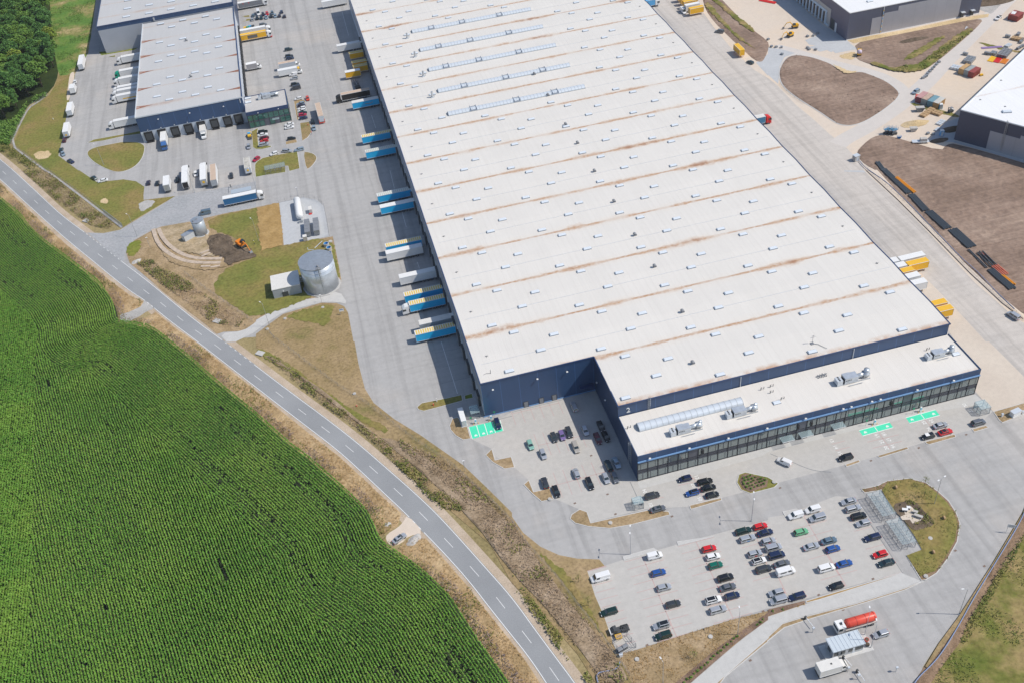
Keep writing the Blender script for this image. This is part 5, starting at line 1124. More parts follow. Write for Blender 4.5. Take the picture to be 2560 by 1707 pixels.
for x in (-3.0,-1.3,.6,2.2,3.3): put('window', GWM, gh, (x,-1.7,0), 0, (.8,1,1))
put('window', GWM, gh, (-3.9,0,0), -math.pi/2)
mb = MB(); mb.box(-.45,.45,-.05,0,0,2.1); put('door', mb.mesh('door', [M['trim']]), gh, (1.45,-1.7,0), 0, (.7,1,1))
mb = MB(); mb.box(-5.4,6.4,-2.5,2.2,0,.14); o = mb.build('kerb', M['kerb']); o.location = (63.4,-103,.02); struct(o)
# ---------- cars
PAINT = {}
def paintm(n):
    P = {'white':((.78,.78,.78),0),'silver':((.5,.52,.55),.45),'grey':((.16,.17,.19),.4),'dkgrey':((.05,.055,.065),.3),'black':((.008,.009,.011),0),'navy':((.012,.024,.075),.2),'blue':((.02,.09,.33),.2),'steelblue':((.15,.22,.28),.4),
         'ltblue':((.36,.45,.52),.4),'red':((.58,.012,.016),0),'maroon':((.1,.008,.018),.2),'plum':((.035,.02,.045),.2),'green':((.0,.13,.085),.1),'dkgreen':((.008,.035,.03),.2),'mint':((.24,.46,.38),.1),'ltgreen':((.14,.42,.22),.1),'purple':((.22,.15,.36),.2),'teal':((.015,.04,.05),.2),'beige':((.5,.46,.4),.3),'orangered':((.6,.06,.025),0),'magenta':((.45,.01,.05),.1)}
    if n not in PAINT:
        c, mt = P[n]; PAINT[n] = plain('car_paint_'+n, c, .28, mt, .8)
    return PAINT[n]
# type: length, width, height, belt, bonnet z, cabin base rear/front, cabin top rear/front (fraction of length from the tail)
CT = {'hatch':(4.1,1.76,1.48,.92,.86,.02,.74,.10,.58),'sedan':(4.6,1.8,1.44,.9,.86,.13,.74,.26,.6),'estate':(4.75,1.82,1.5,.92,.88,.015,.73,.07,.6),'suv':(4.5,1.86,1.68,1.05,1.0,.015,.75,.09,.61),
      'mpv':(4.75,1.88,1.8,1.08,1.0,.01,.8,.05,.67),'smallvan':(4.4,1.8,1.83,1.05,.98,.0,.78,.02,.64),'van':(5.4,2.0,2.15,1.2,1.1,.0,.84,.01,.74),'bigvan':(6.0,2.05,2.6,1.25,1.15,.0,.86,.01,.77),'coupe':(4.5,1.86,1.38,.88,.82,.06,.72,.24,.54),'pickup':(5.2,1.9,1.75,1.05,1.0,.42,.76,.46,.63)}
def car_parts(ty):
    L, Wd, H, B, bz, cr, cf, tr, tf = CT[ty]; hw = Wd/2
    def X(f): return (f-.5)*L
    body = MB()
    st = [(0,.80,.42,B*.86),(.02,.93,.3,B*.96),(.10,1,.2,B),(.5,1,.2,B),(cf,1,.2,B),(.86,.98,.2,bz*.97),(.96,.9,.26,bz*.84),(1,.74,.4,bz*.66)]
    secs = []
    for f, w, z0, z1 in st:
        w *= hw; secs.append([(X(f),-w*.9,z0),(X(f),-w,z0+.16),(X(f),-w,z1-.16),(X(f),-w*.9,z1),(X(f),w*.9,z1),(X(f),w,z1-.16),(X(f),w,z0+.16),(X(f),w*.9,z0)])
    body.loft(secs)
    wb, wt = hw*.9, hw*(.74 if ty not in ('van','bigvan','smallvan','mpv') else .82)
    b = [(X(cr),-wb,B-.03),(X(cf),-wb,B-.03),(X(cf),wb,B-.03),(X(cr),wb,B-.03)]; t = [(X(tr),-wt,H-.04),(X(tf),-wt,H-.04),(X(tf),wt,H-.04),(X(tr),wt,H-.04)]
    xm = (X(tr)+X(tf))/2; r = [(xm+(x-xm)*.88, y*.82, H) for x, y, z in t]
    body.loft([b, t, r])
    for s in (-1,1): body.box(X(cf)-.35, X(cf)-.17, s*(hw+.0), s*(hw+.17), B-.02, B+.14)
    if ty == 'pickup': body.box(X(.03), X(.40), -hw*.86, hw*.86, B-.05, B+.01, 1)
    P = {'body': body.mesh('body', [None, M['black']], False, .035 if ty not in () else 0)}
    def panel(a, b_, c, d, inset_=.1, off=.012, lo=.06, hi=.06, mi=0):
        a, b_, c, d = map(Vector, (a, b_, c, d)); n = (b_-a).cross(d-a).normalized()
        def pt(u, v): return (a*(1-u)+b_*u)*(1-v)+(d*(1-u)+c*u)*v+n*off
        return [pt(inset_,lo), pt(1-inset_,lo), pt(1-inset_,1-hi), pt(inset_,1-hi)]
    g = MB(); g.add(panel(b[1], b[2], t[2], t[1], .05, .014, .03, .05), [(0,1,2,3)]); P['windscreen'] = g.mesh('windscreen', [M['car_glass']])
    g = MB(); g.add(panel(b[3], b[0], t[0], t[3], .09, .014, .12, .1), [(0,1,2,3)]); P['rear_window'] = g.mesh('rear_window', [M['car_glass']])
    for nm, (p, q, r_, s_) in (('side_window_r', (b[0], b[1], t[1], t[0])), ('side_window_l', (b[2], b[3], t[3], t[2]))):
        g = MB()
        pan = ty in ('smallvan','van','bigvan')
        sl = ((.70,.93),) if pan else ((.07,.44),(.48,.93))
        if nm.endswith('l'): sl = tuple((1-v, 1-u) for u, v in sl)
        for u0, u1 in sl:
            P0, Q0, R0_, S0 = map(Vector, (p, q, r_, s_)); n = (Q0-P0).cross(S0-P0).normalized()
            f = lambda u, v: (P0*(1-u)+Q0*u)*(1-v)+(S0*(1-u)+R0_*u)*v+n*.014
            g.add([f(u0,.12), f(u1,.12), f(u1,.86), f(u0,.86)], [(0,1,2,3)])
        P[nm] = g.mesh('side_window', [M['car_glass']])
    wh_ = MB(); wr = .33 if ty not in ('suv','van','bigvan','pickup') else .37
    prof = [(wr*.6,-.11),(wr,-.09),(wr,.09),(wr*.6,.11)]; n = 14
    vs = [(r*math.cos(2*math.pi*k/n), z, wr+r*math.sin(2*math.pi*k/n)) for r, z in prof for k in range(n)]
    wh_.add(vs, [(i*n+k, i*n+(k+1)%n, (i+1)*n+(k+1)%n, (i+1)*n+k) for i in range(3) for k in range(n)], 0)
    wh_.add([(wr*.6*math.cos(2*math.pi*k/n), s*.115, wr+wr*.6*math.sin(2*math.pi*k/n)) for s in (-1,1) for k in range(n)], [tuple(range(n)), tuple(range(n,2*n))], 1)
    P['wheel'] = wh_.mesh('wheel', [M['black'], M['steel']])
    h = MB(); h.box(-.1,.06,-.2,.2,-.08,.08); P['headlight'] = h.mesh('headlight', [M['lamp_white']])
    h = MB(); h.box(-.05,.06,-.16,.16,-.12,.12); P['tail_light'] = h.mesh('tail_light', [M['lamp_red']])
    rr = MB(); rr.box(X(tr)+.12, X(tf)-.1, -wt*.8, wt*.8, H-.01, H+.012); P['roof'] = rr.mesh('roof_panel', [None])
    sr = MB(); sr.box(xm-.1, xm+.75, -wt*.55, wt*.55, H-.01, H+.015); P['sunroof'] = sr.mesh('sunroof', [M['car_glass']])
    return P
def setmat(o, m): o.material_slots[0].link = 'OBJECT'; o.material_slots[0].material = m
def car(t, x, y, rz, ty, col, label, group=None, far=False, roof=None, extra=None, cat=None):
    wx, wy = W(t, x, y, .7)
    if isinstance(rz, tuple):
        fx, fy = W(t, rz[0], rz[1], .7); rz = math.degrees(math.atan2(fy-wy, fx-wx))
    P = cached(('car', ty), lambda: car_parts(ty)); L, Wd, H, B, bz, *_ = CT[ty]; hw = Wd/2
    van = ty in ('smallvan','van','bigvan'); 
    e = thing('parked_van' if van else 'parked_car', label,  cat or ('van' if van else 'car'), (wx, wy, .03), R_(rz+random.uniform(-1.2,1.2)), group)
    e.scale = (.94,.94,.94)
    setmat(put('body', P['body'], e, (0,0,0)), paintm(col))
    put('windscreen', P['windscreen'], e, (0,0,0))
    if not van: put('rear_window', P['rear_window'], e, (0,0,0))
    put('side_window', P['side_window_r'], e, (0,0,0)); put('side_window', P['side_window_l'], e, (0,0,0))
    for fx in (-.31*L, .31*L):
        for s in (-1,1): put('wheel', P['wheel'], e, (fx, s*(hw-.09), 0))
    if not far:
        for s in (-1,1): put('headlight', P['headlight'], e, (L*.475, s*hw*.6, bz*.74)); put('tail_light', P['tail_light'], e, (-L*.495, s*hw*.66, B*.78))
    if roof: setmat(put('roof', P['roof'], e, (0,0,0)), paintm(roof))
    if extra == 'sunroof': put('sunroof', P['sunroof'], e, (0,0,0))
    if extra == 'logo_red':
        mb = MB(); mb.box(-.35,.35,-hw-.012,-hw+.02,.42,.82); mb.build('door_emblem', M['red'], e)
    if extra == 'letters_red':
        mb = MB()
        for k in range(3): mb.box(-1.7,.1,-hw-.012,-hw+.02,.62+k*.22,.76+k*.22)
        mb.build('side_lettering', M['red'], e)
    if extra == 'logo_blue':
        mb = MB(); mb.box(-.5,.3,-hw-.012,-hw+.02,.45,.75); mb.build('door_emblem', M['blue'], e)
    if extra == 'windows':
        mb = MB()
        for s in (-1,1): mb.box(-1.9,-.2,s*hw*.86-.02,s*hw*.86+.06*s,B+.2,H-.35)
        mb.build('rear_side_window', M['car_glass'], e)
    if extra == 'sunshade':
        mb = MB(); mb.box(-.25,.95,-.62,.62,H-.015,H+.02); mb.build('white_cover', M['white'], e)
    return e
T = (2,3); GP_ = 'cars in the big car park'
for a in [
 (T,1310,395,0,'smallvan','white','white panel van at the top of the sparse second row from the west'),
 (T,1345,550,0,'hatch','blue','mid blue hatchback below the white panel van in the sparse row'),
 (T,1395,685,0,'hatch','silver','silver hatchback between the mid blue hatchback and the dark grey one'),
 (T,1480,838,0,'hatch','dkgrey','dark grey hatchback alone in the middle of the sparse row'),
 (T,1370,1035,180,'suv','silver','silver SUV with black roof near the bottom of the car park'),
 (T,1388,1128,180,'suv','dkgreen','black-green SUV at the bottom edge beside the silver black-roofed SUV'),
 (T,810,597,180,'van','white','long white delivery van by the grass at the west edge of the car park'),
 (T,890,910,180,'estate','dkgreen','dark green estate car facing the grass at the west edge'),
 (T,1810,330,0,'hatch','red','bright red hatchback above a white and a green one'),
 (T,1845,402,0,'hatch','white','plain white hatchback between the red and the green hatchbacks'),
 (T,1868,482,0,'hatch','green','deep green hatchback below the plain white one'),
 (T,1960,597,0,'suv','black','black SUV above a grey saloon in the middle column'),
 (T,1980,683,0,'sedan','grey','grey saloon just below the black SUV in the middle column'),
 (T,2022,762,0,'hatch','navy','very dark navy hatchback nose-out right of the black-roofed white car'),
 (T,1848,802,0,'suv','white','white crossover with black roof above a silver estate'),
 (T,1890,890,0,'estate','silver','silver estate at the bottom of the middle column'),
 (ZI,460,670,0,'estate','dkgreen','dark green estate nose to tail with the red hatchback in the crowded block'),
 (ZI,790,580,0,'hatch','red','bright red hatchback at the top of the crowded block beside a lamp post'),
 (ZI,540,820,0,'estate','silver','silver estate with blue door emblem below the dark green estate'),
 (ZI,885,705,0,'sedan','navy','navy blue saloon just below the red hatchback of the crowded block'),
 (ZI,950,870,0,'hatch','silver','silver hatchback with red door emblem below the navy saloon'),
 (ZI,1050,1000,0,'mpv','silver','tall silver people carrier above the navy people carrier'),
 (ZI,685,1115,0,'hatch','silver','silver hatchback with red door emblem left of the navy people carrier'),
 (ZI,1110,1150,0,'mpv','navy','large navy people carrier in the crowded block'),
 (ZI,765,1255,0,'hatch','white','white hatchback with glossy black roof in the crowded block'),
 (ZI,1215,1315,0,'sedan','grey','grey saloon between the navy people carrier and the long white van'),
 (ZI,855,1420,0,'suv','dkgrey','charcoal SUV below the white hatchback with black roof'),
 (ZI,1285,1470,0,'van','white','long white windowed van at the bottom of the crowded block'),
 (ZI,1480,370,180,'smallvan','white','plain white small van beside the one with red lettering'),
 (ZI,1815,260,180,'smallvan','white','white small van with red side lettering at the top of its row'),
 (ZI,1910,415,180,'mpv','silver','silver high-roofed car below the white van with red lettering'),
 (ZI,1590,690,0,'hatch','ltgreen','light green hatchback alone in its row'),
 (ZI,1790,975,0,'sedan','silver','silver saloon left of the steel blue saloon'),
 (ZI,2135,860,0,'sedan','steelblue','steel blue saloon above the bright blue hatchback'),
 (ZI,2215,1020,0,'hatch','blue','bright blue hatchback below the steel blue saloon'),
 (ZI,2085,1400,0,'mpv','white','boxy white van with side windows left of the blue saloon'),
 ((3,3),700,467,0,'sedan','blue','blue saloon right of the boxy white windowed van'),
 ((3,3),75,735,180,'hatch','silver','silver hatchback with red door emblem at the lower edge of the car park'),
 ((3,3),95,805,180,'mpv','silver','small silver boxy car at the lower edge beside the navy estate'),
 ((3,3),265,768,180,'estate','navy','dark navy estate at the lower edge of the car park'),
 ((3,3),625,672,180,'hatch','black','black hatchback near the yellowed grass strip'),
 (ZH,130,695,0,'suv','black','black SUV nose toward the upper bicycle shelter'),
 ((3,3),872,97,180,'hatch','silver','silver hatchback backed up to the gap between the bicycle shelters'),
 ((3,3),958,227,180,'estate','navy','dark blue estate backed up to the lower bicycle shelter'),
 ((3,3),1028,382,180,'hatch','red','red hatchback below the lower bicycle shelter'),
 ((3,3),1085,460,180,'sedan','teal','blue-black saloon just below the red hatchback by the bicycle shelter'),
 ((3,2),740,1460,180,'sedan','silver','silver saloon at the top of the row by the bicycle shelters'),
 ((3,2),783,1525,0,'estate','silver','silver estate with its nose to the upper bicycle shelter'),
]:
    lb = a[6]; ex = None; rf = None
    if 'red door emblem' in lb: ex = 'logo_red'
    if 'blue door emblem' in lb: ex = 'logo_blue'
    if 'red lettering' in lb or 'red side lettering' in lb: ex = 'letters_red' if 'one with' not in lb and 'below' not in lb else None
    if 'windowed van' in lb and 'right of' not in lb: ex = 'windows'
    if ('with black roof' in lb or 'glossy black roof' in lb) and 'below' not in lb: rf = 'black'
    car(*a[:6], a[6], GP_, roof=rf, extra=ex)
T = (2,2); GP_ = 'cars in the upper car park'
for a in [
 (T,570,590,90,'estate','silver','silver estate alone in the shade near the inner corner'),
 (T,672,812,270,'hatch','silver','small silver hatchback at the edge of the wall shadow'),
 (T,815,770,270,'sedan','black','black saloon in the shade, upper of the two by the navy wall'),
 (T,862,865,270,'sedan','black','black saloon in the shade, closer to the navy wall than the maroon car'),
 (T,788,885,270,'estate','maroon','maroon estate half in the wall shadow'),
 (T,385,872,270,'hatch','dkgrey','dark grey hatchback left of the small violet car'),
 (T,458,855,270,'hatch','purple','small violet hatchback between two dark cars'),
 (T,523,828,270,'suv','dkgrey','charcoal SUV right of the small violet car'),
 (T,585,962,270,'estate','beige','pale champagne estate below the charcoal SUV'),
 (T,168,942,270,'hatch','mint','mint green hatchback alone at the west of the upper car park'),
 (T,285,1027,270,'hatch','silver','silver hatchback right of the mint green one'),
 (T,590,1203,90,'hatch','silver','silver hatchback in the lower row beside a long black car'),
 (T,302,1290,90,'suv','dkgrey','dark grey SUV beside the wedge-shaped grass island'),
 (T,405,1367,270,'sedan','black','black saloon nose down at the tip of the wedge-shaped grass island'),
 (T,713,1297,270,'estate','black','black estate in the lower row of the upper car park'),
 (T,862,1248,270,'hatch','silver','silver hatchback at the shadow edge beside a grey one'),
 (T,945,1243,270,'hatch','grey','grey hatchback at the lower end of the wall shadow'),
 (T,887,1130,90,'estate','teal','dark blue-green estate in the shade beside a pale blue saloon'),
 (T,958,1105,270,'sedan','ltblue','pale blue saloon in the shade by the navy office wall'),
 ((1,2),2217,748,270,'estate','navy','dark navy car charging on the green bay beside the warehouse corner'),
]: car(*a[:6], a[6], GP_)
GP_ = 'cars along the office front'
for a in [
 (T,1588,1252,180,'hatch','navy','navy hatchback beside the painted number at the office footway'),
 (T,1772,1278,0,'estate','black','black estate, topmost of the three dark cars in a close row by the office'),
 (T,1803,1335,0,'sedan','black','long black saloon between the black estate and the small black hatchback'),
 (T,1655,1382,180,'hatch','blue','blue hatchback with black roof left of the dark trio'),
 (T,1838,1400,0,'hatch','black','small black hatchback at the grass bar, lowest of the dark trio'),
 (T,1288,1408,0,'suv','dkgrey','black-grey SUV right of the glass smoking shelter'),
 (T,1340,1530,0,'sedan','grey','grey saloon with sunroof parked against the tan grass island'),
 ((3,2),713,1058,180,'suv','black','black SUV beside the short grass bar'),
 ((3,2),1583,762,0,'sedan','silver','silver saloon above the red sports car'),
 ((3,2),1628,822,0,'coupe','red','red sports car with glass roof behind the grass bar'),
 ((3,2),1468,862,180,'hatch','black','black car with a white cover on its roof'),
 ((3,2),1932,737,0,'suv','grey','dark grey SUV by the glass shelter at the far end'),
]:
    lb = a[6]; car(*a[:6], lb, GP_, roof='black' if 'with black roof' in lb or 'glass roof' in lb else None, extra='sunroof' if 'sunroof' in lb else 'sunshade' if 'white cover' in lb else None)
car((3,2),148,1098,(95,1075),'smallvan','white','white panel van driving across the forecourt of the office')
car((1,3),1315,235,(1375,192),'sedan','silver','silver saloon parked on the dirt track by the maize', extra='sunroof')
car((3,3),1037,1113,180,'hatch','silver','silver hatchback waiting behind the red tanker at the gate')
car((3,1),2253,1330,(2205,1300),'mpv','silver','silver minibus parked by the fence at the right edge of the yard')
GP_ = 'cars left of the grey-roofed warehouse'
for a in [((0,0),592,1287,85,'hatch','maroon','small dark red car alone beside the lawn behind the white box trailers'), ((0,0),562,1375,90,'hatch','dkgreen','black-green car just above the silver one on the bend'), ((0,0),577,1410,(590,1440),'sedan','ltblue','pale silver saloon on the bend by the lawn'),
          ((0,0),648,1480,(685,1498),'sedan','navy','navy saloon lowest on the bend by the lawn'), ((0,0),690,748,90,'hatch','white','white car in front of the white box truck'),
          ((0,1),860,65,(825,45),'hatch','teal','dark teal car at the lawn corner'), ((0,1),943,90,(895,100),'sedan','white','white saloon at the lawn corner'),
          ((0,1),1363,108,90,'hatch','plum','dark red-black car nearest the lawn in the lorry park'), ((0,1),1445,112,90,'hatch','black','black car left of the short white box trailer'), ((0,1),1627,85,270,'hatch','black','black car in the shade of the open white trailer'),
          ((0,1),1797,30,270,'hatch','white','small white car between two white trailers'), ((0,1),2122,47,270,'hatch','dkgrey','dark grey car alone in the lorry park')]: car(*a[:6], a[6], GP_, True)
GP_ = 'cars in the far staff rows'
for a in [(420,375,90,'hatch','steelblue','slate blue car behind a silver one at the west end of the far row'), (400,475,90,'hatch','silver','silver car at the west end of the far row'), (515,450,270,'hatch','black','black car right of the silver one in the far row'), (550,325,270,'bigvan','white','long white van in the far row'),
          (660,355,270,'hatch','plum','dark plum car left of the red one in the far row'), (617,440,270,'hatch','teal','dark teal car below the plum one in the far row'), (760,335,270,'hatch','red','red car in the far row'), (738,430,270,'hatch','ltblue','pale blue car below the red one in the far row'), (887,320,270,'hatch','steelblue','slate car right of the red one in the far row'),
          (855,400,270,'hatch','black','black car below the slate one in the far row'), (960,395,270,'hatch','ltblue','silver-blue car near the east end of the far row'), (1115,290,90,'hatch','navy','dark blue car standing a little back at the east end'), (1062,385,90,'hatch','plum','dark violet car near the east end of the far row'), (1185,400,90,'hatch','plum','dark car at the very east end of the far row')]: car(ZA, *a[:5], a[5], GP_, True)
car(ZA,660,610,0,'suv','grey','grey SUV half hidden behind the yellow lorry', None, True)
GP_ = 'cars beside the glass annex'
for a in [(ZA,1285,1215,0,'suv','teal','dark SUV alone, topmost of the dark cars in the middle yard'), (ZA,1300,1380,0,'suv','black','black SUV, upper one of the close pair in the middle yard'), (ZA,1320,1432,0,'suv','navy','navy black SUV right behind the beige-topped lorry'),
          (ZB,1400,360,180,'smallvan','white','white small van in front of the white lorry'), (ZB,1425,450,180,'hatch','silver','silver hatchback below the white small van'), (ZB,1445,600,0,'suv','black','black SUV above the dark grey van'), (ZB,1460,695,180,'van','dkgrey','dark grey van in the yard above the annex'),
          (ZB,1525,950,180,'hatch','white','white car at the top of the annex row'), (ZB,1752,945,270,'hatch','orangered','red-orange car on the drive right of the annex row'), (ZB,1585,1070,180,'hatch','ltblue','silver-blue car, first in the tight annex row'), (ZB,1600,1118,0,'hatch','plum','dark plum car, second in the tight annex row'),
          (ZB,1612,1185,180,'hatch','white','white car, upper one of the white pair in the annex row'), (ZB,1620,1242,180,'hatch','white','white car, lower one of the white pair in the annex row'), (ZB,1637,1292,0,'hatch','dkgreen','dark green car in the tight annex row'), (ZB,1627,1345,0,'hatch','magenta','crimson car in the tight annex row'), (ZB,1650,1422,0,'hatch','navy','navy car at the end of the tight annex row'),
          (ZC,1872,140,270,'hatch','black','black car behind the beige-roofed trailer'), (ZC,1907,300,270,'hatch','ltblue','silver-blue car driving past the small lawn'), (ZC,655,388,0,'estate','black','black car at the top of the stack of five under the annex'), (ZC,660,458,0,'sedan','white','white saloon second in the stack of five under the annex'), (ZC,690,540,0,'sedan','maroon','maroon saloon third in the stack of five under the annex'),
          (ZC,690,608,180,'hatch','red','red car fourth in the stack of five under the annex'), (ZC,682,705,0,'mpv','silver','silver people carrier at the bottom of the stack of five'), (ZC,1300,205,180,'sedan','white','white saloon nearer the glass front of the annex'), (ZC,1310,278,0,'sedan','white','white saloon beside the footpath, farther from the glass front'), (ZC,1355,555,0,'hatch','black','black car alone by the footpath under the annex'),
          (ZC,308,752,270,'hatch','silver','silver car waiting on the drive left of the annex lawn'), (ZC,930,925,(820,965),'hatch','white','white car driving along the lawn edge'), (ZC,1250,855,(1370,860),'estate','silver','silver estate in the middle of the three on the drive'), (ZC,1545,822,(1430,850),'estate','ltblue','pale blue estate at the footpath crossing'), (ZC,495,1058,(420,1110),'hatch','magenta','crimson car turning at the corner of the lawn')]: car(*a[:6], a[6], GP_, True)
GP_ = 'vehicles on the construction side'
for a in [((2,0),1570,107,(1595,135),'bigvan','white','white van beside the yellow swap bodies'), ((2,0),1905,290,(1870,285),'mpv','grey','grey van driving on the eastern yard'), ((2,0),2187,572,(2160,560),'hatch','teal','dark teal car on the eastern yard'), ((3,0),1357,843,(1325,862),'suv','ltblue','silver SUV on the dirt road by the containers'), ((3,0),2115,165,(2095,180),'pickup','white','white pickup on the dirt road at the top'), ((0,1),1880,388,180,'van','steelblue','slate blue van beside the narrow tank')]:
    car(*a[:6], a[6], GP_ if a[0][0] > 1 else None, True)
# ---------- lorries, trailers, boxes
def wheelset(e, xs, hw=1.15, r=.5):
    def f():
        mb = MB(); n = 14
        vs = [(q*math.cos(2*math.pi*k/n), z, r+q*math.sin(2*math.pi*k/n)) for q, z in ((r*.5,-.17),(r,-.15),(r,.15),(r*.5,.17)) for k in range(n)]
        mb.add(vs, [(i*n+k, i*n+(k+1)%n, (i+1)*n+(k+1)%n, (i+1)*n+k) for i in range(3) for k in range(n)], 0)
        mb.add([(r*.5*math.cos(2*math.pi*k/n), s*.16, r+r*.5*math.sin(2*math.pi*k/n)) for s in (-1,1) for k in range(n)], [tuple(range(n)), tuple(range(n,2*n))], 1)
        return mb.mesh('wheel', [M['black'], M['midgrey']])
    me = cached(('lw', r), f)
    for x in xs:
        for s in (-1,1): put('wheel', me, e, (x, s*(hw-.17), 0))
def cargo(e, x0, x1, side, top, z0=1.15, z1=4.0, ribs=None, door=None, corr=False):
    hw = 1.25; mb = MB(); mb.box(x0, x1, -hw, hw, z0, z1, 0)
    if corr:
        n = int((x1-x0)/.35)
        for k in range(n): xx = x0+.1+k*.35; mb.box(xx, xx+.16, -hw-.04, hw+.04, z0+.15, z1-.15, 0)
    b = mb.build('cargo_box', side, e)
    r = MB(); r.box(x0-.02, x1+.02, -hw-.02, hw+.02, z1+.002, z1+.07); ro_ = r.build('roof', top, e)
    if ribs is not None:
        q = MB(); n = 17; st = (x1-x0-.3)/n
        for k in range(n): q.box(x0+.2+k*st, x0+.2+(k+.68)*st, -hw+.17, hw-.17, z1+.071, z1+.085)
        q.build('roof_panel', ribs, ro_)
    fr = MB()
    for y in (-hw-.03, hw-.06): fr.box(x0-.03, x1+.03, y, y+.09, z1-.05, z1+.1); fr.box(x0-.03, x1+.03, y, y+.09, z0-.08, z0+.06)
    for x in (x0-.03, x1-.05):
        for y in (-hw-.03, hw-.05): fr.box(x, x+.08, y, y+.08, z0+.06, z1-.05)
    fr.build('frame', M['trim'] if ribs is not None else M['white'], e)
    if door is not None:
        dq = MB(); dq.box(x0-.06, x0-.03, -hw+.1, -.02, z0+.1, z1-.1); dq.box(x0-.06, x0-.03, .02, hw-.1, z0+.1, z1-.1); dq.build('rear_door', door, e)
def chassis(e, x0, x1):
    mb = MB()
    for s in (-.45,.45): mb.box(x0, x1, s-.08, s+.08, .75, 1.1)
    mb.box(x0+1, x0+5.4, -1.1, 1.1, .85, 1.05); mb.box(x0-.05, x0+.1, -1.2, 1.2, .45, .7)
    for s in (-1,1): mb.box(x0+6, x1-4.2, s*1.18, s*1.22, .45, .95)
    mb.build('chassis', M['dkgrey'], e)
def legs(e, x):
    mb = MB()
    for s in (-.9,.9): mb.box(x-.08, x+.08, s-.08, s+.08, 0, 1.0); mb.box(x-.2, x+.2, s-.18, s+.18, 0, .06)
    mb.build('landing_leg', M['midgrey'], e)
def cab(e, x, col, bump_col=None):
    """tractor with its front at local x (facing +x)"""
    c = MB(); c.loft([[(x-2.3,-1.22,.75),(x,-1.2,.6),(x,1.2,.6),(x-2.3,1.22,.75)],[(x-2.3,-1.24,1.9),(x+.02,-1.22,1.9),(x+.02,1.22,1.9),(x-2.3,1.24,1.9)],[(x-2.3,-1.2,3.0),(x-.18,-1.14,3.0),(x-.18,1.14,3.0),(x-2.3,1.2,3.0)],[(x-2.3,-1.1,3.75),(x-1.0,-1.02,3.6),(x-1.0,1.02,3.6),(x-2.3,1.1,3.75)]])
    c.build('cab', col, e, bevel=.06)
    for s in (-1,1): pass
    g = MB(); g.quad((x+.035,-1.08,1.95),(x+.035,1.08,1.95),(x-.12,1.02,2.85),(x-.12,-1.02,2.85)); g.build('windscreen', M['car_glass'], e)
    for s in (-1,1):
        g = MB(); g.quad((x-1.35,s*1.255,1.95),(x-.2,s*1.245,1.95),(x-.3,s*1.205,2.7),(x-1.35,s*1.235,2.7)); g.build('side_window', M['car_glass'], e)
    if bump_col: g = MB(); g.box(x-.9, x+.06, -1.26, 1.26, .45, 1.0); g.build('bumper', bump_col, e)
    t_ = MB(); t_.box(x-6.0, x-2.3, -.45, .45, .7, 1.0); t_.box(x-4.2, x-2.9, -1.15, -.7, .5, 1.0); t_.box(x-4.2, x-2.9, .7, 1.15, .5, 1.0)
    for s in (-1,1): t_.box(x-.35, x-.15, s*1.25, s*1.55, 2.0, 2.8)
    t_.build('tractor_frame', M['dkgrey'], e); wheelset(e, (x-1.4, x-5.0), 1.22)
def trailer(y, xf, side, top, label, ribs=None, L=13.6, group='trailers docked along the warehouse', logo=None, name='semi_trailer', corr=False, tractor=None):
    """docked along the long wall: front toward -x; local +x points to the front"""
    e = thing(name, label, 'lorry' if tractor else 'trailer', (xf+L/2, y, .03), math.pi, group)
    cargo(e, -L/2, L/2, side, top, ribs=ribs, corr=corr); chassis(e, -L/2, L/2); wheelset(e, (-L/2+2.3, -L/2+3.6, -L/2+4.9))
    if tractor: cab(e, L/2+2.7, tractor)
    else: legs(e, L/2-2.6)
    if logo:
        mb = MB(); n = 14
        for k in range(n): a = k/n*3.6-1.8; mb.box(-1+a, -1+a+.27, 1.255, 1.275, 2.2+.5*(a/1.8)**2, 2.55+.42*(a/1.8)**2)
        mb.build('side_emblem', logo, e)
    return e
BLUE = plain('bright_blue_tarp', (.01,.44,.8), .45, var=.05); RIB = plain('translucent_yellow_roof', (.72,.52,.12), .5); RIB2 = plain('translucent_grey_roof', (.5,.53,.46), .5); FRM = M['white']
def docked(t, px, py): return W(t, px, py, 4.0)
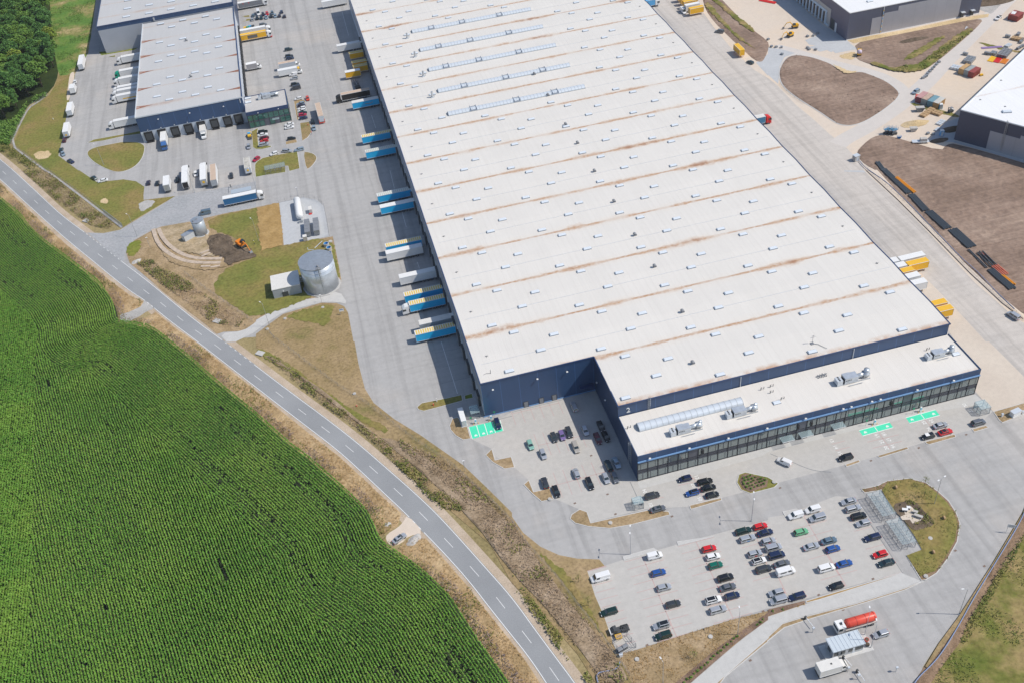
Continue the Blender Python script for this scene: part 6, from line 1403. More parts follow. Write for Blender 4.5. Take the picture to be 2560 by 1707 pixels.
for t, px, py, side, top, lb, kw in [
 ((1,0),740,422,M['white'],M['white'],'white box trailer docked above the yellow swap bodies',{}),
 ((1,0),878,943,BLUE,M['offwhite'],'blue trailer with pale swoosh docked below the dark lorry',dict(logo=M['grate'])),
 ((1,0),967,1257,BLUE,FRM,'blue trailer with yellow ribbed roof, upper one of the blue pair',dict(ribs=RIB)),
 ((1,0),1003,1395,BLUE,M['offwhite'],'blue trailer with plain pale roof, lower one of the blue pair',dict(ribs=RIB2)),
 ((1,1),1110,227,BLUE,FRM,'blue trailer with grey-green roof above the white-roofed blue one',dict(ribs=RIB2)),
 ((1,1),1137,333,BLUE,M['white'],'blue trailer with a clean white roof',{}),
 ((1,1),1187,690,BLUE,FRM,'blue trailer with yellow ribbed roof tight behind a white box trailer',dict(ribs=RIB)),
 ((1,1),1190,754,M['white'],M['white'],'white box trailer tight in front of a blue yellow-roofed one',{}),
 ((1,1),1313,974,M['white'],M['white'],'white box trailer standing alone in the middle of the dock wall',{}),
 ((1,1),1357,1140,BLUE,FRM,'blue trailer with yellow ribbed roof beside the blue lorry',dict(ribs=RIB)),
 ((1,1),1402,1222,BLUE,FRM,'blue lorry with white cab and pale yellow ribbed roof',dict(ribs=RIB,tractor=M['white'],name='articulated_lorry')),
 ((1,1),1495,1398,plain('dirty_white_container',(.5,.5,.48),.6,var=.15),M['offwhite'],'dirty white ribbed container trailer between two blue ones',dict(corr=True,L=12.4)),
 ((1,1),1457,1492,BLUE,FRM,'blue trailer with yellow ribbed roof nearest the warehouse corner',dict(ribs=RIB))]:
    x, y = docked(t, px, py); trailer(y, x, side, top, lb, **kw)
x, y = docked((1,0), 765, -5); trailer(y+1.0, x-10, M['white'], M['white'], 'white trailer half out of the picture at the top of the dock wall')
DARK = plain('black_brown_tarp', (.02,.018,.018), .5); BEI = plain('beige_tarp_roof', (.55,.42,.32), .7, var=.06)
x, y = docked((1,0), 778, 868); trailer(y, x, DARK, BEI, 'black lorry with sandy roof backing toward the dock wall', tractor=DARK, name='articulated_lorry', L=13.6)
def swapbody(x, y, rz, side, top, label, L=7.45, z0=1.15, group='swap bodies and boxes', name='swap_body'):
    e = thing(name, label, 'container', (x, y, .03), rz, group); cargo(e, -L/2, L/2, side, top, z0, z0+2.75)
    mb = MB()
    for sx in (-L/2+1.2, L/2-1.2):
        for s in (-1.1,1.1): mb.box(sx-.07, sx+.07, s-.07, s+.07, 0, z0)
    mb.build('support_leg', M['midgrey'], e); return e
YEL = M['yellow']; YELTOP = plain('yellow_container_roof', (.8,.46,.03), .5, var=.05); OCH = plain('pale_yellow_roof', (.66,.5,.16), .55, var=.08)
for px, py, top, lb in ((868,489,OCH,'yellow swap body at the dock, upper of the three in the shade'), (898,572,OCH,'yellow swap body at the dock, middle of the three in the shade'), (907,610,OCH,'yellow swap body at the dock, lowest of the three in the shade')):
    x, y = W((1,0), px, py, 3.9); swapbody(-4.2, y, math.pi, YEL, top, lb)
x, y = W((1,0), 815, 664, 3.9); swapbody(x+3.7, y, math.pi, YEL, M['white'], 'white-topped yellow swap body standing on legs away from the dock')
e = thing('container_chassis', 'empty dark container chassis standing in the wall shadow', 'trailer', (*W((1,0),922,775,.8), .03), R_(95)); chassis(e, -5, 5); wheelset(e, (-3.2,-1.9)); legs(e, 2.5)
mb = MB(); mb.box(-2.2,2.2,-.3,.3,1.1,1.4); mb.box(2.0,2.3,-1.2,1.2,1.1,1.3); mb.box(-2.3,-2.0,-1.2,1.2,1.1,1.3); mb.build('deck', M['midgrey'], e)
# lorries docked at the left side of the grey-roofed hall
GREENC = plain('teal_cab_paint', (.0,.32,.2), .35)
for px, py, cabm, lb, st in ((1105,525,M['white'],'white lorry docked highest on the left side of the grey-roofed hall',0), (1092,652,GREENC,'white trailer with a bright green cab',0), (1092,722,M['white'],'white lorry close below the green-cabbed one',0), (1085,800,M['white'],'white lorry docked third from the bottom of its tight group',0), (1070,833,M['white'],'white lorry docked second from the bottom of its tight group',0), (1066,880,M['white'],'white lorry with yellow stripe on its trailer',1), (1040,1112,M['white'],'white lorry docked apart nearest the hall corner',0)):
    x, y = W((0,0), px, py, 4.0); e = thing('articulated_lorry', lb, 'lorry', (LX0-7.0, y, .03), math.pi, 'lorries docked at the grey-roofed hall')
    cargo(e, -6.8, 6.8, M['white'], M['white']); chassis(e, -6.8, 6.8); wheelset(e, (-4.5,-3.2,-1.9)); cab(e, 9.5, cabm)
    if st: q = MB(); q.box(-4,4,1.255,1.27,2.0,2.5); q.build('side_stripe', M['amber'], e)
def rigid(x, y, rz, L, side, top, cabm, label, group=None, name='box_lorry', z1=3.6):
    e = thing(name, label, 'lorry', (x, y, .03), rz, group); cargo(e, -L/2, L/2, side, top, 1.0, z1); chassis(e, -L/2, L/2+.5)
    wheelset(e, (-L/2+1.6,)); c = MB(); X = L/2+2.2
    c.loft([[(X-2.1,-1.15,.7),(X,-1.05,.5),(X,1.05,.5),(X-2.1,1.15,.7)],[(X-2.1,-1.15,1.5),(X-.1,-1.05,1.2),(X-.1,1.05,1.2),(X-2.1,1.15,1.5)],[(X-2.1,-1.1,1.7),(X-.55,-1.02,1.65),(X-.55,1.02,1.65),(X-2.1,1.1,1.7)],[(X-2.1,-1.0,2.6),(X-1.2,-.9,2.5),(X-1.2,.9,2.5),(X-2.1,1.0,2.6)]]); c.build('cab', cabm, e, bevel=.05)
    g = MB(); g.quad((X-.53,-.92,1.68),(X-.53,.92,1.68),(X-1.14,.84,2.46),(X-1.14,-.84,2.46)); g.build('windscreen', M['car_glass'], e)
    for s in (-1,1): g = MB(); g.quad((X-1.9,s*1.1,1.72),(X-.9,s*1.06,1.7),(X-1.3,s*.97,2.4),(X-1.9,s*1.02,2.4)); g.build('side_window', M['car_glass'], e)
    wheelset(e, (X-1.1,), 1.1, .42); return e
x, y = W((0,0), 1497, 1225, 3.9); e = thing('articulated_lorry', 'short lorry with a blue cab backed into the front docks', 'lorry', (x, LY0-5.2, .03), -math.pi/2, 'lorries docked at the grey-roofed hall'); cargo(e, -4.4, 4.4, M['white'], M['white']); chassis(e, -4.4, 4.4); wheelset(e, (-2.5,-1.2)); cab(e, 7.1, plain('blue_cab_paint', (.05,.14,.36), .35))
x, y = W((0,0), 1857, 1195, 3.4); rigid(x, LY0-3.9, -math.pi/2, 5.6, M['white'], M['offwhite'], M['white'], 'small white box lorry backed into the front docks', 'lorries docked at the grey-roofed hall')
# boxes and trailers along the western lawn
for px, py, top, L, lb in ((740,550,3.8,12.5,'long white box trailer highest beside the western lawn'), (635,980,3.6,9.4,'white box trailer beside the western lawn, middle of the three'), (603,1170,3.6,9.6,'white box trailer with amber sign on its rear door')):
    x, y = W((0,0), px, py, top); e = thing('box_trailer', lb, 'trailer', (x, y, .03), math.pi/2, 'white box trailers by the western lawn'); cargo(e, -L/2, L/2, M['white'], M['white'], 1.1, top, door=M['trim']); chassis(e, -L/2, L/2); wheelset(e, (-L/2+1.6,-L/2+2.9)); legs(e, L/2-1.5)
    if 'amber' in lb: q = MB(); q.box(-L/2-.09,-L/2-.06,-.4,.4,1.6,2.3); q.build('rear_sign', M['amber'], e)
x, y = W((0,0), 668, 795, 3.0); rigid(x-.2, y-1.0, math.pi/2, 5.2, M['white'], M['white'], M['white'], 'white box lorry with its nose to a white car by the western lawn', None)
# lorry park
for px, py, side, top, cb, L, lb, kw in [
   (1523,90,M['white'],M['white'],None,8.0,'short white box trailer in the lorry park',{}), (1693,45,M['white'],M['white'],M['white'],13.6,'white lorry with its rear doors open on a dark hold',{'open':1}), (1860,20,M['white'],M['white'],M['white'],13.6,'white lorry with an amber sign on its rear',{'sign':1}), (1955,25,M['white'],BEI,None,13.6,'trailer with pale beige roof next to the amber-signed lorry',{})]:
    x, y = W((0,1), px, py, 4.0); e = thing('articulated_lorry' if cb else 'semi_trailer', lb, 'lorry' if cb else 'trailer', (x, y+(0 if L < 10 else 1.0), .03), math.pi/2, 'lorries and trailers in the lorry park'); 
    cargo(e, -L/2, L/2, side, top, door=None if 'open' in kw else M['steel']); chassis(e, -L/2, L/2); wheelset(e, (-L/2+2.1,-L/2+3.4,-L/2+4.7) if L > 10 else (-L/2+1.8,-L/2+3.1))
    if cb: cab(e, L/2+2.7, cb)
    else: legs(e, L/2-2)
    if 'open' in kw: q = MB(); q.box(-L/2-.05,-L/2-.01,-1.1,1.1,1.25,3.8); q.build('hold_shade', M['black'], e)  # black sheet on the closed rear paints the shade inside the hold
    if 'sign' in kw: q = MB(); q.box(-L/2-.1,-L/2-.06,-.5,.5,2.2,3.2); q.build('rear_sign', M['amber'], e)
x, y = W(ZC, 265, 1150, 3.6); e = thing('semi_trailer', 'grey-white trailer with streaked roof and yellow sign by the drive corner', 'trailer', (x, y-.3, .03), math.pi/2, 'lorries and trailers in the lorry park'); cargo(e, -4.6, 4.6, M['white'], plain('streaked_roof', (.5,.48,.43), .7, var=.3), 1.15, 3.8, door=M['trim']); chassis(e, -4.6, 4.6); wheelset(e, (-2.8,-1.5)); legs(e, 2.8)
q = MB(); q.box(-4.75,-4.68,-.35,.45,2.2,3.0); q.build('rear_sign', M['amber'], e)
x, y = W(ZB, 2035, 1220, 4.0); e = thing('semi_trailer', 'trailer with sandy beige roof and orange-red rear frame beside the annex', 'trailer', (x, y, .03), R_(91)); cargo(e, -6.8, 6.8, M['white'], BEI, door=M['trim']); chassis(e, -6.8, 6.8); wheelset(e, (-4.6,-3.3,-2)); legs(e, 4.2)
q = MB(); q.box(-6.9,-6.82,-1.3,-1.05,.6,2.4); q.box(-6.9,-6.82,1.05,1.3,.6,2.4); q.box(-6.95,-6.82,-1.3,1.3,.5,.9); q.build('rear_frame', M['orangered'], e)
x, y = W(ZD, 1800, 655, 4.0); e = thing('articulated_lorry', 'lorry with dark blue trailer and white roof leaving past the weighing lane', 'lorry', (x, y, .03), 0.0); cargo(e, -6.8, 6.8, plain('blue_curtain', (.025,.15,.34), .45, var=.05), M['white']); chassis(e, -6.8, 6.8); wheelset(e, (-4.6,-3.3,-2)); cab(e, 9.5, M['white'])
x, y = W(ZA, 330, 30, 4.0); e = thing('articulated_lorry', 'grey curtain-sided lorry with white cab at the top edge', 'lorry', (x, y, .03), 0.0); cargo(e, -6.8, 6.8, plain('grey_curtain', (.22,.23,.25), .55, var=.05), M['white']); chassis(e, -6.8, 6.8); wheelset(e, (-4.6,-3.3,-2)); cab(e, 9.5, M['white'])
q = MB(); 
for xx in (-4.2,-1.0): q.box(xx,xx+.6,-1.27,-1.255,3.2,3.6)
q.build('side_emblem', M['red'], e)
x, y = W(ZA, 400, 700, 4.0); e = thing('articulated_lorry', 'white lorry standing tight behind the yellow one', 'lorry', (x, y, .03), 0.0); cargo(e, -6.8, 6.8, M['white'], M['white']); chassis(e, -6.8, 6.8); wheelset(e, (-4.6,-3.3,-2)); cab(e, 9.5, M['white'])
x, y = W(ZA, 410, 800, 4.0); e = thing('articulated_lorry', 'yellow lorry with grey side panel and red bumper', 'lorry', (x, y-.6, .03), 0.0); cargo(e, -6.8, 6.8, YEL, YELTOP); chassis(e, -6.8, 6.8); wheelset(e, (-4.6,-3.3,-2)); cab(e, 9.5, M['white'], M['red'])
q = MB(); q.box(-3.2,2.0,-1.275,-1.255,1.6,3.4); q.build('side_panel', plain('grey_poster', (.14,.13,.12), .6), e)
x, y = W(ZB, 365, 95, 3.4); rigid(x, y, 0, 5.2, plain('grey_box_side', (.36,.35,.36), .6), M['white'], M['white'], 'small lorry with grey-sided box leaving the annex docks')
x, y = W(ZB, 1235, 60, 3.6); rigid(x, y, 0, 8.4, M['trim'], BEI, M['white'], 'lorry with sandy canvas roof above the white box lorry')
x, y = W(ZB, 1250, 215, 3.7); e = rigid(x, y, 0, 9.6, M['white'], M['white'], M['white'], 'white box lorry with a yellow cab deflector')
q = MB(); q.box(5.0,6.0,-.8,.8,2.62,3.2); q.build('deflector', M['amber'], e)
# gate lanes
x, y = W(ZJ, 1150, 480, 2.2); e = thing('tanker_lorry', 'tanker lorry with red drum tank and white cab behind the gatehouse', 'tanker', (x+.3, y, .03), math.pi); 
mb = MB(); n = 18; mb.loft([[(xx, math.cos(2*math.pi*k/n)*rr, 2.25+math.sin(2*math.pi*k/n)*rr) for k in range(n)] for xx, rr in ((-4.0,.7),(-3.85,1.05),(-3.6,1.12),(3.3,1.12),(3.55,1.0),(3.7,.7))]); mb.build('tank', M['orangered'], e, True)
mb = MB()
for xx in (-3.4,-1.2,1.2,3.2): mb.loft([[(xx+d, math.cos(2*math.pi*k/n)*1.15, 2.25+math.sin(2*math.pi*k/n)*1.15) for k in range(n)] for d in (-.05,.05)])
mb.build('tank_band', plain('dark_red', (.32,.02,.02), .5), e)
mb = MB(); mb.box(-4,4.0,-1.1,1.1,.8,1.15); mb.build('chassis', M['stone'], e); wheelset(e, (-2.9,-1.6,4.8)); 
c = MB(); c.box(4.1,6.2,-1.22,1.22,.6,2.9); c.build('cab', M['white'], e, bevel=.12); g = MB(); g.box(6.2,6.23,-1.08,1.08,1.7,2.65); g.build('windscreen', M['car_glass'], e); g = MB(); g.box(4.7,5.3,-.35,.35,2.9,2.94); g.build('roof_hatch', M['dkgrey'], e)
for s in (-1,1): g = MB(); g.box(4.9,5.9,s*1.225,s*1.24,1.7,2.55); g.build('side_window', M['car_glass'], e)
x, y = W(ZJ, 640, 1260, 2.9); e = rigid(x, y, 0, 5.4, M['offwhite'], M['offwhite'], M['offwhite'], 'off-white box van waiting at the barrier in front of the gatehouse', None, 'box_van', 3.3)
q = MB(); q.box(.3,.7,-.2,.2,3.37,3.42); q.build('roof_vent', M['dkgrey'], e)
# eastern yard
e = thing('articulated_lorry', 'red-cabbed lorry with blue container docked on the eastern wall', 'lorry', (*W((3,0),-60,1105,2.0), .03), 0); x0 = e.location.x; e.location.x = XR+8.2; cargo(e, -4.2, 4.2, plain('sea_blue_container', (.05,.2,.34), .5), M['offwhite']); chassis(e, -4.2, 4.2); wheelset(e, (-2.5,-1.2)); cab(e, 7.0, M['red'], M['red'])
e = thing('articulated_lorry', 'lorry with sky blue trailer at the top of the eastern wall', 'lorry', (XR+6.6, W((2,0),1275,10,3.5)[1]+.5, .03), 0); cargo(e, -6.8, 6.8, M['ltblue'], M['ltblue']); chassis(e, -6.8, 6.8); wheelset(e, (-4.6,-3.3,-2)); cab(e, 9.3, M['white'])
for px, py, mt, tp, rz, lb in ((1690,85,YEL,YELTOP,0,'yellow swap body at the front of the row by the white van'), (1652,55,M['white'],M['white'],0,'white swap body between two yellow ones'), (1635,22,YEL,YELTOP,0,'yellow swap body behind the white swap body'), (1608,-8,YEL,YELTOP,0,'yellow swap body third from the white van'), (1580,-38,YEL,YELTOP,0,'yellow swap body farthest up the row')):
    x, y = W((2,0), px, py, 3); swapbody(x, y, rz, mt, tp, lb)
x, y = W((2,0), 2085, 450, 3); fx, fy = W((2,0), 2060, 425, 3); bx_, by_ = W((2,0), 2110, 475, 3); swapbody(x, y, math.atan2(by_-fy, bx_-fx), YEL, YELTOP, 'lone yellow swap body on the eastern yard')
for x, y, mt, tp, L, lb in ((146.2,22.3,M['white'],M['white'],7.0,'white swap body touching the wall at the top of the eastern group'), (154.8,22.1,M['white'],M['white'],9,'long white swap body outermost in the eastern group'), (154.9,18.7,YEL,YELTOP,7.45,'large yellow swap body outermost in the eastern group'), (147.3,19.2,M['white'],M['white'],7.0,'white swap body tucked between two others at the eastern wall'), (148.2,16,YEL,YELTOP,7.0,'small yellow swap body in the middle of the eastern group'), (148.4,12.8,M['white'],M['white'],7.0,'white swap body second from the bottom of the eastern group'), (148.5,9.1,M['white'],M['white'],7.2,'white swap body at the bottom of the eastern group'), (148.4,-2.4,YEL,YELTOP,7.45,'yellow swap body, upper one of the pair near the office end'), (148.5,-5.7,YEL,YELTOP,7.45,'yellow swap body, lower one of the pair near the office end')):
    swapbody(x, y, 0, mt, tp, lb, L)
# ---------- street lamps, signs, shelters and small things
def lamp(t, bx, by, arms, label, h=10.2, rz=0.0):
    x, y = W(t, bx, by); e = thing('street_lamp', label, 'street lamp', (x,y,.03), rz, 'street lamps of the park')
    mb = MB(); mb.tube([(0,0,0),(0,0,1.2),(0,0,h)], [.11,.09,.05], 8); mb.box(-.2,.2,-.2,.2,0,.08); mb.build('pole', M['midgrey'] if False else M['steel'], e)
    for s in ([1,-1] if arms == 2 else [1]):
        a = MB(); a.tube([(0,0,h-.05),(s*.5,0,h+.15),(s*.9,0,h+.2)], .035, 6); o = a.build('arm', M['steel'], e)
        b = MB(); b.box(s*.85 if s > 0 else -1.5, s*1.5 if s > 0 else -.85, -.15, .15, h+.15, h+.27); b.build('lamp_head', M['white'], o)
for a in [((2,3),1088,385,2,'double-armed lamp at the top corner of the big car park',10.2,1.2), ((2,3),2197,80,2,'double-armed lamp by the red hatchback at the top of the crowded block',10.2,1.2), ((3,2),1525,1490,2,'double-armed lamp in the round garden',10.2,.3), ((3,3),1752,935,1,'single lamp on the verge along the gate road',10.2,2.9),
          ((3,3),885,1125,1,'lamp standing behind the gatehouse beside the tanker',9.6,1.2), ((3,3),945,1240,1,'lamp at the end of the gatehouse island',9.6,1.2), ((2,3),2070,1125,1,'lamp in the planting bed below the car park',9.8,1.3), ((2,3),1385,1580,1,'lamp on the tan grass at the bottom edge',9.6,1.8), ((0,1),1260,605,1,'lamp at the entrance from the road',10.2,2.3),
          ((0,0),955,1520,1,'lamp on the drop-shaped lawn by the grey-roofed hall',10.2,2.3), (ZD,1055,625,1,'lamp at the corner of the lorry park',10.2,2.2), (ZD,2135,1440,1,'lamp on the grass near the excavator',10.2,2.1), (ZD,2095,585,1,'lamp beside the white cab of the blue lorry',10.2,2.1), ((1,1),125,1430,1,'lamp at the exit path below the pump house',10.2,2.2)]: lamp(*a)
for t, x, y, h, lb in (((1,1),605,1210,3.2,'short lamp post in front of the wide water tank'), ((1,2),1920,1190,4.5,'short lamp post on the lawn edge by the curved drive'), ((0,1),1383,715,5.0,'short pole on the dry grass at the entrance'), ((1,1),390,235,4.0,'short lamp behind the white gas tank')):
    wx, wy = W(t, x, y); e = thing('lamp_post', lb, 'lamp post', (wx,wy,.1)); mb = MB(); mb.tube([(0,0,0),(0,0,h)], .06, 6); mb.build('pole', M['steel'], e); mb = MB(); mb.box(-.35,.35,-.14,.14,h,h+.14); mb.build('lamp_head', M['white'], e)
def sign(t, x, y, h, w_, hh, m, lb, rz=0.0, two=True):
    wx, wy = W(t, x, y); e = thing('sign_board', lb, 'sign', (wx,wy,.1), rz); mb = MB()
    for s in ((-w_*.4, w_*.4) if two else (0,)): mb.tube([(s,.04,0),(s,.04,h)], .045, 6)
    mb.build('post', M['steel'], e); mb = MB(); mb.box(-w_/2, w_/2, -.05, 0, h-hh, h); mb.build('panel', m, e); return e
e = sign((1,1),795,1325,2.6,1.6,1.1,M['white'],'white and blue notice board on the lawn near the yard edge'); mb = MB(); mb.box(-.7,.7,-.06,-.052,2.2,2.5); mb.build('blue_band', M['blue'], e)
e = sign((3,3),2215,185,3.2,1.9,1.2,M['white'],'pale notice board on two posts at the right edge of the gate road', R_(-30)); mb = MB(); mb.box(-.7,.7,-.06,-.052,2.2,3.0); mb.build('grey_print', M['trim'], e)
for t, x, y, lb in (((3,2),897,770,'green charging sign in front of the left green bays'), ((3,2),1327,660,'green charging sign in front of the right green bays'), (ZL,690,1130,'green charging sign beside the tall white charger'), (ZL,1378,960,'green charging sign at the navy wall behind the dark car')):
    sign(t,x,y,2.4,.62,.62,M['green'],lb,0,False)
def charger(t, x, y, lb):
    wx, wy = W(t, x, y); e = thing('charging_post', lb, 'charging post', (wx,wy,.03), 0, 'charging posts'); mb = MB(); mb.box(-.3,.3,-.2,.2,.1,1.9); mb.build('cabinet', M['white'], e, bevel=.04)
    mb = MB(); mb.box(-.22,.22,-.23,-.2,1.1,1.6); mb.build('screen', M['ltblue'], e); mb = MB()
    for s in (-.75,.75): mb.tube([(s,-.25,0),(s,-.25,.4)], .1, 8)
    mb.build('bollard', M['amber'], e)
charger((3,2),975,755,'white charging post at the left green bays'); charger((3,2),1397,640,'white charging post at the right green bays'); charger(ZL,820,1150,'wide white charging post nearest the grass island'); charger(ZL,1275,1050,'slim charging post beside the dark charging car')
# substation box, cage and bins by the warehouse corner
wx, wy = W(ZL, 450, 1060, 1.5); e = thing('cabinet', 'long white kiosk cabinet half in the shade by the warehouse corner', 'cabinet', (wx,wy+1.6,.03)); mb = MB(); mb.box(-.7,.7,-2.9,2.9,.2,2.5); mb.build('body', M['trim'], e); mb = MB(); mb.box(-.8,.8,-3,3,2.5,2.62); mb.build('roof', M['white'], e); mb = MB(); mb.box(-1,1,-3.1,3.1,0,.2); mb.build('plinth', M['concrete'], e)
def cage(t, x, y, sx, sy, h, lb, glass=True, name='smoking_shelter', cat='shelter', rz=0.0, roof=True):
    wx, wy = W(t, x, y); e = thing(name, lb, cat, (wx,wy,.03), rz); mb = MB()
    for a in (-sx/2, sx/2):
        for b in (-sy/2, 0, sy/2): mb.box(a-.05,a+.05,b-.05,b+.05,0,h)
    for z in (h-.06, h*.5, .15):
        for b in (-sy/2, sy/2): mb.box(-sx/2,sx/2,b-.03,b+.03,z,z+.06)
        for a in (-sx/2, sx/2): mb.box(a-.03,a+.03,-sy/2,sy/2,z,z+.06)
    mb.build('frame', M['midgrey'], e)
    if glass:
        g = MB()
        if roof: g.box(-sx/2-.1,sx/2+.1,-sy/2-.1,sy/2+.1,h+.01,h+.05)
        g.build('glass_roof', M['shelter_glass'], e) if roof else None
        g = MB(); g.box(-sx/2+.05,sx/2-.05,sy/2-.01,sy/2+.02,.2,h-.1); g.box(-sx/2-.01,-sx/2+.02,-sy/2+.05,sy/2-.05,.2,h-.1); g.box(sx/2-.02,sx/2+.01,-sy/2+.05,sy/2-.05,.2,h-.1); g.build('glass_wall', M['shelter_glass'], e)
    return e
cage(ZL,795,900,2.6,3.4,2.5,'glazed shelter in the shade by the warehouse corner'); e = cage(ZO,310,1220,2.6,2.4,2.6,'small glass smoking shelter at the tan grass island'); e = cage((3,2),1955,635,3.0,3.2,2.7,'glass smoking shelter at the far corner of the office forecourt')
bx, by = W(ZO, 415, 1150, .5); e = thing('litter_bin', 'slim litter bin with green top outside the glass smoking shelter', 'bin', (bx,by,.03)); mb = MB(); mb.lathe([(.22,0),(.25,.9),(.2,1.0)], 12); mb.build('body', M['midgrey'], e); mb = MB(); mb.lathe([(.2,1.0),(.12,1.12)], 12); mb.build('lid', M['green'], e)
# bicycle shelters
def bikes(x0, x1, y0, y1, h, lb, n=9):
    e = thing('bicycle_shelter', lb, 'bicycle shelter', (x0,y0,.03), 0, 'glass bicycle shelters'); X, Y = x1-x0, y1-y0; mb = MB()
    for k in range(5):
        for a in (0, X*.45, X): mb.box(a-.04,a+.04,Y*k/4-.04,Y*k/4+.04,0,h-(.15 if a == X*.45 else 0))
    for k in range(n+1): mb.tube([(0,Y*k/n,h),(X*.45,Y*k/n,h-.2),(X,Y*k/n,h)], .035, 4)
    for a, z in ((0,h),(X*.45,h-.2),(X,h)): mb.box(a-.04,a+.04,0,Y,z-.04,z+.04)
    for z in (.3,1.3): mb.box(X-.02,X+.02,0,Y,z,z+.05); mb.box(-.02,.02,0,Y,z,z+.05)
    mb.build('frame', M['midgrey'], e)
    for k in range(n):
        a, b = Y*k/n+.05, Y*(k+1)/n-.05; g = MB(); g.quad((0,a,h+.02),(X*.45,a,h-.17),(X*.45,b,h-.17),(0,b,h+.02)); g.quad((X*.45,a,h-.17),(X,a,h+.02),(X,b,h+.02),(X*.45,b,h-.17)); g.build('roof_pane', M['shelter_glass'], e)
    g = MB(); g.box(X-.01,X+.01,0,Y,.3,h-.3); g.build('rear_pane', M['shelter_glass'], e)
    r = MB()
    for k in range(12): yy = .5+k*(Y-1)/11; r.tube([(X*.3,yy,0),(X*.3,yy,.75),(X*.75,yy,.75),(X*.75,yy,0)], .03, 5)
    r.build('rack', M['steel'], e); return e
bikes(90.3,94.2,-72.6,-64.5,2.5,'upper glass bicycle shelter between the parked cars and the garden'); bikes(90.3,94.2,-82.2,-74.1,2.5,'lower glass bicycle shelter nearer the pointed footway')
e = bikes(0,3.8,0,8.6,2.3,'glass bicycle shelter on the lawn below the annex',11); e.location = (-48.2,171.9,.12); e.rotation_euler = (0,0,math.pi/2)
for c in (e,): c.location = (-48.0,171.8,.12)
# garden: picnic tables, lounging stones, bins
def bench(t, x, y, lb, rz=0.0, m='stone', L=1.9):
    wx, wy = W(t, x, y, .8); e = thing('picnic_bench', lb, 'bench', (wx,wy,.48), rz); mb = MB(); mb.box(-L/2,L/2,-.4,.4,.68,.75); mb.build('top', M[m], e); mb = MB()
    for s in (-L*.35, L*.35): mb.box(s-.06,s+.06,-.35,.35,0,.68)
    mb.build('leg', M['midgrey'], e)
bench(ZH,1035,580,'white table on the terrace edge of the garden',R_(-25),'white',1.5); bench(ZH,1105,540,'white and blue bin table at the top of the terrace',R_(-25),'white',1.0); bench(ZH,1240,620,'short pale bench at the back of the terrace',R_(-45),'stone',1.2); bench(ZH,1300,705,'long pale bench at the back of the terrace',R_(-45),'stone',2.2)
for x, y, lb in ((860,140,'upright log slice near the top of the round garden'), (1800,738,'upright log slice at the right rim of the round garden'), (1593,1408,'upright log slice in the lower part of the round garden')):
    wx, wy = W(ZH, x, y, .5); e = thing('log_stool', lb, 'log', (wx,wy,.25)); mb = MB(); mb.tube([(-.2,0,.5),(.2,0,.5)], .5, 14); mb.build('log', M['wood'], e); mb = MB(); mb.box(-.15,.15,-.2,.2,0,.1); mb.build('foot', M['bark'], e)
def manhole(t, x, y, lb, r=.55, m='concrete', z=.3):
    wx, wy = W(t, x, y); e = thing('manhole_cover', lb, 'manhole cover', (wx,wy,z), 0, 'round manhole tops'); mb = MB(); mb.lathe([(r,-.2),(r,.12)], 14); mb.build('ring', M[m], e); mb = MB(); mb.lathe([(r*.7,.12),(r*.7,.16)], 12); mb.build('lid', M['stone'], e)
for t, x, y, lb in (((3,3),1488,243,'white manhole ring on the garden lawn'), ((3,3),1447,590,'white manhole ring at the lower tip of the garden'), ((2,3),903,100,'white manhole ring on the long tan island'), ((2,3),1147,1352,'pale manhole ring on the tan grass by the bins'), ((2,3),1822,1145,'pale manhole ring on the tan grass below the car park'), ((2,2),348,1447,'white manhole ring at the tip of the wedge island'), ((1,2),905,480,'pale square cover on the dry lawn by the path'), ((1,1),615,1260,'white cover on the lawn under the tank'), ((1,1),268,1362,'pale cover beside the exit path'), ((1,1),105,1458,'pale cover at the corner of the exit path'), ((3,2),55,1290,'white cover on the three-cornered island')): manhole(t, x, y, lb)
dg = MB(); dg.box(-.35,.35,-.25,.25,0,.012); DG = dg.mesh('drain_grate', [plain('rusty_grate', (.2,.14,.11), .8)])
for t, x, y in ((ZN,515,985),(ZN,1588,685),(ZO,1085,1445),((3,2),945,1090),((3,3),963,610),((3,3),465,757),((3,3),690,893),((3,3),1985,493),((3,3),1720,350),((2,3),1240,1218),((2,3),1780,1063),((2,3),2305,908),((2,3),2187,1358),((2,3),950,15),((2,2),877,1398),((2,2),577,1480),((2,2),727,1043),((3,2),110,1340),((2,3),1468,37)):
    o = link('drain_grate', DG); x_, y_ = W(t, x, y); o.location = (x_, y_, .037); o.rotation_euler = (0,0,.2); tag(o, 'small rust-coloured drain grate set in the paving', 'drain grate', 'drain grates in the paving')
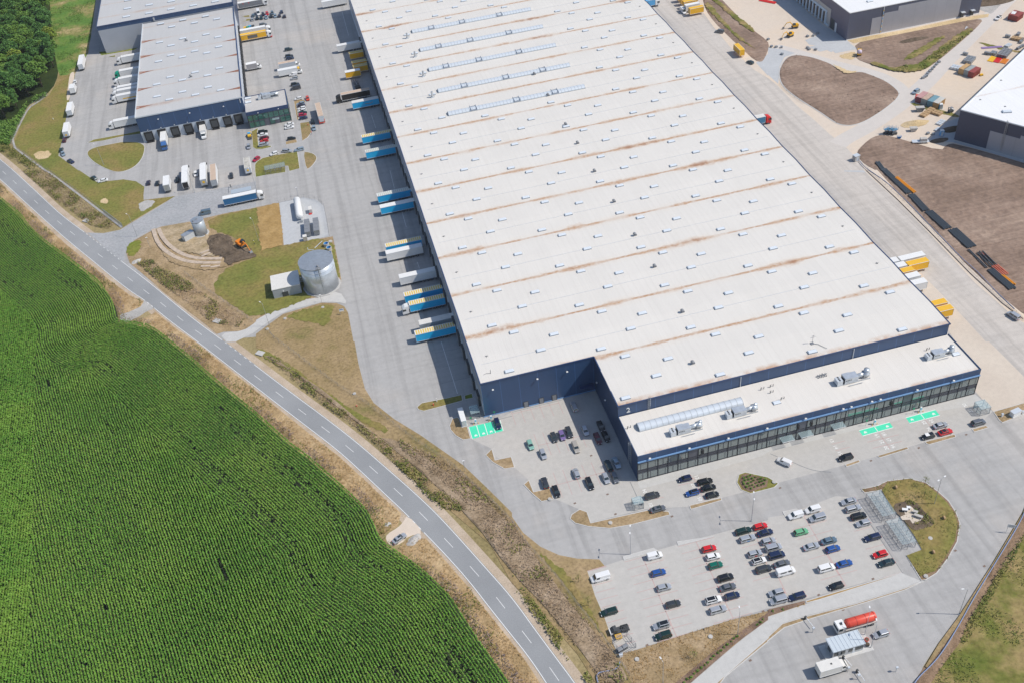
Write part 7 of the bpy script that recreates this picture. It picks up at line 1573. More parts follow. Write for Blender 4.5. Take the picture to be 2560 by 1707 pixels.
# big car park west edge: flatbed, grit bin, bin pen
wx, wy = W((2,3), 980, 1075, .8); e = thing('flatbed_truck', 'small tow truck with white nose and open black bed by the bin pen', 'pickup', (wx,wy,.03), math.pi); mb = MB(); mb.box(-2.6,1.0,-.85,.85,.55,.75); mb.box(-2.4,-.6,-.8,-.6,.75,1.2); mb.box(-2.4,-.6,.6,.8,.75,1.2)
for k in range(4): mb.tube([(-2.2+.5*k,-.7,.75),(-2.2+.5*k,0,1.25),(-2.2+.5*k,.7,.75)], .05, 5)
mb.tube([(-1.2,0,.8),(-.9,0,1.6),(-2.0,0,1.7)], .09, 6); mb.build('bed', M['dkgrey'], e); mb = MB(); mb.loft([[(.6,-.9,.5),(2.3,-.85,.5),(2.3,.85,.5),(.6,.9,.5)],[(.6,-.9,1.2),(2.2,-.8,1.1),(2.2,.8,1.1),(.6,.9,1.2)],[(.6,-.8,1.9),(1.4,-.75,1.9),(1.4,.75,1.9),(.6,.8,1.9)]]); mb.build('cab', M['dkgrey'], e, bevel=.04); mb = MB(); mb.box(1.7,2.35,-.85,.85,.5,1.16); mb.build('bonnet', M['white'], e); wheelset(e, (-1.7,1.5), .95, .36)
wx, wy = W((2,3), 978, 1142, .5); e = thing('grit_bin', 'yellow open grit bin beside the small tow truck', 'bin', (wx,wy,.03)); mb = MB(); mb.loft([[(-.6,-.45,.05),(.6,-.45,.05),(.6,.45,.05),(-.6,.45,.05)],[(-.8,-.6,.9),(.8,-.6,.9),(.8,.6,.9),(-.8,.6,.9)]]); mb.build('tub', M['amber'], e); mb = MB(); mb.box(-.65,.65,-.48,.48,.85,.905); mb.build('grit', M['wood'], e)
cage((2,3),1030,1225,4.2,3.8,1.9,'open wire pen around the dark bins at the corner of the car park',False,'bin_pen','bin pen',R_(15))
for i, (x, y, lb) in enumerate(((990,1262,'dark grey wheeled container left in the wire pen'), (1035,1235,'dark grey wheeled container right in the wire pen'))):
    wx, wy = W((2,3), x, y, .7); e = thing('waste_container', lb, 'bin', (wx,wy,.03), R_(15), 'wheeled bins in the pen'); mb = MB(); mb.loft([[(-.55,-.4,.15),(.55,-.4,.15),(.55,.4,.15),(-.55,.4,.15)],[(-.68,-.52,1.2),(.68,-.52,1.2),(.68,.52,1.2),(-.68,.52,1.2)]]); mb.build('tub', M['dkgrey'], e); mb = MB(); mb.loft([[(-.7,-.54,1.2),(.7,-.54,1.2),(.7,.54,1.2),(-.7,.54,1.2)],[(-.6,-.3,1.42),(.6,-.3,1.42),(.6,.3,1.42),(-.6,.3,1.42)]]); mb.build('lid', M['midgrey'], e)
wx, wy = W((2,3), 1000, 1312, .5); e = thing('meter_box', 'small white meter box behind the bin pen', 'box', (wx,wy,.1)); mb = MB(); mb.box(-.4,.4,-.3,.3,0,1.0); mb.build('body', M['white'], e); mb = MB(); mb.box(-.45,.45,-.35,.35,1.0,1.08); mb.build('cap', M['trim'], e)
# gate barriers and posts
def barrier(t, x, y, fx, fy, lb):
    wx, wy = W(t, x, y, .9); tx, ty = W(t, fx, fy, 1.0); e = thing('gate_barrier', lb, 'barrier', (wx,wy,.03), math.atan2(ty-wy,tx-wx), 'gate barriers'); mb = MB(); mb.box(-.25,.25,-.22,.22,0,1.15); mb.build('housing', M['dkgrey'], e); L = math.hypot(tx-wx,ty-wy); mb = MB()
    for k in range(8): mb.box(L*k/8,L*(k+1)/8,-.06,.06,.92,1.04,0 if k % 2 == 0 else 1)
    mb.build('boom', [M['white'], M['trim']], e)
barrier(ZJ,235,425,375,595,'gate barrier with raised white boom on the lane by the grass strip'); barrier(ZJ,890,1110,1035,1265,'gate barrier in front of the gatehouse'); barrier(ZJ,1130,1345,1260,1530,'gate barrier of the outer lane')
for t, x, y, lb in ((ZJ,960,1370,'grey card reader post between the outer lanes'), (ZJ,1130,1500,'grey card reader post at the bottom edge'), (ZJ,355,690,'small post at the first gate lane'), (ZJ,1790,1370,'white post on the gate road near the verge')):
    wx, wy = W(t, x, y); e = thing('card_reader', lb, 'post', (wx,wy,.03)); mb = MB(); mb.tube([(0,0,0),(0,0,1.1),(.15,0,1.6)], .07, 6); mb.build('stem', M['steel'], e); mb = MB(); mb.box(-.2,.35,-.2,.2,1.5,2.0); mb.build('head', M['trim'], e)
for x, y, lb in ((1290,820,'orange-red planter at the end of the gatehouse'), (1300,905,'dark bin at the end of the gatehouse')):
    wx, wy = W(ZJ, x, y, .5); e = thing('tub', lb, 'tub', (wx,wy,.16)); mb = MB(); mb.lathe([(.4,0),(.55,.7)], 12); mb.build('pot', M['orangered'] if 'orange' in lb else M['dkgrey'], e); mb = MB(); mb.lathe([(.5,.68),(.4,.75)], 12); mb.build('fill', M['soil_dark'], e)
# ditch hose and fences on the right
hp = chaikin(PG((3,3), [(2380,-60),(2300,120),(2110,430),(1900,770),(1740,1060),(1600,1290),(1480,1430),(1390,1510),(1340,1580)]), 2, False)
mb = MB(); mb.tube([(x,y,.6+.06*math.sin(i)) for i,(x,y) in enumerate(hp)], .12, 6); o = mb.build('water_hose', M['blue_pipe']); tag(o, 'long violet-blue hose lying along the ditch at the right', 'hose')
hp = chaikin(PG((2,3), [(990,1380),(975,1430),(930,1460),(860,1465),(790,1480),(775,1520),(790,1570)]), 2, False); mb = MB(); mb.tube([(x,y,.5) for x,y in hp], .14, 6); o = mb.build('water_hose', M['blue_pipe']); tag(o, 'short curved blue hose in the ditch at the bottom', 'hose')
def fence(pts, h, lb, post=3.0, mesh_=True):
    P = resample(pts, max(3, int(np.linalg.norm(np.diff(np.array(pts), axis=0), axis=1).sum()/post)+1)); e = thing('wire_fence', lb, 'fence', (0,0,0)); mb = MB()
    for x, y in P: mb.tube([(x,y,0),(x,y,h)], .04, 5)
    mb.build('post', M['grate'], e); mb = MB()
    for z in np.linspace(.2, h-.05, 5): mb.tube([(x,y,z) for x,y in P], .014, 4)
    mb.build('wire', M['grate'], e); return e
fence(PG((0,0), [(440,880),(350,950),(270,1000),(190,1150),(100,1330),(280,1460),(420,1568)], (0,1), [(450,10),(700,190),(940,370),(1125,520)]), 1.9, 'long wire fence around the western lawn')
fence(PG((0,1), [(1700,950),(1900,1100),(2100,1240),(2320,1390)]), 1.8, 'wire fence along the ditch below the pump house')
fence(PG((1,1), [(100,1460),(190,1568)], (1,2), [(220,10),(500,220),(760,410),(1000,560),(1320,800),(1450,900),(1800,1130),(2000,1320),(2200,1500)], (2,3), [(0,90),(130,290),(420,610),(600,850),(800,1100),(960,1330),(1080,1500)]), 1.8, 'wire fence running between the dry lawn and the road ditch')
fence(PG((1,1), [(210,300),(430,250),(565,275),(625,330),(650,450),(675,600)]), 2.0, 'wire fence round the white gas tank compound', 2.5)
e = thing('sliding_gate', 'tall grey gate leaf folded beside the entrance', 'gate', (0,0,0)); a = W((0,1),950,385); b = W((0,1),1130,520); mb = MB()
for k in range(40): f = k/39; x, y = lerp(a,b,f); mb.box(x-.03,x+.03,y-.03,y+.03,.15,1.9)
mb.build('bars', M['grate'], e); mb = MB(); mb.tube([(*a,.2),(*b,.2)], .06, 5); mb.tube([(*a,1.9),(*b,1.9)], .05, 5); mb.build('rail', M['steel'], e)
mb = MB(); p = chaikin(PG((0,0), [(430,880),(345,945),(262,995),(180,1150),(95,1330),(270,1465),(430,1580)], (0,1), [(440,10),(690,195),(935,385),(1120,525)]), 1, False); pa, pb = strip(np.array(p), .9); ribbon('path_strip', pa, pb, .17, M['grey_gravel'])
# ---------- gas compound, wells, excavator
wx, wy = -45.3, 137.2; e = thing('gas_tank', 'white horizontal gas tank on the fenced concrete pad', 'gas tank', (wx,wy,.08)); mb = MB(); n = 20
mb.loft([[(math.cos(2*math.pi*k/n)*rr, yy, 2.0+math.sin(2*math.pi*k/n)*rr) for k in range(n)] for yy, rr in ((-7,.4),(-6.8,1.0),(-6.3,1.4),(6.3,1.4),(6.8,1.0),(7,.4))]); mb.build('vessel', M['white'], e, True); mb = MB()
for y in (-4.5,4.5): mb.box(-1.1,1.1,y-.3,y+.3,0,1.0)
mb.build('saddle', M['concrete'], e); mb = MB(); mb.tube([(.3,-6.9,1.6),(.3,-7.8,1.4),(.3,-7.8,.3)], .12, 6); mb.box(-.8,.9,-8.4,-7.5,0,.9); mb.build('pipework', M['steel'], e)
def cooler(x, y, lb):
    e = thing('vaporizer', lb, 'cooling unit', (x,y,.08), R_(-3), 'finned vaporizer racks'); mb = MB(); mb.box(-1.05,1.05,-4.6,4.6,.5,2.4)
    mb.build('fins', M['grate'], e); mb = MB()
    for k in range(4): mb.box(-1.08,1.08,-4.5+k*2.35,-2.35+k*2.35,2.4,2.47)
    mb.build('deck', M['midgrey'], e); mb = MB()
    for a in (-.95,.95):
        for b in (-4.4,-1.5,1.5,4.4): mb.box(a-.08,a+.08,b-.08,b+.08,0,.5)
    mb.build('leg', M['steel'], e)
cooler(-43.1,122.3,'grey finned vaporizer rack, left one on the gas pad'); cooler(-39.6,122.0,'grey finned vaporizer rack, right one on the gas pad')
for t, x, y, s, lb in (((1,1),500,365,(1.2,2.6,1.9),'beige pump cabinet with red base between gas tank and racks'), ((1,1),452,625,(1.5,1.6,2.1),'beige cabinet at the lower edge of the gas pad')):
    wx, wy = W(t, x, y, .9); e = thing('cabinet', lb, 'cabinet', (wx,wy,.08)); mb = MB(); mb.box(-s[0]/2,s[0]/2,-s[1]/2,s[1]/2,.2,s[2]); mb.build('body', M['beige_clad'], e); mb = MB(); mb.box(-s[0]/2-.05,s[0]/2+.05,-s[1]/2-.05,s[1]/2+.05,s[2],s[2]+.08); mb.build('roof', M['offwhite'], e)
    if 'red base' in lb: mb = MB(); mb.box(-.9,.3,-1.9,-1.4,0,.35); mb.build('red_foot', M['red'], e)
for x, y, z, lb in ((643,668,1.6,'blue-lined concrete ring, upper of the three by the big tank'), (667,705,1.6,'blue-lined concrete ring, middle of the three by the big tank'), (672,755,1.4,'blue-lined concrete ring closest to the big tank')):
    wx, wy = W((1,1), x, y, z); e = thing('well_ring', lb, 'concrete ring', (wx,wy,.1), 0, 'blue-lined concrete rings'); n = 24; mb = MB()
    prof = [(1.05,0),(1.05,z),(.85,z),(.85,.4)]; vs = [(r*math.cos(2*math.pi*k/n), r*math.sin(2*math.pi*k/n), h) for r, h in prof for k in range(n)]; mb.add(vs, [(i*n+k,i*n+(k+1)%n,(i+1)*n+(k+1)%n,(i+1)*n+k) for i in range(3) for k in range(n)]); mb.build('ring', M['concrete'], e)
    mb = MB(); vs = [(r*math.cos(2*math.pi*k/n), r*math.sin(2*math.pi*k/n), h) for r, h in ((.84,z-.02),(.82,.4)) for k in range(n)]; mb.add(vs, [(k,(k+1)%n,n+(k+1)%n,n+k) for k in range(n)]+[tuple(range(n,2*n))]); mb.build('lining', M['blue_in'], e)
manhole((1,1),685,655,'round concrete lid lying beside the blue-lined rings',.75); 
mb = MB(); mb.tube([(*W((1,1),475,715),.3),(*W((1,1),480,735),.3),(*W((1,1),530,732),.3)], .12, 6); mb.tube([(*W((1,1),540,718),.3),(*W((1,1),615,672),1.3)], .14, 6); o = mb.build('drain_pipe', M['trim']); tag(o, 'pale bent drain pipe leading to the blue-lined rings', 'pipe')
# timber mat track
def mats(p, lb):
    P = resample(p, 14)
    for i in range(13):
        a, b = P[i], P[i+1]; c = (a+b)/2; d = b-a; L = np.linalg.norm(d); o = MB().box(-L/2+.04,L/2-.04,-.8,.8,0,.14).build('timber_mat', M['planks']); o.location = (c[0],c[1],.42); o.rotation_euler = (0,0,math.atan2(d[1],d[0])+random.uniform(-.02,.02)); tag(o, lb, 'timber mat', 'timber mats of the curved track')
mats(chaikin(PG((0,1), [(1410,545),(1440,650),(1500,730),(1600,800),(1720,845),(1850,855),(2030,853)]), 2, False), 'pale timber mat in the outer wheel track of the curved digging road')
mats(chaikin(PG((0,1), [(1460,540),(1490,620),(1560,700),(1660,770),(1780,810),(1900,818),(2040,815)]), 2, False), 'pale timber mat in the inner wheel track of the curved digging road')
for x, y, r_, lb in ((1885,755,.3,'timber mat lying crosswise above the curved track'), (1895,780,.3,'timber mat lying crosswise close to the soil heap'), (1890,888,-.3,'loose timber mat below the track, left one'), (1980,890,-.1,'loose timber mat below the track, right one')):
    wx, wy = W((0,1), x, y); o = MB().box(-1.8,1.8,-.5,.5,0,.14).build('timber_mat', M['planks']); o.location = (wx,wy,.5); o.rotation_euler = (0,0,r_); tag(o, lb, 'timber mat')
def heap(t, x, y, rx, ry, h, m, lb, rz=0.0, cat='soil heap'):
    wx, wy = W(t, x, y); e = link('soil_heap', None) if False else None; mb = MB(); n, k = 22, 9; vs = []
    for i in range(k+1):
        f = i/k
        for j in range(n):
            a = 2*math.pi*j/n; w_ = 1+.22*noise.noise(Vector((math.cos(a)*1.3+x, math.sin(a)*1.3+y, f*2))); vs.append((math.cos(a)*rx*(1-f)*w_, math.sin(a)*ry*(1-f)*w_, h*(math.sin(f*math.pi/2)**1.2)*(1+.25*noise.noise(Vector((math.cos(a)*2, math.sin(a)*2, f*5+x))))-.1))
    mb.add(vs, [(i*n+j,i*n+(j+1)%n,(i+1)*n+(j+1)%n,(i+1)*n+j) for i in range(k) for j in range(n)]); o = mb.build('soil_heap', M[m]); o.location = (wx,wy,.2); o.rotation_euler = (0,0,rz); tag(o, lb, cat)
heap((0,1),2010,650,5,3.4,1.9,'soil_dark','dark brown soil heap behind the excavator'); heap((0,1),2170,760,6.5,2.0,1.3,'soil_dark','long dark spoil bank under the excavator arm'); heap((0,1),1960,730,2.5,2.2,.8,'soil_dark','small brown heap at the end of the timber track')
heap((3,0),1340,375,9,2.2,1.1,'soil_dark','low dark ridge of soil on the three-sided plot'); heap((3,0),2080,10,12,5,3,'soil_dark','dark spoil mound at the top edge by the dirt road'); heap((3,0),1345,1140,6,2.6,1.2,'sand_yellow','pale sand heap near the blue lift platforms'); heap((3,0),1690,1190,5,2.2,1.0,'soil_dark','dark earth heap in the shade of the right-hand hall'); heap((3,0),1570,1295,4,1.6,.8,'soil_dark','dark earth heap at the shadow edge of the right-hand hall')
def excavator(x, y, rz, body, lb, s=1.0, wheels=True):
    e = thing('excavator', lb, 'excavator', (x,y,.2), rz); e.scale = (s,s,s); mb = MB(); mb.box(-1.7,1.7,-1.1,1.1,.6,1.1); mb.box(-2.0,-1.7,-1.2,1.2,.3,.8); mb.build('undercarriage', M['dkgrey'], e)
    wheelset(e, (-1.3,1.3), 1.25, .52); b = MB(); b.box(-2.1,1.4,-1.2,1.2,1.15,2.0); b.box(-2.1,-.3,-1.2,1.2,2.0,2.5); b.build('house', body, e, bevel=.06); c = MB(); c.box(-.2,1.5,.1,1.2,2.0,3.1); c.build('cab', M['dkgrey'], e, bevel=.05); g = MB(); g.box(1.5,1.52,.2,1.1,2.1,3.0); g.box(-.1,1.4,1.2,1.22,2.2,3.0); g.box(-.05,1.35,.2,1.1,3.1,3.12); g.build('glass', M['car_glass'], e)
    a = MB(); a.tube([(1.2,-.4,1.8),(3.0,-.4,3.8),(5.0,-.4,3.4)], [.3,.28,.22], 6); o = a.build('boom', body, e); a = MB(); a.tube([(5.0,-.4,3.5),(6.6,-.4,1.0)], [.22,.15], 6); a.build('stick', body, e); a = MB(); a.loft([[(6.2,-.95,1.0),(6.9,-.95,1.1),(6.9,.15,1.1),(6.2,.15,1.0)],[(6.3,-.95,.1),(7.4,-.95,.2),(7.4,.15,.2),(6.3,.15,.1)]]); a.build('bucket', M['midgrey'], e); return e
wx, wy = W((0,1), 2215, 680, 1.2); fx, fy = W((0,1), 2330, 760, .5); excavator(wx, wy, math.atan2(fy-wy,fx-wx), M['orange'], 'orange wheeled excavator digging at the soil heap')
wx, wy = W(ZG, 590, 690, 1); excavator(wx, wy, R_(200), M['yellow'], 'yellow digger on the sandy strip by the new hall', .8); wx, wy = W(ZG, 680, 520, 1); excavator(wx, wy, R_(170), M['yellow'], 'yellow loader with stretched arm above the yellow digger', .8)
wx, wy = W(ZG, 1945, 1050, 1); e = thing('concrete_mixer', 'yellow site mixer with pale violet drum at the corner of the soil plot', 'mixer', (wx,wy,.1), R_(60)); mb = MB(); mb.box(-1.6,1.6,-.9,.9,.7,1.6); mb.box(.2,1.5,-.8,.8,1.6,2.4); mb.build('body', M['amber'], e); mb = MB(); mb.lathe([(.5,1.2),(1.1,1.8),(1.1,2.5),(.6,3.1)], 14, c=(-1.1,0)); mb.build('drum', plain('lilac_drum', (.6,.5,.6), .5), e, True); wheelset(e, (-1.0,1.0), 1.0, .45)
# people
def person(x, y, z, rz, top, legs_, lb, hat=None):
    me = bpy.data.meshes.new('person'); V = [(0,0,.95),(0,0,1.25),(0,0,1.45),(0,0,1.56),(0,.02,1.72),(.18,0,1.42),(.24,.05,1.15),(.22,.18,.92),(-.18,0,1.42),(-.24,.03,1.15),(-.2,.12,.9),(.1,0,.9),(.11,.06,.5),(.11,.02,.06),(.12,.16,.04),(-.1,0,.9),(-.11,-.02,.5),(-.11,-.06,.06),(-.12,.08,.04)]
    E_ = [(0,1),(1,2),(2,3),(3,4),(2,5),(5,6),(6,7),(2,8),(8,9),(9,10),(0,11),(11,12),(12,13),(13,14),(0,15),(15,16),(16,17),(17,18)]; me.from_pydata(V, E_, []); o = link('person', me); md = o.modifiers.new('skin', 'SKIN'); o.modifiers.new('sub', 'SUBSURF').levels = 1
    rad = [.15,.15,.14,.06,.1,.065,.05,.04,.065,.05,.04,.09,.07,.05,.05,.09,.07,.05,.05]
    for i, r in enumerate(rad): me.skin_vertices[0].data[i].radius = (r,r)
    me.skin_vertices[0].data[0].use_root = True
    dg_ = bpy.context.evaluated_depsgraph_get(); nm = bpy.data.meshes.new_from_object(o.evaluated_get(dg_)); o.modifiers.clear(); o.data = nm; nm.materials.clear()
    for m in (M[top], M[legs_], M['skin']): nm.materials.append(m)
    for p in nm.polygons: p.material_index = 2 if p.center.z > 1.52 or (p.center.z < 1.0 and abs(p.center.x) > .17) else (1 if p.center.z < .92 else 0); p.use_smooth = True
    o.location = (x,y,z); o.rotation_euler = (0,0,rz); tag(o, lb, 'person')
    h = MB(); h.lathe([(.12,1.74),(.13,1.8),(.09,1.86),(.02,1.88)], 10, c=(0,.02)); h.build('helmet' if hat else 'hair', M[hat] if hat else M['bark'], o)
wx, wy = W(ZD, 2065, 1500); person(wx, wy, .35, 2.2, 'hivis', 'denim', 'person in a yellow high-visibility vest standing by the excavator', 'white')
wx, wy = W(ZC, 1860, 455); person(wx, wy, .03, 1.2, 'redshirt', 'denim', 'person in a red top walking at the kerb of the small brown lawn')
# small road-going things
wx, wy = W(ZC, 330, 470, .8); e = thing('yard_tractor', 'yellow and blue small tractor with black lift parked at the annex lawn', 'tractor', (wx,wy,.03), R_(-92)); mb = MB(); mb.box(-1.9,-.4,-.75,.75,.6,1.5); mb.box(.6,1.9,-.75,.75,.6,1.4); mb.build('body', M['amber'], e, bevel=.05); mb = MB(); mb.box(-.4,.6,-.7,.7,.6,2.1); mb.build('cab', M['ltblue'], e, bevel=.05); mb = MB(); mb.box(1.9,3.3,-.95,.95,.2,.5); mb.box(-2.9,-1.9,-.5,.5,.3,.8); mb.build('lift', M['dkgrey'], e); wheelset(e, (-1.2,1.2), .95, .4)
for x, y, m, lb in ((225,695,'amber','yellow wheeled bin by the dock wall behind the lorries'), (285,688,'green','green wheeled bin next to the yellow one'), (340,660,'ltblue','blue wheeled bin next to the green one'), (415,655,'dkgrey','grey wheeled bin at the end of the bin row')):
    wx, wy = W(ZA, x, y, .7); e = thing('waste_container', lb, 'bin', (wx,wy,.03), .2, 'coloured bins'); mb = MB(); mb.loft([[(-.6,-.5,.1),(.6,-.5,.1),(.6,.5,.1),(-.6,.5,.1)],[(-.8,-.65,1.2),(.8,-.65,1.2),(.8,.65,1.2),(-.8,.65,1.2)]]); mb.build('tub', M[m], e); mb = MB(); mb.box(-.82,.82,-.67,.67,1.2,1.28); mb.build('lid', M[m], e)
wx, wy = W(ZD, 1830, 575, 3.0); e = thing('weigh_hut', 'flat-roofed grey hut on the island behind the blue lorry', 'hut', (wx,wy,.03)); mb = MB(); mb.box(-4,4,-1.4,1.4,0,2.8); mb.build('wall', M['steel'], e); mb = MB(); mb.box(-4.2,4.2,-1.6,1.6,2.8,2.95); mb.build('roof', plain('hut_roof', (.38,.44,.5), .5), e); put('window', GWM, e, (-2,-1.4,0)); put('window', GWM, e, (1.5,-1.4,0))
barrier(ZD,1690,800,1815,750,'small barrier in front of the blue lorry'); barrier(ZD,1650,500,1640,600,'small barrier at the hut behind the blue lorry')
# kit standing in ditches
for t, x, y, lb in (((0,1),795,465,'square concrete lid on the verge above the junction'), ((0,1),1995,1385,'square concrete culvert top on the verge at the exit'), ((1,2),40,110,'square concrete culvert top below the exit')):
    wx, wy = W(t, x, y); e = thing('culvert_slab', lb, 'culvert slab', (wx,wy,.1), R_(-40)); mb = MB(); mb.box(-1.4,1.4,-1.0,1.0,0,.35); mb.build('slab', M['concrete'], e); mb = MB(); mb.box(-.5,.5,-.4,.4,.35,.4); mb.build('lid', M['stone'], e)
heap((0,1),1255,835,2.2,1.3,.5,'stone','ring of pale stones round the culvert mouth at the junction',.5,'stones'); heap((1,3),1450,260,2.6,1.6,.5,'stone','patch of pale stones beside the dirt track by the maize',.6,'stones'); heap((1,3),1210,110,1.2,.9,.4,'stone','small pile of grey stones beside the dirt track',0,'stones')
for t, x, y, m, h, lb in (((1,2),1630,585,'orangered',.8,'small orange-red hydrant on the grass island by the dock wall'), ((1,2),1660,548,'white',1.2,'white marker post on the grass island by the dock wall'), ((1,2),925,592,'orangered',.5,'little red hydrant on the dry lawn'), ((0,0),490,1100,'white',.6,'small white post on the western lawn'), ((1,0),478,1155,'orangered',.7,'red hydrant on the small brown lawn by the annex')):
    wx, wy = W(t, x, y); e = thing('hydrant', lb, 'hydrant', (wx,wy,.15)); mb = MB(); mb.lathe([(.18,0),(.14,h*.8),(.2,h)], 10); mb.build('stand', M[m], e); mb = MB(); mb.lathe([(.12,h),(.05,h+.12)], 8); mb.build('cap', M['stone'], e)
wx, wy = W((3,2), 2270, 655, .7); e = thing('electric_kiosk', 'white electric kiosk on the brown grass at the right edge', 'kiosk', (wx,wy,.1), R_(10)); mb = MB(); mb.box(-1.4,1.4,-.7,.7,.15,1.6); mb.build('body', M['white'], e); mb = MB(); mb.box(-1.5,1.5,-.8,.8,1.6,1.72); mb.build('roof', M['trim'], e); mb = MB(); mb.box(-1.6,1.6,-.9,.9,0,.15); mb.build('plinth', M['concrete'], e)
for x, y, lb in ((2150,675,'small white post box left of the electric kiosk'), (2338,650,'small white post box right of the electric kiosk')):
    wx, wy = W((3,2), x, y, .5); e = thing('meter_box', lb, 'box', (wx,wy,.1)); mb = MB(); mb.box(-.25,.25,-.2,.2,0,1.1); mb.build('body', M['white'], e); mb = MB(); mb.box(-.3,.3,-.25,.25,1.1,1.16); mb.build('cap', M['trim'], e)
# ---------- construction side: containers, pallets, pipes, lifts
def iso(x, y, rz, side, top, lb, L=6.06, h=2.6):
    e = thing('shipping_container', lb, 'container', (x,y,.03), rz, 'site containers'); mb = MB(); mb.box(-L/2,L/2,-1.2,1.2,.05,h)
    n = int(L/.3)
    for k in range(n): xx = -L/2+.1+k*.3; mb.box(xx,xx+.14,-1.24,1.24,.2,h-.15)
    mb.build('body', side, e); r = MB(); r.box(-L/2,L/2,-1.22,1.22,h,h+.06); r.build('roof', top, e); d = MB(); d.box(-L/2-.04,-L/2-.005,-1.1,-.03,.2,h-.15); d.box(-L/2-.04,-L/2-.005,.03,1.1,.2,h-.15); d.build('door', side, e)
RC = plain('rust_red_container', (.3,.06,.05), .6, var=.15); GC = plain('grey_container', (.33,.36,.36), .6, var=.12); BC = plain('teal_container', (.16,.3,.36), .6, var=.12); OC = plain('tan_container', (.52,.33,.15), .6, var=.15); PC = plain('pale_container', (.55,.54,.5), .6, var=.12); MC = plain('maroon_container', (.22,.05,.07), .6, var=.12)
def row(t, pts, head, mats_):
    hx = W(t, *head[0], 2.6); hy = W(t, *head[1], 2.6); rz = math.atan2(hy[1]-hx[1], hy[0]-hx[0])
    for (x, y), (m, tp, lb) in zip(pts, mats_): wx, wy = W(t, x, y, 2.6); iso(wx, wy, rz, m, tp, lb)
row(ZE, [(1390,1095),(1470,1115),(1550,1145)], ((1330,1130),(1430,1065)), [(OC,OC,'tan site container, left of three side by side'), (GC,GC,'grey-green site container in the middle of three'), (RC,RC,'rust-red site container, right of three side by side')])
row(ZF, [(690,245),(780,275),(880,310),(970,335)], ((650,290),(750,215)), [(MC,plain('faded_red_top',(.5,.28,.27),.7,var=.1),'faded red site container at the left end of a row of four'), (GC,plain('rusty_top',(.5,.36,.28),.7,var=.25),'site container with a rusty roof, second in a row of four'), (BC,BC,'teal site container, third in a row of four'), (OC,PC,'pale-topped site container at the right end of a row of four')])
row(ZE, [(2190,215),(2265,235)], ((2130,270),(2240,190)), [(RC,RC,'rust-red container at the top with a white cover on its roof'), (RC,RC,'rust-red container at the top without a cover')])
wx, wy = W(ZE, 2185, 215, 2.68); e = None; o = MB().box(-1.6,1.6,-.9,.9,0,.06).build('roof_sheet', M['white']); o.location = (wx,wy,2.72); o.rotation_euler = (0,0,.7); tag(o, 'white sheet lying on the rust-red container at the top', 'sheet')
def stack(t, x, y, nx, ny, nz, s, m, lb, gp, rz=.6, band='steel', gapf=1.15):
    wx, wy = W(t, x, y)
    for i in range(nx):
        for j in range(ny):
            for k in range(nz):
                if k and random.random() < .25: continue
                c, sn = math.cos(rz), math.sin(rz); dx, dy = (i-(nx-1)/2)*s[0]*gapf, (j-(ny-1)/2)*s[1]*gapf
                e = MB(); e.box(-s[0]/2,s[0]/2,-s[1]/2,s[1]/2,.12,s[2]); 
                for q in (-.35,0,.35): e.box(-s[0]/2,s[0]/2,s[1]*q-.06,s[1]*q+.06,0,.12)
                o = link('pallet_load', cached(('pal',s,m), lambda: e.mesh('pallet_load', [M[m]]))); o.location = (wx+dx*c-dy*sn, wy+dx*sn+dy*c, .03+k*(s[2]+.02)); o.rotation_euler = (0,0,rz+random.uniform(-.06,.06)); tag(o, lb, 'pallet load', gp)
stack(ZE,1455,1010,4,3,1,(1.3,1.1,1.5),'grate','wrapped grey pallet load north of the three containers','grey pallet loads by the containers',.65)
stack(ZE,1390,905,1,2,1,(1.2,1.0,1.2),'grate','single grey pallet standing apart on the sandy ground','pallets standing apart',.65)
stack(ZE,2030,900,5,3,1,(1.4,1.2,1.5),'midgrey','dark banded pallet load beside the coloured boards','dark pallet loads by the coloured boards',.65); stack(ZE,1850,895,2,2,1,(1.3,1.1,1.2),'grate','grey pallet load left of the dark banded ones','grey pallets left of the dark ones',.65); stack(ZE,1745,895,1,2,1,(1.3,1.1,1.2),'midgrey','grey pallet load at the end of the row','end pallets',.65)
stack(ZE,2245,660,2,4,1,(1.3,1.2,1.1),'wood','timber-coloured pallet load near the top right','timber pallet loads',.65); stack(ZE,2250,590,2,1,1,(1.3,1.3,1.4),'midgrey','dark pallet load above the timber ones','dark pallets at the top right',.65); stack(ZE,2080,620,1,2,1,(1.2,1,1.3),'grate','pale pallet load alone at the top right','lone pallets at the top right',.65); stack(ZE,2310,690,3,1,1,(1.3,1.2,1.1),'grate','grey pallet load at the right frame edge','pallets at the right edge',.65)
stack(ZE,2090,765,3,2,1,(1.0,.9,.9),'trim','pale bundle behind the narrow grass strip','pale bundles by the grass strip',.4); stack(ZE,2290,790,3,1,1,(1.6,1.1,1.0),'midgrey','dark bundle at the end of the narrow grass strip','dark bundles by the grass strip',.4)
stack(ZE,1240,1130,2,3,1,(1.6,1.2,1.1),'trim','bluish bundle of sheets beside the tan container','bluish bundles by the tan container',.65)
stack(ZF,770,550,5,2,1,(1.5,1.1,.9),'wood','low timber stack in front of the row of four containers','timber stacks by the four containers',.5); stack(ZF,930,560,2,3,1,(1.4,1.1,.9),'wood','timber crate right of the low stacks','timber crates by the four containers',.5)
stack(ZF,990,710,3,2,1,(1.3,1.0,.6),'trim','pale bundle at the shadow edge of the right-hand hall','pale bundles at the shadow edge',.5); stack(ZF,930,820,2,1,1,(1.3,1.0,.6),'trim','pale bundle lower on the shadow edge','lower pale bundles',.5); stack(ZF,780,890,1,1,1,(1.2,.9,.8),'grate','grey pallet by the shadow edge','single grey pallet',.3); stack(ZF,865,900,1,1,1,(1.0,.9,.8),'grate','little grey pallet touching the shadow edge','small grey pallet',.3)
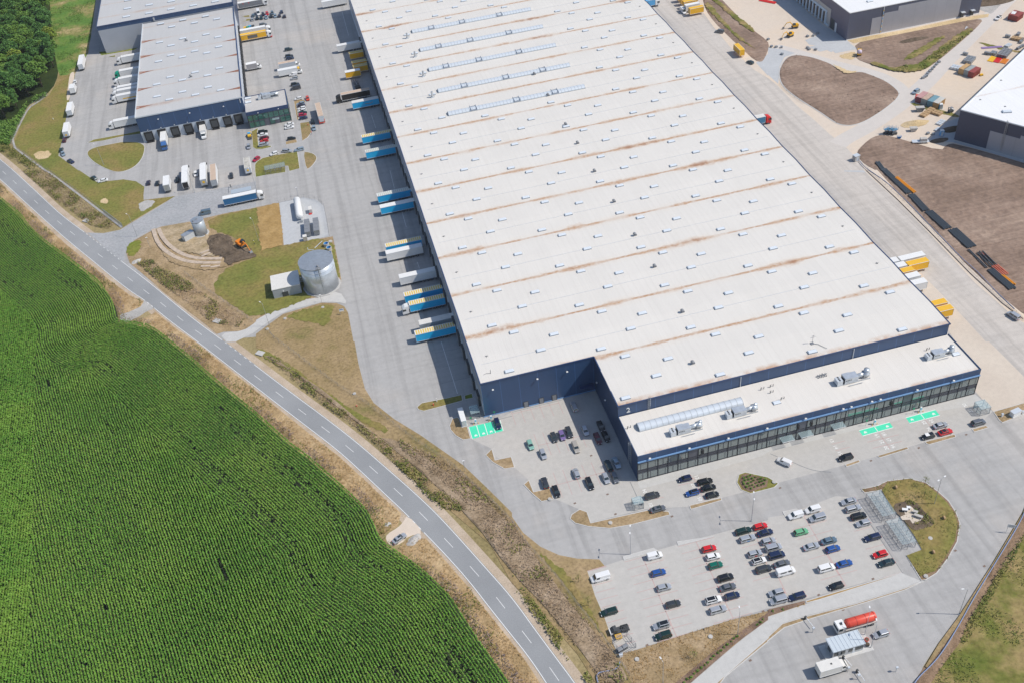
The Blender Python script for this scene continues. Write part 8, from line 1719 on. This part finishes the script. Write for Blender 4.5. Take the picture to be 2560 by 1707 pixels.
for i in range(9):
    px, py = (900-i*37 if i < 6 else 700-(i-6)*30), (1020+i*38 if i < 6 else 1240+(i-6)*20); wx, wy = W(ZE, px+60, py+10); o = link('pallet_load', cached(('rp',), lambda: MB().box(-.6,.6,-.5,.5,.1,.8).box(-.6,.6,-.4,-.2,0,.1).box(-.6,.6,.2,.4,0,.1).mesh('pallet_load', [M['grate']]))); o.location = (wx,wy,.05); o.rotation_euler = (0,0,i*.4); tag(o, 'grey paver pallet set out along the curve of the dirt road', 'pallet load', 'paver pallets along the dirt road')
for px, py in ((225,930),(315,940),(420,945),(930,730),(1045,715),(1130,670),(930,955),(960,985),(1090,990),(430,1080),(160,790)):
    wx, wy = W(ZG, px, py); o = link('pallet_load', CACHE[('rp',)]); o.location = (wx,wy,.05); o.rotation_euler = (0,0,px*.1); tag(o, 'grey paver pallet standing around the new concrete pads', 'pallet load', 'paver pallets round the concrete pads')
def boards(t, x, y, n, L, m, lb, gp, rz):
    wx, wy = W(t, x, y); c, s = math.cos(rz), math.sin(rz)
    for i in range(n): o = link('formwork_board', cached(('bd',m,L), lambda: MB().box(-L/2,L/2,-.22,.22,0,.25).mesh('formwork_board', [M[m]]))); q = (i-(n-1)/2)*.52; o.location = (wx-q*s, wy+q*c, .04); o.rotation_euler = (0,0,rz+random.uniform(-.03,.03)); tag(o, lb, 'board', gp)
RZB = .66
boards(ZE,1830,975,5,5.5,'amber','yellow board left of the red ones','yellow boards left of the red',RZB); boards(ZE,1925,985,5,6,'red','red board between the yellow ones','red boards',RZB); boards(ZE,2030,1010,5,5,'orange','orange board right of the red ones','orange boards right of the red',RZB); boards(ZE,1825,785,3,9,'purple','long violet beam by the narrow grass strip','violet beams',-.3); boards(ZG,150,40,5,9,'red','red board lying at the top edge by the new hall','red boards at the top edge',-.9); boards(ZE,1430,455,3,5,'trim','pale blue sheet on the weedy corner of the plot','pale sheets on the plot',.75); boards(ZF,600,280,2,4,'orangered','orange barrier board at the left end of the four containers','orange barrier boards',.9)
def lift(t, x, y, lb):
    wx, wy = W(t, x, y, 1); e = thing('lift_platform', lb, 'lift platform', (wx,wy,.03), .1, 'blue lift platforms'); mb = MB(); mb.box(-1.2,1.2,-.6,.6,.3,.9); mb.build('base', M['dkgrey'], e); wheelset(e, (-.8,.8), .75, .3); mb = MB()
    for k in range(3):
        for s in (-1,1): mb.tube([(-1*s,.3,.9+.4*k),(1*s,.3,1.3+.4*k)], .06, 4); mb.tube([(-1*s,-.3,.9+.4*k),(1*s,-.3,1.3+.4*k)], .06, 4)
    mb.build('scissor', M['midgrey'], e); mb = MB(); mb.box(-1.3,1.3,-.65,.65,2.1,2.3)
    for a in (-1.28,1.28):
        for b in (-.63,.63): mb.box(a-.03,a+.03,b-.03,b+.03,2.3,3.3)
    for b in (-.63,.63): mb.box(-1.3,1.3,b-.03,b+.03,3.25,3.31); mb.box(-1.3,1.3,b-.03,b+.03,2.8,2.85)
    mb.build('basket', M['ltblue'] if False else plain('lift_blue', (.12,.27,.42), .5), e)
lift(ZF,110,850,'blue scissor lift, left one at the edge of the big soil plot'); lift(ZF,170,855,'blue scissor lift in the middle at the edge of the big soil plot'); lift(ZF,230,860,'blue scissor lift, right one at the edge of the big soil plot')
for t, x, y, m, s, lb in ((ZF,650,480,'grate',(3.6,2.2,1.9),'grey skip with tapered ends below the four containers'), (ZF,545,810,'stone',(3.0,1.9,1.6),'pale open skip beside the sand heap'), (ZF,310,940,'blue',(1.8,1.2,1.1),'small blue skip at the soil plot edge'), (ZF,1010,870,'ltblue',(1.4,1.4,2.4),'light blue toilet cabin in the shade of the right-hand hall'), (ZF,990,435,'ltblue',(1.4,1.4,2.2),'light blue toilet cabin at the end of the four containers')):
    wx, wy = W(t, x, y, s[2]/2); e = thing('skip' if 'skip' in lb else 'toilet_cabin', lb, 'skip' if 'skip' in lb else 'toilet cabin', (wx,wy,.03), -.3); a, b, h = s[0]/2, s[1]/2, s[2]
    if 'skip' in lb:
        mb = MB(); mb.loft([[(-a*.6,-b*.8,.1),(a*.6,-b*.8,.1),(a*.6,b*.8,.1),(-a*.6,b*.8,.1)],[(-a,-b,h),(a,-b,h),(a,b,h),(-a,b,h)]]); mb.build('tub', M[m], e); mb = MB(); mb.box(-a*.9,a*.9,-b*.85,b*.85,h-.04,h+.01); mb.build('fill', M['stone'], e); mb = MB()
        for q in (-.3,.3): mb.box(a*q-.08,a*q+.08,-b-.06,b+.06,h*.3,h*.9)
        mb.build('rib', M[m], e)
    else:
        mb = MB(); mb.box(-a,a,-b,b,.1,h); mb.build('cabin', M[m], e); mb = MB(); mb.loft([[(-a-.03,-b-.03,h),(a+.03,-b-.03,h),(a+.03,b+.03,h),(-a-.03,b+.03,h)],[(-a*.6,-b*.6,h+.25),(a*.6,-b*.6,h+.25),(a*.6,b*.6,h+.25),(-a*.6,b*.6,h+.25)]]); mb.build('roof', M['white'], e); mb = MB(); mb.box(-a*.7,a*.7,-b-.03,-b,.15,h*.9); mb.build('door', M['trim'], e)
wx, wy = W(ZF, 660, 1000, .8); e = thing('flat_trailer', 'low site trailer with a pale cabinet at the soil plot edge', 'trailer', (wx,wy,.03), R_(-18)); mb = MB(); mb.box(-3.2,3.2,-1.1,1.1,.6,.8); mb.build('deck', M['trim'], e); wheelset(e, (-.9,.3), 1.1, .4); mb = MB(); mb.box(-.2,2.4,-.8,.8,.8,2.0); mb.build('cabinet', M['stone'], e)
wx, wy = W(ZF, 1150, 500, 1); e = thing('forklift', 'dark forklift with white counterweight by the row of four containers', 'forklift', (wx,wy,.03), R_(190)); mb = MB(); mb.box(-1.2,.8,-.6,.6,.3,1.1); mb.build('body', M['dkgrey'], e); mb = MB(); mb.box(-1.6,-1.0,-.6,.6,.3,1.2); mb.build('counterweight', M['white'], e); mb = MB(); mb.box(.8,.95,-.5,-.35,.1,2.6); mb.box(.8,.95,.35,.5,.1,2.6); mb.box(.95,2.0,-.4,-.25,.1,.2); mb.box(.95,2.0,.25,.4,.1,.2); mb.box(-.9,.6,-.55,.55,2.1,2.2)
for a in (-.85,.55): mb.box(a-.04,a+.04,-.55,-.47,1.1,2.1); mb.box(a-.04,a+.04,.47,.55,1.1,2.1)
mb.build('mast', M['midgrey'], e); wheelset(e, (-.9,.5), .65, .32)
wx, wy = W(ZE, 1655, 1225, .5); e = thing('compactor', 'small yellow plate compactor right of the rust-red container', 'compactor', (wx,wy,.03)); mb = MB(); mb.box(-.7,.7,-.4,.4,.15,.8); mb.build('body', M['amber'], e); mb = MB(); mb.box(-.8,.8,-.5,.5,0,.15); mb.tube([(-.5,0,.7),(-1.4,0,1.2)], .05, 5); mb.build('plate', M['dkgrey'], e)
wx, wy = W((3,0), 808, 1455, 1); e = thing('toilet_cabin', 'pale toilet cabin at the corner of the big soil plot', 'toilet cabin', (wx,wy,.03), .2); mb = MB(); mb.box(-1.1,1.1,-.9,.9,.1,2.3); mb.build('cabin', M['stone'], e); mb = MB(); mb.box(-1.2,1.2,-1,1,2.3,2.42); mb.build('roof', M['trim'], e); mb = MB(); mb.box(-.5,.4,-.94,-.9,.15,2.1); mb.build('door', M['green'] if False else M['trim'], e)
# pipes laid out along the eastern soil plot
PB = plain('black_pipe', (.075,.09,.105), .3); PO = plain('orange_pipe', (.75,.3,.02), .4); PR = plain('salmon_pipe', (.75,.2,.12), .45)
def pipes(t, a, b, n, m, lb, gp, r=.2, rows=1, sc=.45):
    A = np.array(W(t,*a)); B = np.array(W(t,*b)); d = (B-A)/np.linalg.norm(B-A); q = np.array((-d[1],d[0]))
    L = float(np.linalg.norm(B-A))
    for i in range(n):
        me = MB(); me.tube([(0,0,0),(L,0,0)], r, 8); o = me.build('pipe', m); p = A+q*(i-(n-1)/2)*sc; o.location = (p[0]+d[0]*random.uniform(-.3,.3),p[1]+d[1]*random.uniform(-.3,.3),.5+r); o.rotation_euler = (0,0,math.atan2(d[1],d[0])); tag(o, lb, 'pipe', gp)
pipes((3,0),(1000,1500),(1060,1580),4,PB,'black pipe in the first bundle at the top of the pipe row','black pipes, first bundle')
pipes((3,1),(1060,0),(1290,220),5,PB,'black pipe in the bundle beside the long orange pipes','black pipes, second bundle'); pipes((3,1),(1175,75),(1345,215),3,PO,'long orange pipe beside the second black bundle','orange pipes, upper',.22,1,.5)
pipes((3,1),(1310,230),(1450,380),6,PB,'black pipe in the third bundle of the row','black pipes, third bundle'); pipes((3,1),(1470,385),(1650,545),7,PB,'black pipe in the fourth bundle of the row','black pipes, fourth bundle'); pipes((3,1),(1690,550),(1870,715),8,PB,'black pipe in the wide bundle in the middle of the row','black pipes, fifth bundle')
pipes((3,1),(1840,740),(2010,910),2,PB,'thin black pipe lying apart beside the loose ones','black pipes, lying apart',.16); pipes((3,1),(1940,760),(2070,890),3,PB,'loose black pipe near the salmon ones','black pipes, loose ones',.22,1,1.1); pipes((3,1),(1945,765),(1980,795),1,PR,'short red-orange pipe on the loose black ones','red-orange pipe')
pipes((3,1),(2070,880),(2170,965),4,PR,'salmon pipe beside the last black bundle','salmon pipes',.18,1,.75); pipes((3,1),(2150,975),(2255,1060),2,PO,'orange pipe beside the last black bundle','orange pipes, lower',.25,1,.6); pipes((3,1),(2040,920),(2245,1100),6,PB,'black pipe in the last bundle of the row','black pipes, last bundle')
mb = MB(); bp = chaikin(PG((3,0), [(830,1480),(880,1540)], (3,1), [(930,10),(1080,110),(1220,240),(1350,370),(1480,510),(1620,650),(1760,800),(1900,920),(1960,980),(2100,1130),(2260,1280)]), 1, False); mb.tube([(x,y,.5) for x,y in bp], .12, 5); o = mb.build('barrier_tape', M['blue_pipe']); tag(o, 'blue barrier line running along the big soil plot', 'barrier line')
fence(PG((3,0), [(830,1470),(880,1545)], (3,1), [(920,0),(1210,250),(1500,540),(1800,860),(2100,1150),(2350,1380)]), 1.1, 'low site fence along the big soil plot', 4.0)
fence(PG((3,0), [(105,780),(200,870),(330,960)]), 1.0, 'low site fence at the heart-shaped soil plot', 3.0)
# overhead wires at the right
for i, (a, b) in enumerate((((1130,620),(1700,1060)),((1000,780),(1590,1230)),((1560,610),(1900,860)),((1720,1090),(2180,1410)))):
    p, q = W(ZF,*a,9.0), W(ZF,*b,9.0)
# ---------- light, sky, camera
SUN_EL, SUN_AZ = R_(51.5), math.atan2(-.342, .94)
sd = Vector((math.cos(SUN_EL)*math.cos(SUN_AZ), math.cos(SUN_EL)*math.sin(SUN_AZ), math.sin(SUN_EL)))
w = bpy.data.worlds.new('World'); S.world = w; w.use_nodes = True
sky = w.node_tree.nodes.new('ShaderNodeTexSky'); sky.sky_type = 'NISHITA'; sky.sun_disc = False; sky.sun_elevation = SUN_EL
sky.sun_rotation = math.pi/2-SUN_AZ; sky.air_density = 1.0; sky.dust_density = .7
bg = w.node_tree.nodes['Background']; bg.inputs['Strength'].default_value = .125
w.node_tree.links.new(sky.outputs[0], bg.inputs['Color'])
l = bpy.data.lights.new('sun', 'SUN'); l.energy = 3.9; l.angle = R_(.5); l.color = (1, .945, .86)
lo = bpy.data.objects.new('sun', l); COL.objects.link(lo); lo.rotation_euler = sd.to_track_quat('Z', 'Y').to_euler(); lo.location = sd*400
cam = bpy.data.cameras.new('camera'); cam.sensor_width = 36; cam.lens = FOC/2560*36; cam.clip_end = 6000; cam.clip_start = 1
co = bpy.data.objects.new('camera', cam); COL.objects.link(co)
m4 = Matrix.Identity(4)
for i in range(3): m4[i][0], m4[i][1], m4[i][2] = CR[0][i], -CR[1][i], -CR[2][i]
m4.translation = Vector(CAM); co.matrix_world = m4; S.camera = co
v = S.view_settings; v.view_transform = 'Standard'; v.look = 'None'; v.gamma = 1; v.exposure = 0
hm = bpy.data.materials.new('haze'); hm.use_nodes = True; hn = hm.node_tree; hn.nodes.remove(hn.nodes['Principled BSDF'])
pv_ = hn.nodes.new('ShaderNodeVolumePrincipled'); pv_.inputs['Color'].default_value = (.97,.98,1,1); pv_.inputs['Density'].default_value = .00007; pv_.inputs['Anisotropy'].default_value = .2
hn.links.new(pv_.outputs[0], hn.nodes['Material Output'].inputs['Volume'])
struct(MB().box(-2600,2600,-1600,3100,-1,218).build('haze', hm), 'stuff')
